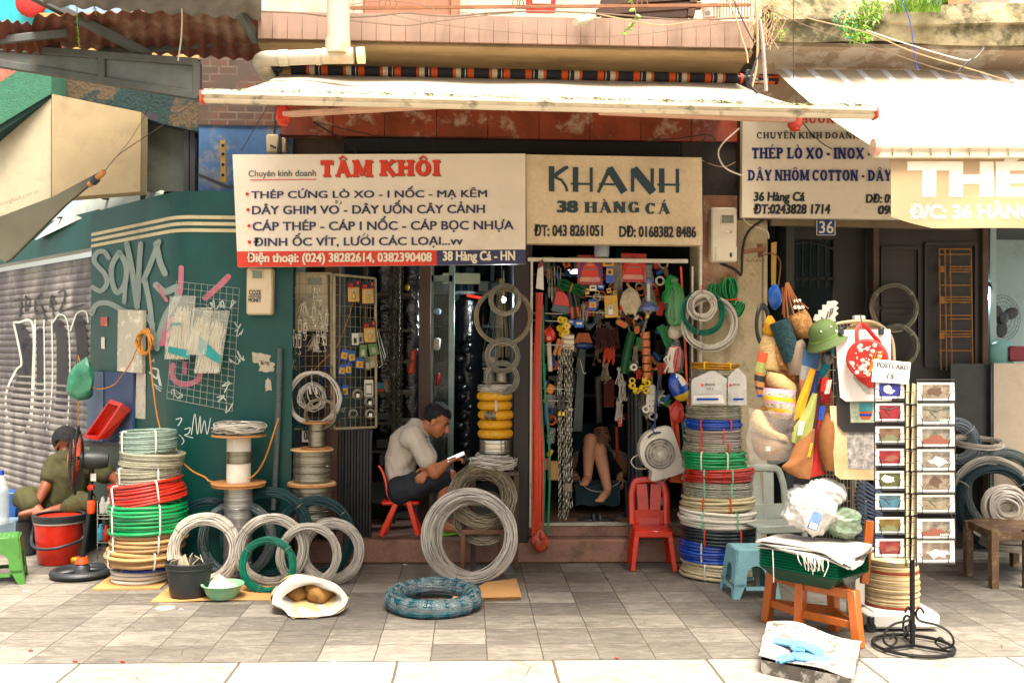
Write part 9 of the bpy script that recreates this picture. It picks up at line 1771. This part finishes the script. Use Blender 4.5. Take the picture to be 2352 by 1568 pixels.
for s_,e,w_ in((O(126,1070,-.05),O(104,1120,-.16),O(86,1155,-.22)),(O(196,1070,-.02),O(262,1095,-.10),O(276,1110,-.22))):limb(mb,[s_,e],[.058,.044]);limb(mb,[e,w_],[.044,.030]);hand(mb,w_,[-.6,-.5,-.5]if s_[0]<ch[0]else[.5,-.6,-.3],[0,-.3,1],.5,1.0,1)
for h0,kn,an in((pel+[-.09,0,0],O(55,1142,-.16),O(88,1172,-.26)),(pel+[.09,-.02,0],O(195,1158,-.25),O(120,1174,-.26))):limb(mb,[h0,kn],[.095,.06]);limb(mb,[kn,an],[.058,.038]);limb(mb,[an,an+[-.10,-.05,-.02]],[.036,.022])
fused('body',mb,m_skind,olv);hair(olv,T,R_,c,1.0,5,low=-.10,front=.05,big=1.14);eyes(olv,T,R_,1.0);m_olvc=mat('olive clothes','#3b3a1c',.9,var=.2,sc=8,bump=.4,bsc=14);mb=MB();limb(mb,[pel,ch,ch+[0,0,.08]],[.155,.165,.125]);limb(mb,[O(126,1068,-.04),O(114,1096,-.11)],[.080,.074]);limb(mb,[O(196,1068,-.02),O(246,1090,-.08)],[.080,.070]);fused('shirt',mb,m_olvc,olv,.009,4);mb=MB();limb(mb,[pel+[-.08,0,0],pel+[.08,0,0]],[.15,.15])
for h0,kn,an in((pel+[-.09,0,0],O(55,1142,-.16),O(84,1166,-.26)),(pel+[.09,-.02,0],O(195,1158,-.25),O(140,1170,-.27))):limb(mb,[h0,kn],[.115,.085]);limb(mb,[kn,kn*.3+an*.7],[.082,.066])
fused('trousers',mb,m_olvc,olv,.009,4);mb=MB();mb.box(O(140,1210,.0)*[1,1,0]+[0,0,.17],(.5,.34,.34),bev=.01);solo('low_seat',mb,m_charc,'low dark seat under the person in olive','seat')
m_glv=mat('blue glove','#4f86bd',.8,var=.25,sc=25)
for lab,u,v,d in(('blue work glove lying across the parcel, upper',1812,1476,[.75,-.6,0]),('blue work glove lying lower right on the parcel',1872,1512,[-1,.35,0])):
 mb=MB();c=G(u,v,.098);hand(mb,c,d,[0,0,1],.12,1.15,1,.5);e=np.array(d)/np.linalg.norm(d);mb.tube([c-e*.07,c-e*.02,c+e*.02],[.036,.034,.036],12,flat=.45);V=mb.V;solo('work_glove',mb,m_glv,lab,'glove')
bpy.context.view_layer.update();dg=bpy.context.evaluated_depsgraph_get()
for o in FUSE:
 me=bpy.data.meshes.new_from_object(o.evaluated_get(dg));o.modifiers.clear();o.data=me
 if o.name.split('.')[0]!='body':
  n_=len(me.vertices);V=np.zeros(n_*3,np.float32);N=np.zeros(n_*3,np.float32);me.vertices.foreach_get('co',V);me.vertices.foreach_get('normal',N);V=V.reshape(-1,3);N=N.reshape(-1,3)
  q=V@np.array([[31,17,-12],[9,-22,26],[38,11,30]]).T;d=.0050*np.sin(q[:,0]+2*np.sin(q[:,1]*.6))+.0045*np.maximum(0,np.sin(q[:,2]*1.1+1.5*np.sin(q[:,0]*.5)))**3
  me.vertices.foreach_set('co',(V+N*d[:,None]).ravel());me.update()
 me.polygons.foreach_set('use_smooth',np.ones(len(me.polygons),bool))

# ========= pipes, cables, plants and things on the balconies
m_pvc=mat('weathered pvc','#a39d8c',.4,var=.12,sc=4,dirt=.6,dc='#9a7a48',dsc=3);pp_=thing('drain_pipe','weathered white drain pipe with tee running down beside the striped roll','pipe',P(780,140,-.95));Yp=-1.0
mb=MB();mb.tube([P(777,-40,Yp),P(777,118,Yp)],26.5*S(Yp),20);obj('riser',mb,m_pvc,pp_);mb=MB();mb.tube([P(776,90,Yp),P(776,125,Yp)],29*S(Yp),20);mb.tube([P(742,129,Yp),P(812,128,Yp)],17.5*S(Yp)*1.05,20);obj('tee',mb,m_pvc,pp_);mb=MB();mb.tube([P(640,134,Yp+.02),P(750,130,Yp)],17*S(Yp),18);mb.tube([P(641,134,Yp),P(662,133,Yp)],18.5*S(Yp),18);mb.tube([P(726,131,Yp),P(738,131,Yp)],18.5*S(Yp),18);mb.tube(smooth_path([P(642,134,Yp+.02),P(612,135,Yp+.04),P(598,142,Yp+.12),P(606,160,Yp+.3),P(622,185,Yp+.7)],6),17.5*S(Yp),18);obj('branch',mb,m_pvc,pp_);mb=MB();mb.tube([P(820,128,Yp),P(838,127.5,Yp)],18.5*S(Yp),20);obj('end_cap',mb,mat('cream pvc','#cabd98',.4,var=.05),pp_)
mb=MB();mb.tube(smooth_path([P(1350,46,-.9),P(1338,48,-1.0),P(1322,52,-1.12)],4),np.array([.028,.028,.028,.028,.026,.026,.020,.020,.022]),12);mb.tube([P(1352,44,-.86),P(1340,48,-.95)],.034,12);solo('spout',mb,m_pvc,'short white waste spout sticking out of the pink tiled fascia','pipe')
m_cab=mat('grey cable','#6a5a4a',.7,var=.3);m_cabd=mat('dark cable','#2b2624',.7,var=.3);m_cabl=mat('pale cable','#a58a68',.7,var=.2)
def cable(label,pts,r=.004,m=None,y=None,name='cable'):
 mb=MB();mb.tube(smooth_path([P(p[0],p[1],p[2]if len(p)>2 else y)for p in pts],8),r,5);return solo(name,mb,m or m_cab,label,'cable')
yb_=-.87
for lab,pts,r,mm in(('cable bundle along the top of the pink fascia',[(588,26),(690,30),(760,38),(850,38),(930,30),(1000,36),(1060,36),(1130,30),(1240,26),(1400,33),(1560,45),(1720,42)],.006,m_cab),('cable dipping across the pink fascia right of the drain pipe',[(795,46),(850,52),(930,59),(1000,50),(1110,36),(1180,30)],.004,m_cab),('thin wire sagging over the whole pink fascia',[(900,34),(1000,55),(1180,75),(1350,84),(1480,78),(1600,62),(1730,45)],.0022,m_cab),('cable swag along the right half of the fascia',[(1370,32),(1440,46),(1520,58),(1600,48),(1680,40),(1730,38)],.005,m_cabl),('second thin cable at the top of the pink fascia',[(800,12),(880,2),(960,10),(1010,24),(1120,34)],.0025,m_cab)):cable(lab,pts,r,mm,yb_)
yc=-1.0
for lab,pts,r,mm in(('pale hanging cable bundle at the balcony corner',[(1665,-10),(1690,40),(1705,90),(1715,120),(1718,145)],.006,m_cabl),('dark cable at the balcony corner',[(1680,-10),(1712,60),(1735,105)],.004,m_cabd),('pale vertical cable at the corner',[(1735,-10),(1740,70),(1738,150),(1728,200)],.007,m_cabl),('tangled cable loop dropping behind the roll end',[(1745,120),(1730,160),(1724,195),(1740,215)],.008,m_cabd),('long pale wire slanting over the right balcony',[(1740,-5),(1850,40),(1990,75),(2100,120),(2250,165),(2360,200)],.004,m_cabl),('second pale wire slanting over the right balcony',[(1990,70),(2080,100),(2200,135),(2235,135),(2260,110)],.004,m_white),('thin wire across the right balcony',[(1760,20),(1880,70),(2010,110),(2180,165),(2352,195)],.0028,m_cab),('dark cables looping out of the right soffit',[(2260,108),(2240,130),(2215,150),(2200,165)],.006,m_cabd),('blue string hanging from the right balcony',[(2072,0),(2090,50),(2098,100),(2105,150),(2112,160)],.003,m_hblue),('single thin wire hanging in front of the right soffit',[(1823,0),(1822,100),(1823,180)],.003,m_cabd),('grey pole-like conduit at the balcony corner',[(1745,45),(1752,100),(1760,210)],.012,mat('conduit grey','#8a8680',.5))):cable(lab,pts,r,mm,yc)
yd=-.03
for lab,pts,r,mm in(('black cable coil hanging beside the grey-white board',[(1620,315),(1602,345),(1606,368),(1634,372),(1648,350),(1640,318),(1620,310),(1560,318),(1500,322)],.004,m_cabd),('white cable looping at the edge of the grey-white board',[(1698,295),(1660,330),(1650,355),(1665,385),(1700,402),(1712,400)],.006,m_white),('brown cable with red tie above the meter box',[(1600,362),(1635,378),(1665,383),(1690,372)],.004,m_cabl),('dark cables drooping under the browned shop board',[(720,280),(760,305),(800,330),(820,352)],.007,m_cabd),('thin dark cable along the marble lintel',[(730,282),(830,305),(900,314),(1180,316)],.003,m_cabd),('thick black cable curling down beside the meter box',[(1760,500),(1720,530),(1706,570),(1702,630),(1690,620),(1655,605)],.010,m_cabd),('white cable under the grey-white board',[(1706,500),(1720,515),(1760,530),(1766,548)],.006,m_white),('black cables behind the isolator switch',[(634,250),(632,290),(628,325)],.008,m_cabd),('slanting dark wire on the blue wall',[(618,240),(590,285),(570,320),(555,345)],.003,m_cabd),('wire crossing the grey-white board',[(1840,275),(1862,305),(1890,330),(1912,343)],.004,m_cabd)):cable(lab,pts,r,mm,yd if 'board' not in lab or 'browned' in lab or 'under' in lab else-.24)
for i in range(12):
 u,v=1640+RNG.random()*70,400+RNG.random()*60;cable('tangled thin cable in the dark gap above the pale meter box',[(u,v),(u+30*RNG.normal(),v+25),(u+20*RNG.normal(),v+40*RNG.random()),(u+30,v-20)],.002,m_cabd,.0).__setitem__('group','tangled cables above the meter')
cable('white cord hanging from the canopy at upper left',[(416,-5),(418,40),(416,90),(409,140)],.005,m_white,-1.0,'cord')
rc_=thing('plastic_chair','bright red plastic chair back seen over the middle balcony','chair',P(1244,30,-.3));mb=MB();g=[[P(1208+68*s_,30-45*t,-.3-.03*math.sin(PI*s_))for s_ in np.linspace(0,1,10)]for t in np.linspace(0,1,5)];mb.grid(np.array(g),thick=.015);obj('backrest',mb,m_redp,rc_);mb=MB();mb.box(P(1244,2,-.335),(.13,.012,.05),bev=.02);obj('handle_slot',mb,m_white,rc_)
pt_=thing('flower_pot','white pot with a black rose emblem on the middle balcony','pot',P(1633,42,-.6));mb=MB();mb.lathe([(.001,0),(.052,0),(.06,.06),(.066,.08),(.070,.085),(.068,.11),(.06,.11)],P(1633,44,-.55),26);obj('body',mb,m_white,pt_);mb=MB();cR_=P(1626,31,-.625)
for r in(.005,.010,.016):mb.torus(cR_,r,.0016,UPR,14,4)
obj('rose_emblem',mb,m_charc,pt_)
for lab,u0,u1,v0,v1,mm in(('dark green planter box on the right balcony',1802,1860,-10,18,mat('green planter','#1f4a35',.6)),('terracotta planter box on the right balcony',2162,2232,-20,24,mat('terracotta','#b0664a',.7)),('grey louvred air-conditioner unit on the right balcony',2230,2322,-20,23,mat('grey unit','#7d7466',.6)),('blue-grey cloth bundle on the right balcony',2135,2182,-10,18,mat('faded blue','#7f8fa0',.8))):mb=MB();a=P(u0,v1,-.72);b=P(u1,v0,-.72);mb.box((a+b)/2+[0,.1,0],(b[0]-a[0],.18,b[2]-a[2]),bev=.008);solo('planter' if 'planter' in lab else 'balcony_unit',mb,mm,lab,'planter' if 'planter' in lab else 'household item')
m_leaf=mat('bright leaf','#4f8a1c',.5,var=.45,sc=18,c2='#8fbf3a');m_leaf2=mat('blue green leaf','#3f8a5a',.5,var=.4,sc=18);m_stem=mat('stem','#7a6a3a',.7)
def leaf(mb,p,d,L_,w_,droop=.3):
 d=np.asarray(d,float);d/=np.linalg.norm(d)+1e-9;s_=np.cross(d,RNG.normal(size=3));s_/=np.linalg.norm(s_)+1e-9;k=[]
 for t,ww in((0,.05),(.3,.9),(.6,.8),(1,.02)):c=p+d*L_*t+np.array([0,0,-droop*L_*t*t]);k+=[c-s_*w_*ww/2,c+s_*w_*ww/2]
 mb.add(k,[(0,1,3,2),(2,3,5,4),(4,5,7,6)])
def plant(label,mounds,n,L_,w_,m,y,name='trailing_plant'):
 t=thing(name,label,'plant',P(mounds[0][0],mounds[0][1],y));ml,ms=MB(),MB();base=P(mounds[0][0],mounds[0][1]-mounds[0][3],y+.1)
 for u,v,ru,rv in mounds:
  for k in range(n):q=RNG.normal(size=2);q/=max(1,np.linalg.norm(q));p=P(u+ru*q[0],v+rv*q[1],y-.08*RNG.random());leaf(ml,p,[RNG.normal(),-.6*RNG.random(),RNG.normal()*.7-.2],L_*(.5+RNG.random()),w_*(.6+.7*RNG.random()))
  for k in range(7):ms.tube(smooth_path([base+.02*RNG.normal(size=3),P(u+RNG.normal()*ru*.4,v-rv*.4,y),P(u+RNG.normal()*ru*.7,v+rv*.5,y-.03)],4),.0018,4)
 obj('foliage',ml,m,t);obj('stem',ms,m_stem,t);return t
plant('bushy bright green plant spilling over the right balcony',[(1985,40,28,30),(1960,60,22,26),(2000,15,24,26),(1975,85,22,10)],110,.028,.013,m_leaf,-.86);plant('blue-green round-leaved plant below the bright one',[(1940,45,24,20),(1950,66,20,18)],90,.016,.015,m_leaf2,-.87);plant('small plant with pale leaves at the balcony corner',[(1775,30,22,26),(1790,80,14,14)],22,.026,.014,m_leaf,-.9)
def grassy(label,u0,u1,v0,n,y,L_):
 mb=MB()
 for k in range(n):u=u0+(u1-u0)*RNG.random();p=P(u,v0+6*RNG.random(),y);d=np.array([RNG.normal()*.5,-.5*RNG.random(),.8]);q=[p,p+d*L_*.5,p+d*L_*.9+[d[0]*.05,-.03,-.06*RNG.random()],p+d*L_+[d[0]*.12,-.05,-.12*RNG.random()]];mb.tube(smooth_path(q,3),np.linspace(.0028,.0006,10),3,flat=.4)
 return solo('grass_tuft',mb,m_leaf,label,'plant')
grassy('long grass tuft growing on the right balcony ledge',2060,2160,24,260,-.84,.16);grassy('sparse grass at the middle of the right balcony',1985,2070,26,40,-.86,.10);grassy('grass in the green planter',1805,1870,14,60,-.75,.12)
def vine(label,pts,y,n,L_,m,w_=.4):
 t=thing('hanging_vine',label,'plant',P(*pts[-1],y));p=smooth_path([P(u,v,y)for u,v in pts],10);ms,ml=MB(),MB();ms.tube(p,.0025,5)
 for k in range(n):i=RNG.integers(0,len(p));leaf(ml,p[i],[RNG.choice([-1,1])*(.6+RNG.random()*.4),-.3,-.3+.3*RNG.random()],L_*(.6+.6*RNG.random()),L_*w_)
 obj('stem',ms,m_stem if w_>.3 else m_leaf,t);obj('foliage',ml,m,t)
vine('leafy vine dangling over the pink fascia',[(1445,-10),(1458,20),(1460,45),(1450,62),(1430,76)],-.98,22,.035,m_leaf,.5);vine('long green flower spike hanging from the canopy at left',[(178,-10),(177,40),(180,80),(182,112)],-1.1,60,.016,m_leaf,.18);vine('short flower spike beside the long one at left',[(210,-5),(216,12),(221,36)],-1.1,24,.016,mat('rusty leaf','#9a6a2a',.6),.25)
for i in range(26):cable('dry tendril hanging at the corner of the right balcony',[(1755+26*RNG.normal(),-5),(1750+26*RNG.normal(),40),(1745+24*RNG.normal(),80+40*RNG.random())],.0022,m_cabl,-.98,'dry_tendril').__setitem__('group','dry tendrils at the balcony corner')
for i,(u,v,c)in enumerate(((930,1297,m_white),(766,1519,m_white),(1416,1512,m_redp),(281,1520,m_redp),(416,1400,m_white),(1020,1384,m_white),(70,1495,m_redp),(172,1520,m_redp),(58,1358,m_white),(680,1400,m_white))):mb=MB();mb.tube([G(u-4,v)+[0,0,.005],G(u+5,v+1)+[0,0,.005]],.004,6);solo('litter',mb,c,'small scrap or cigarette end on the paving','litter',group='scraps on the paving')
mb=MB();mb.lathe([(.001,.003),(.055,.003),(.055,.001)],G(380,1396),24);solo('paint_spot',mb,mat('pale spot','#a89f8f',.8),'pale round spot on the paving left of the sack','spot')
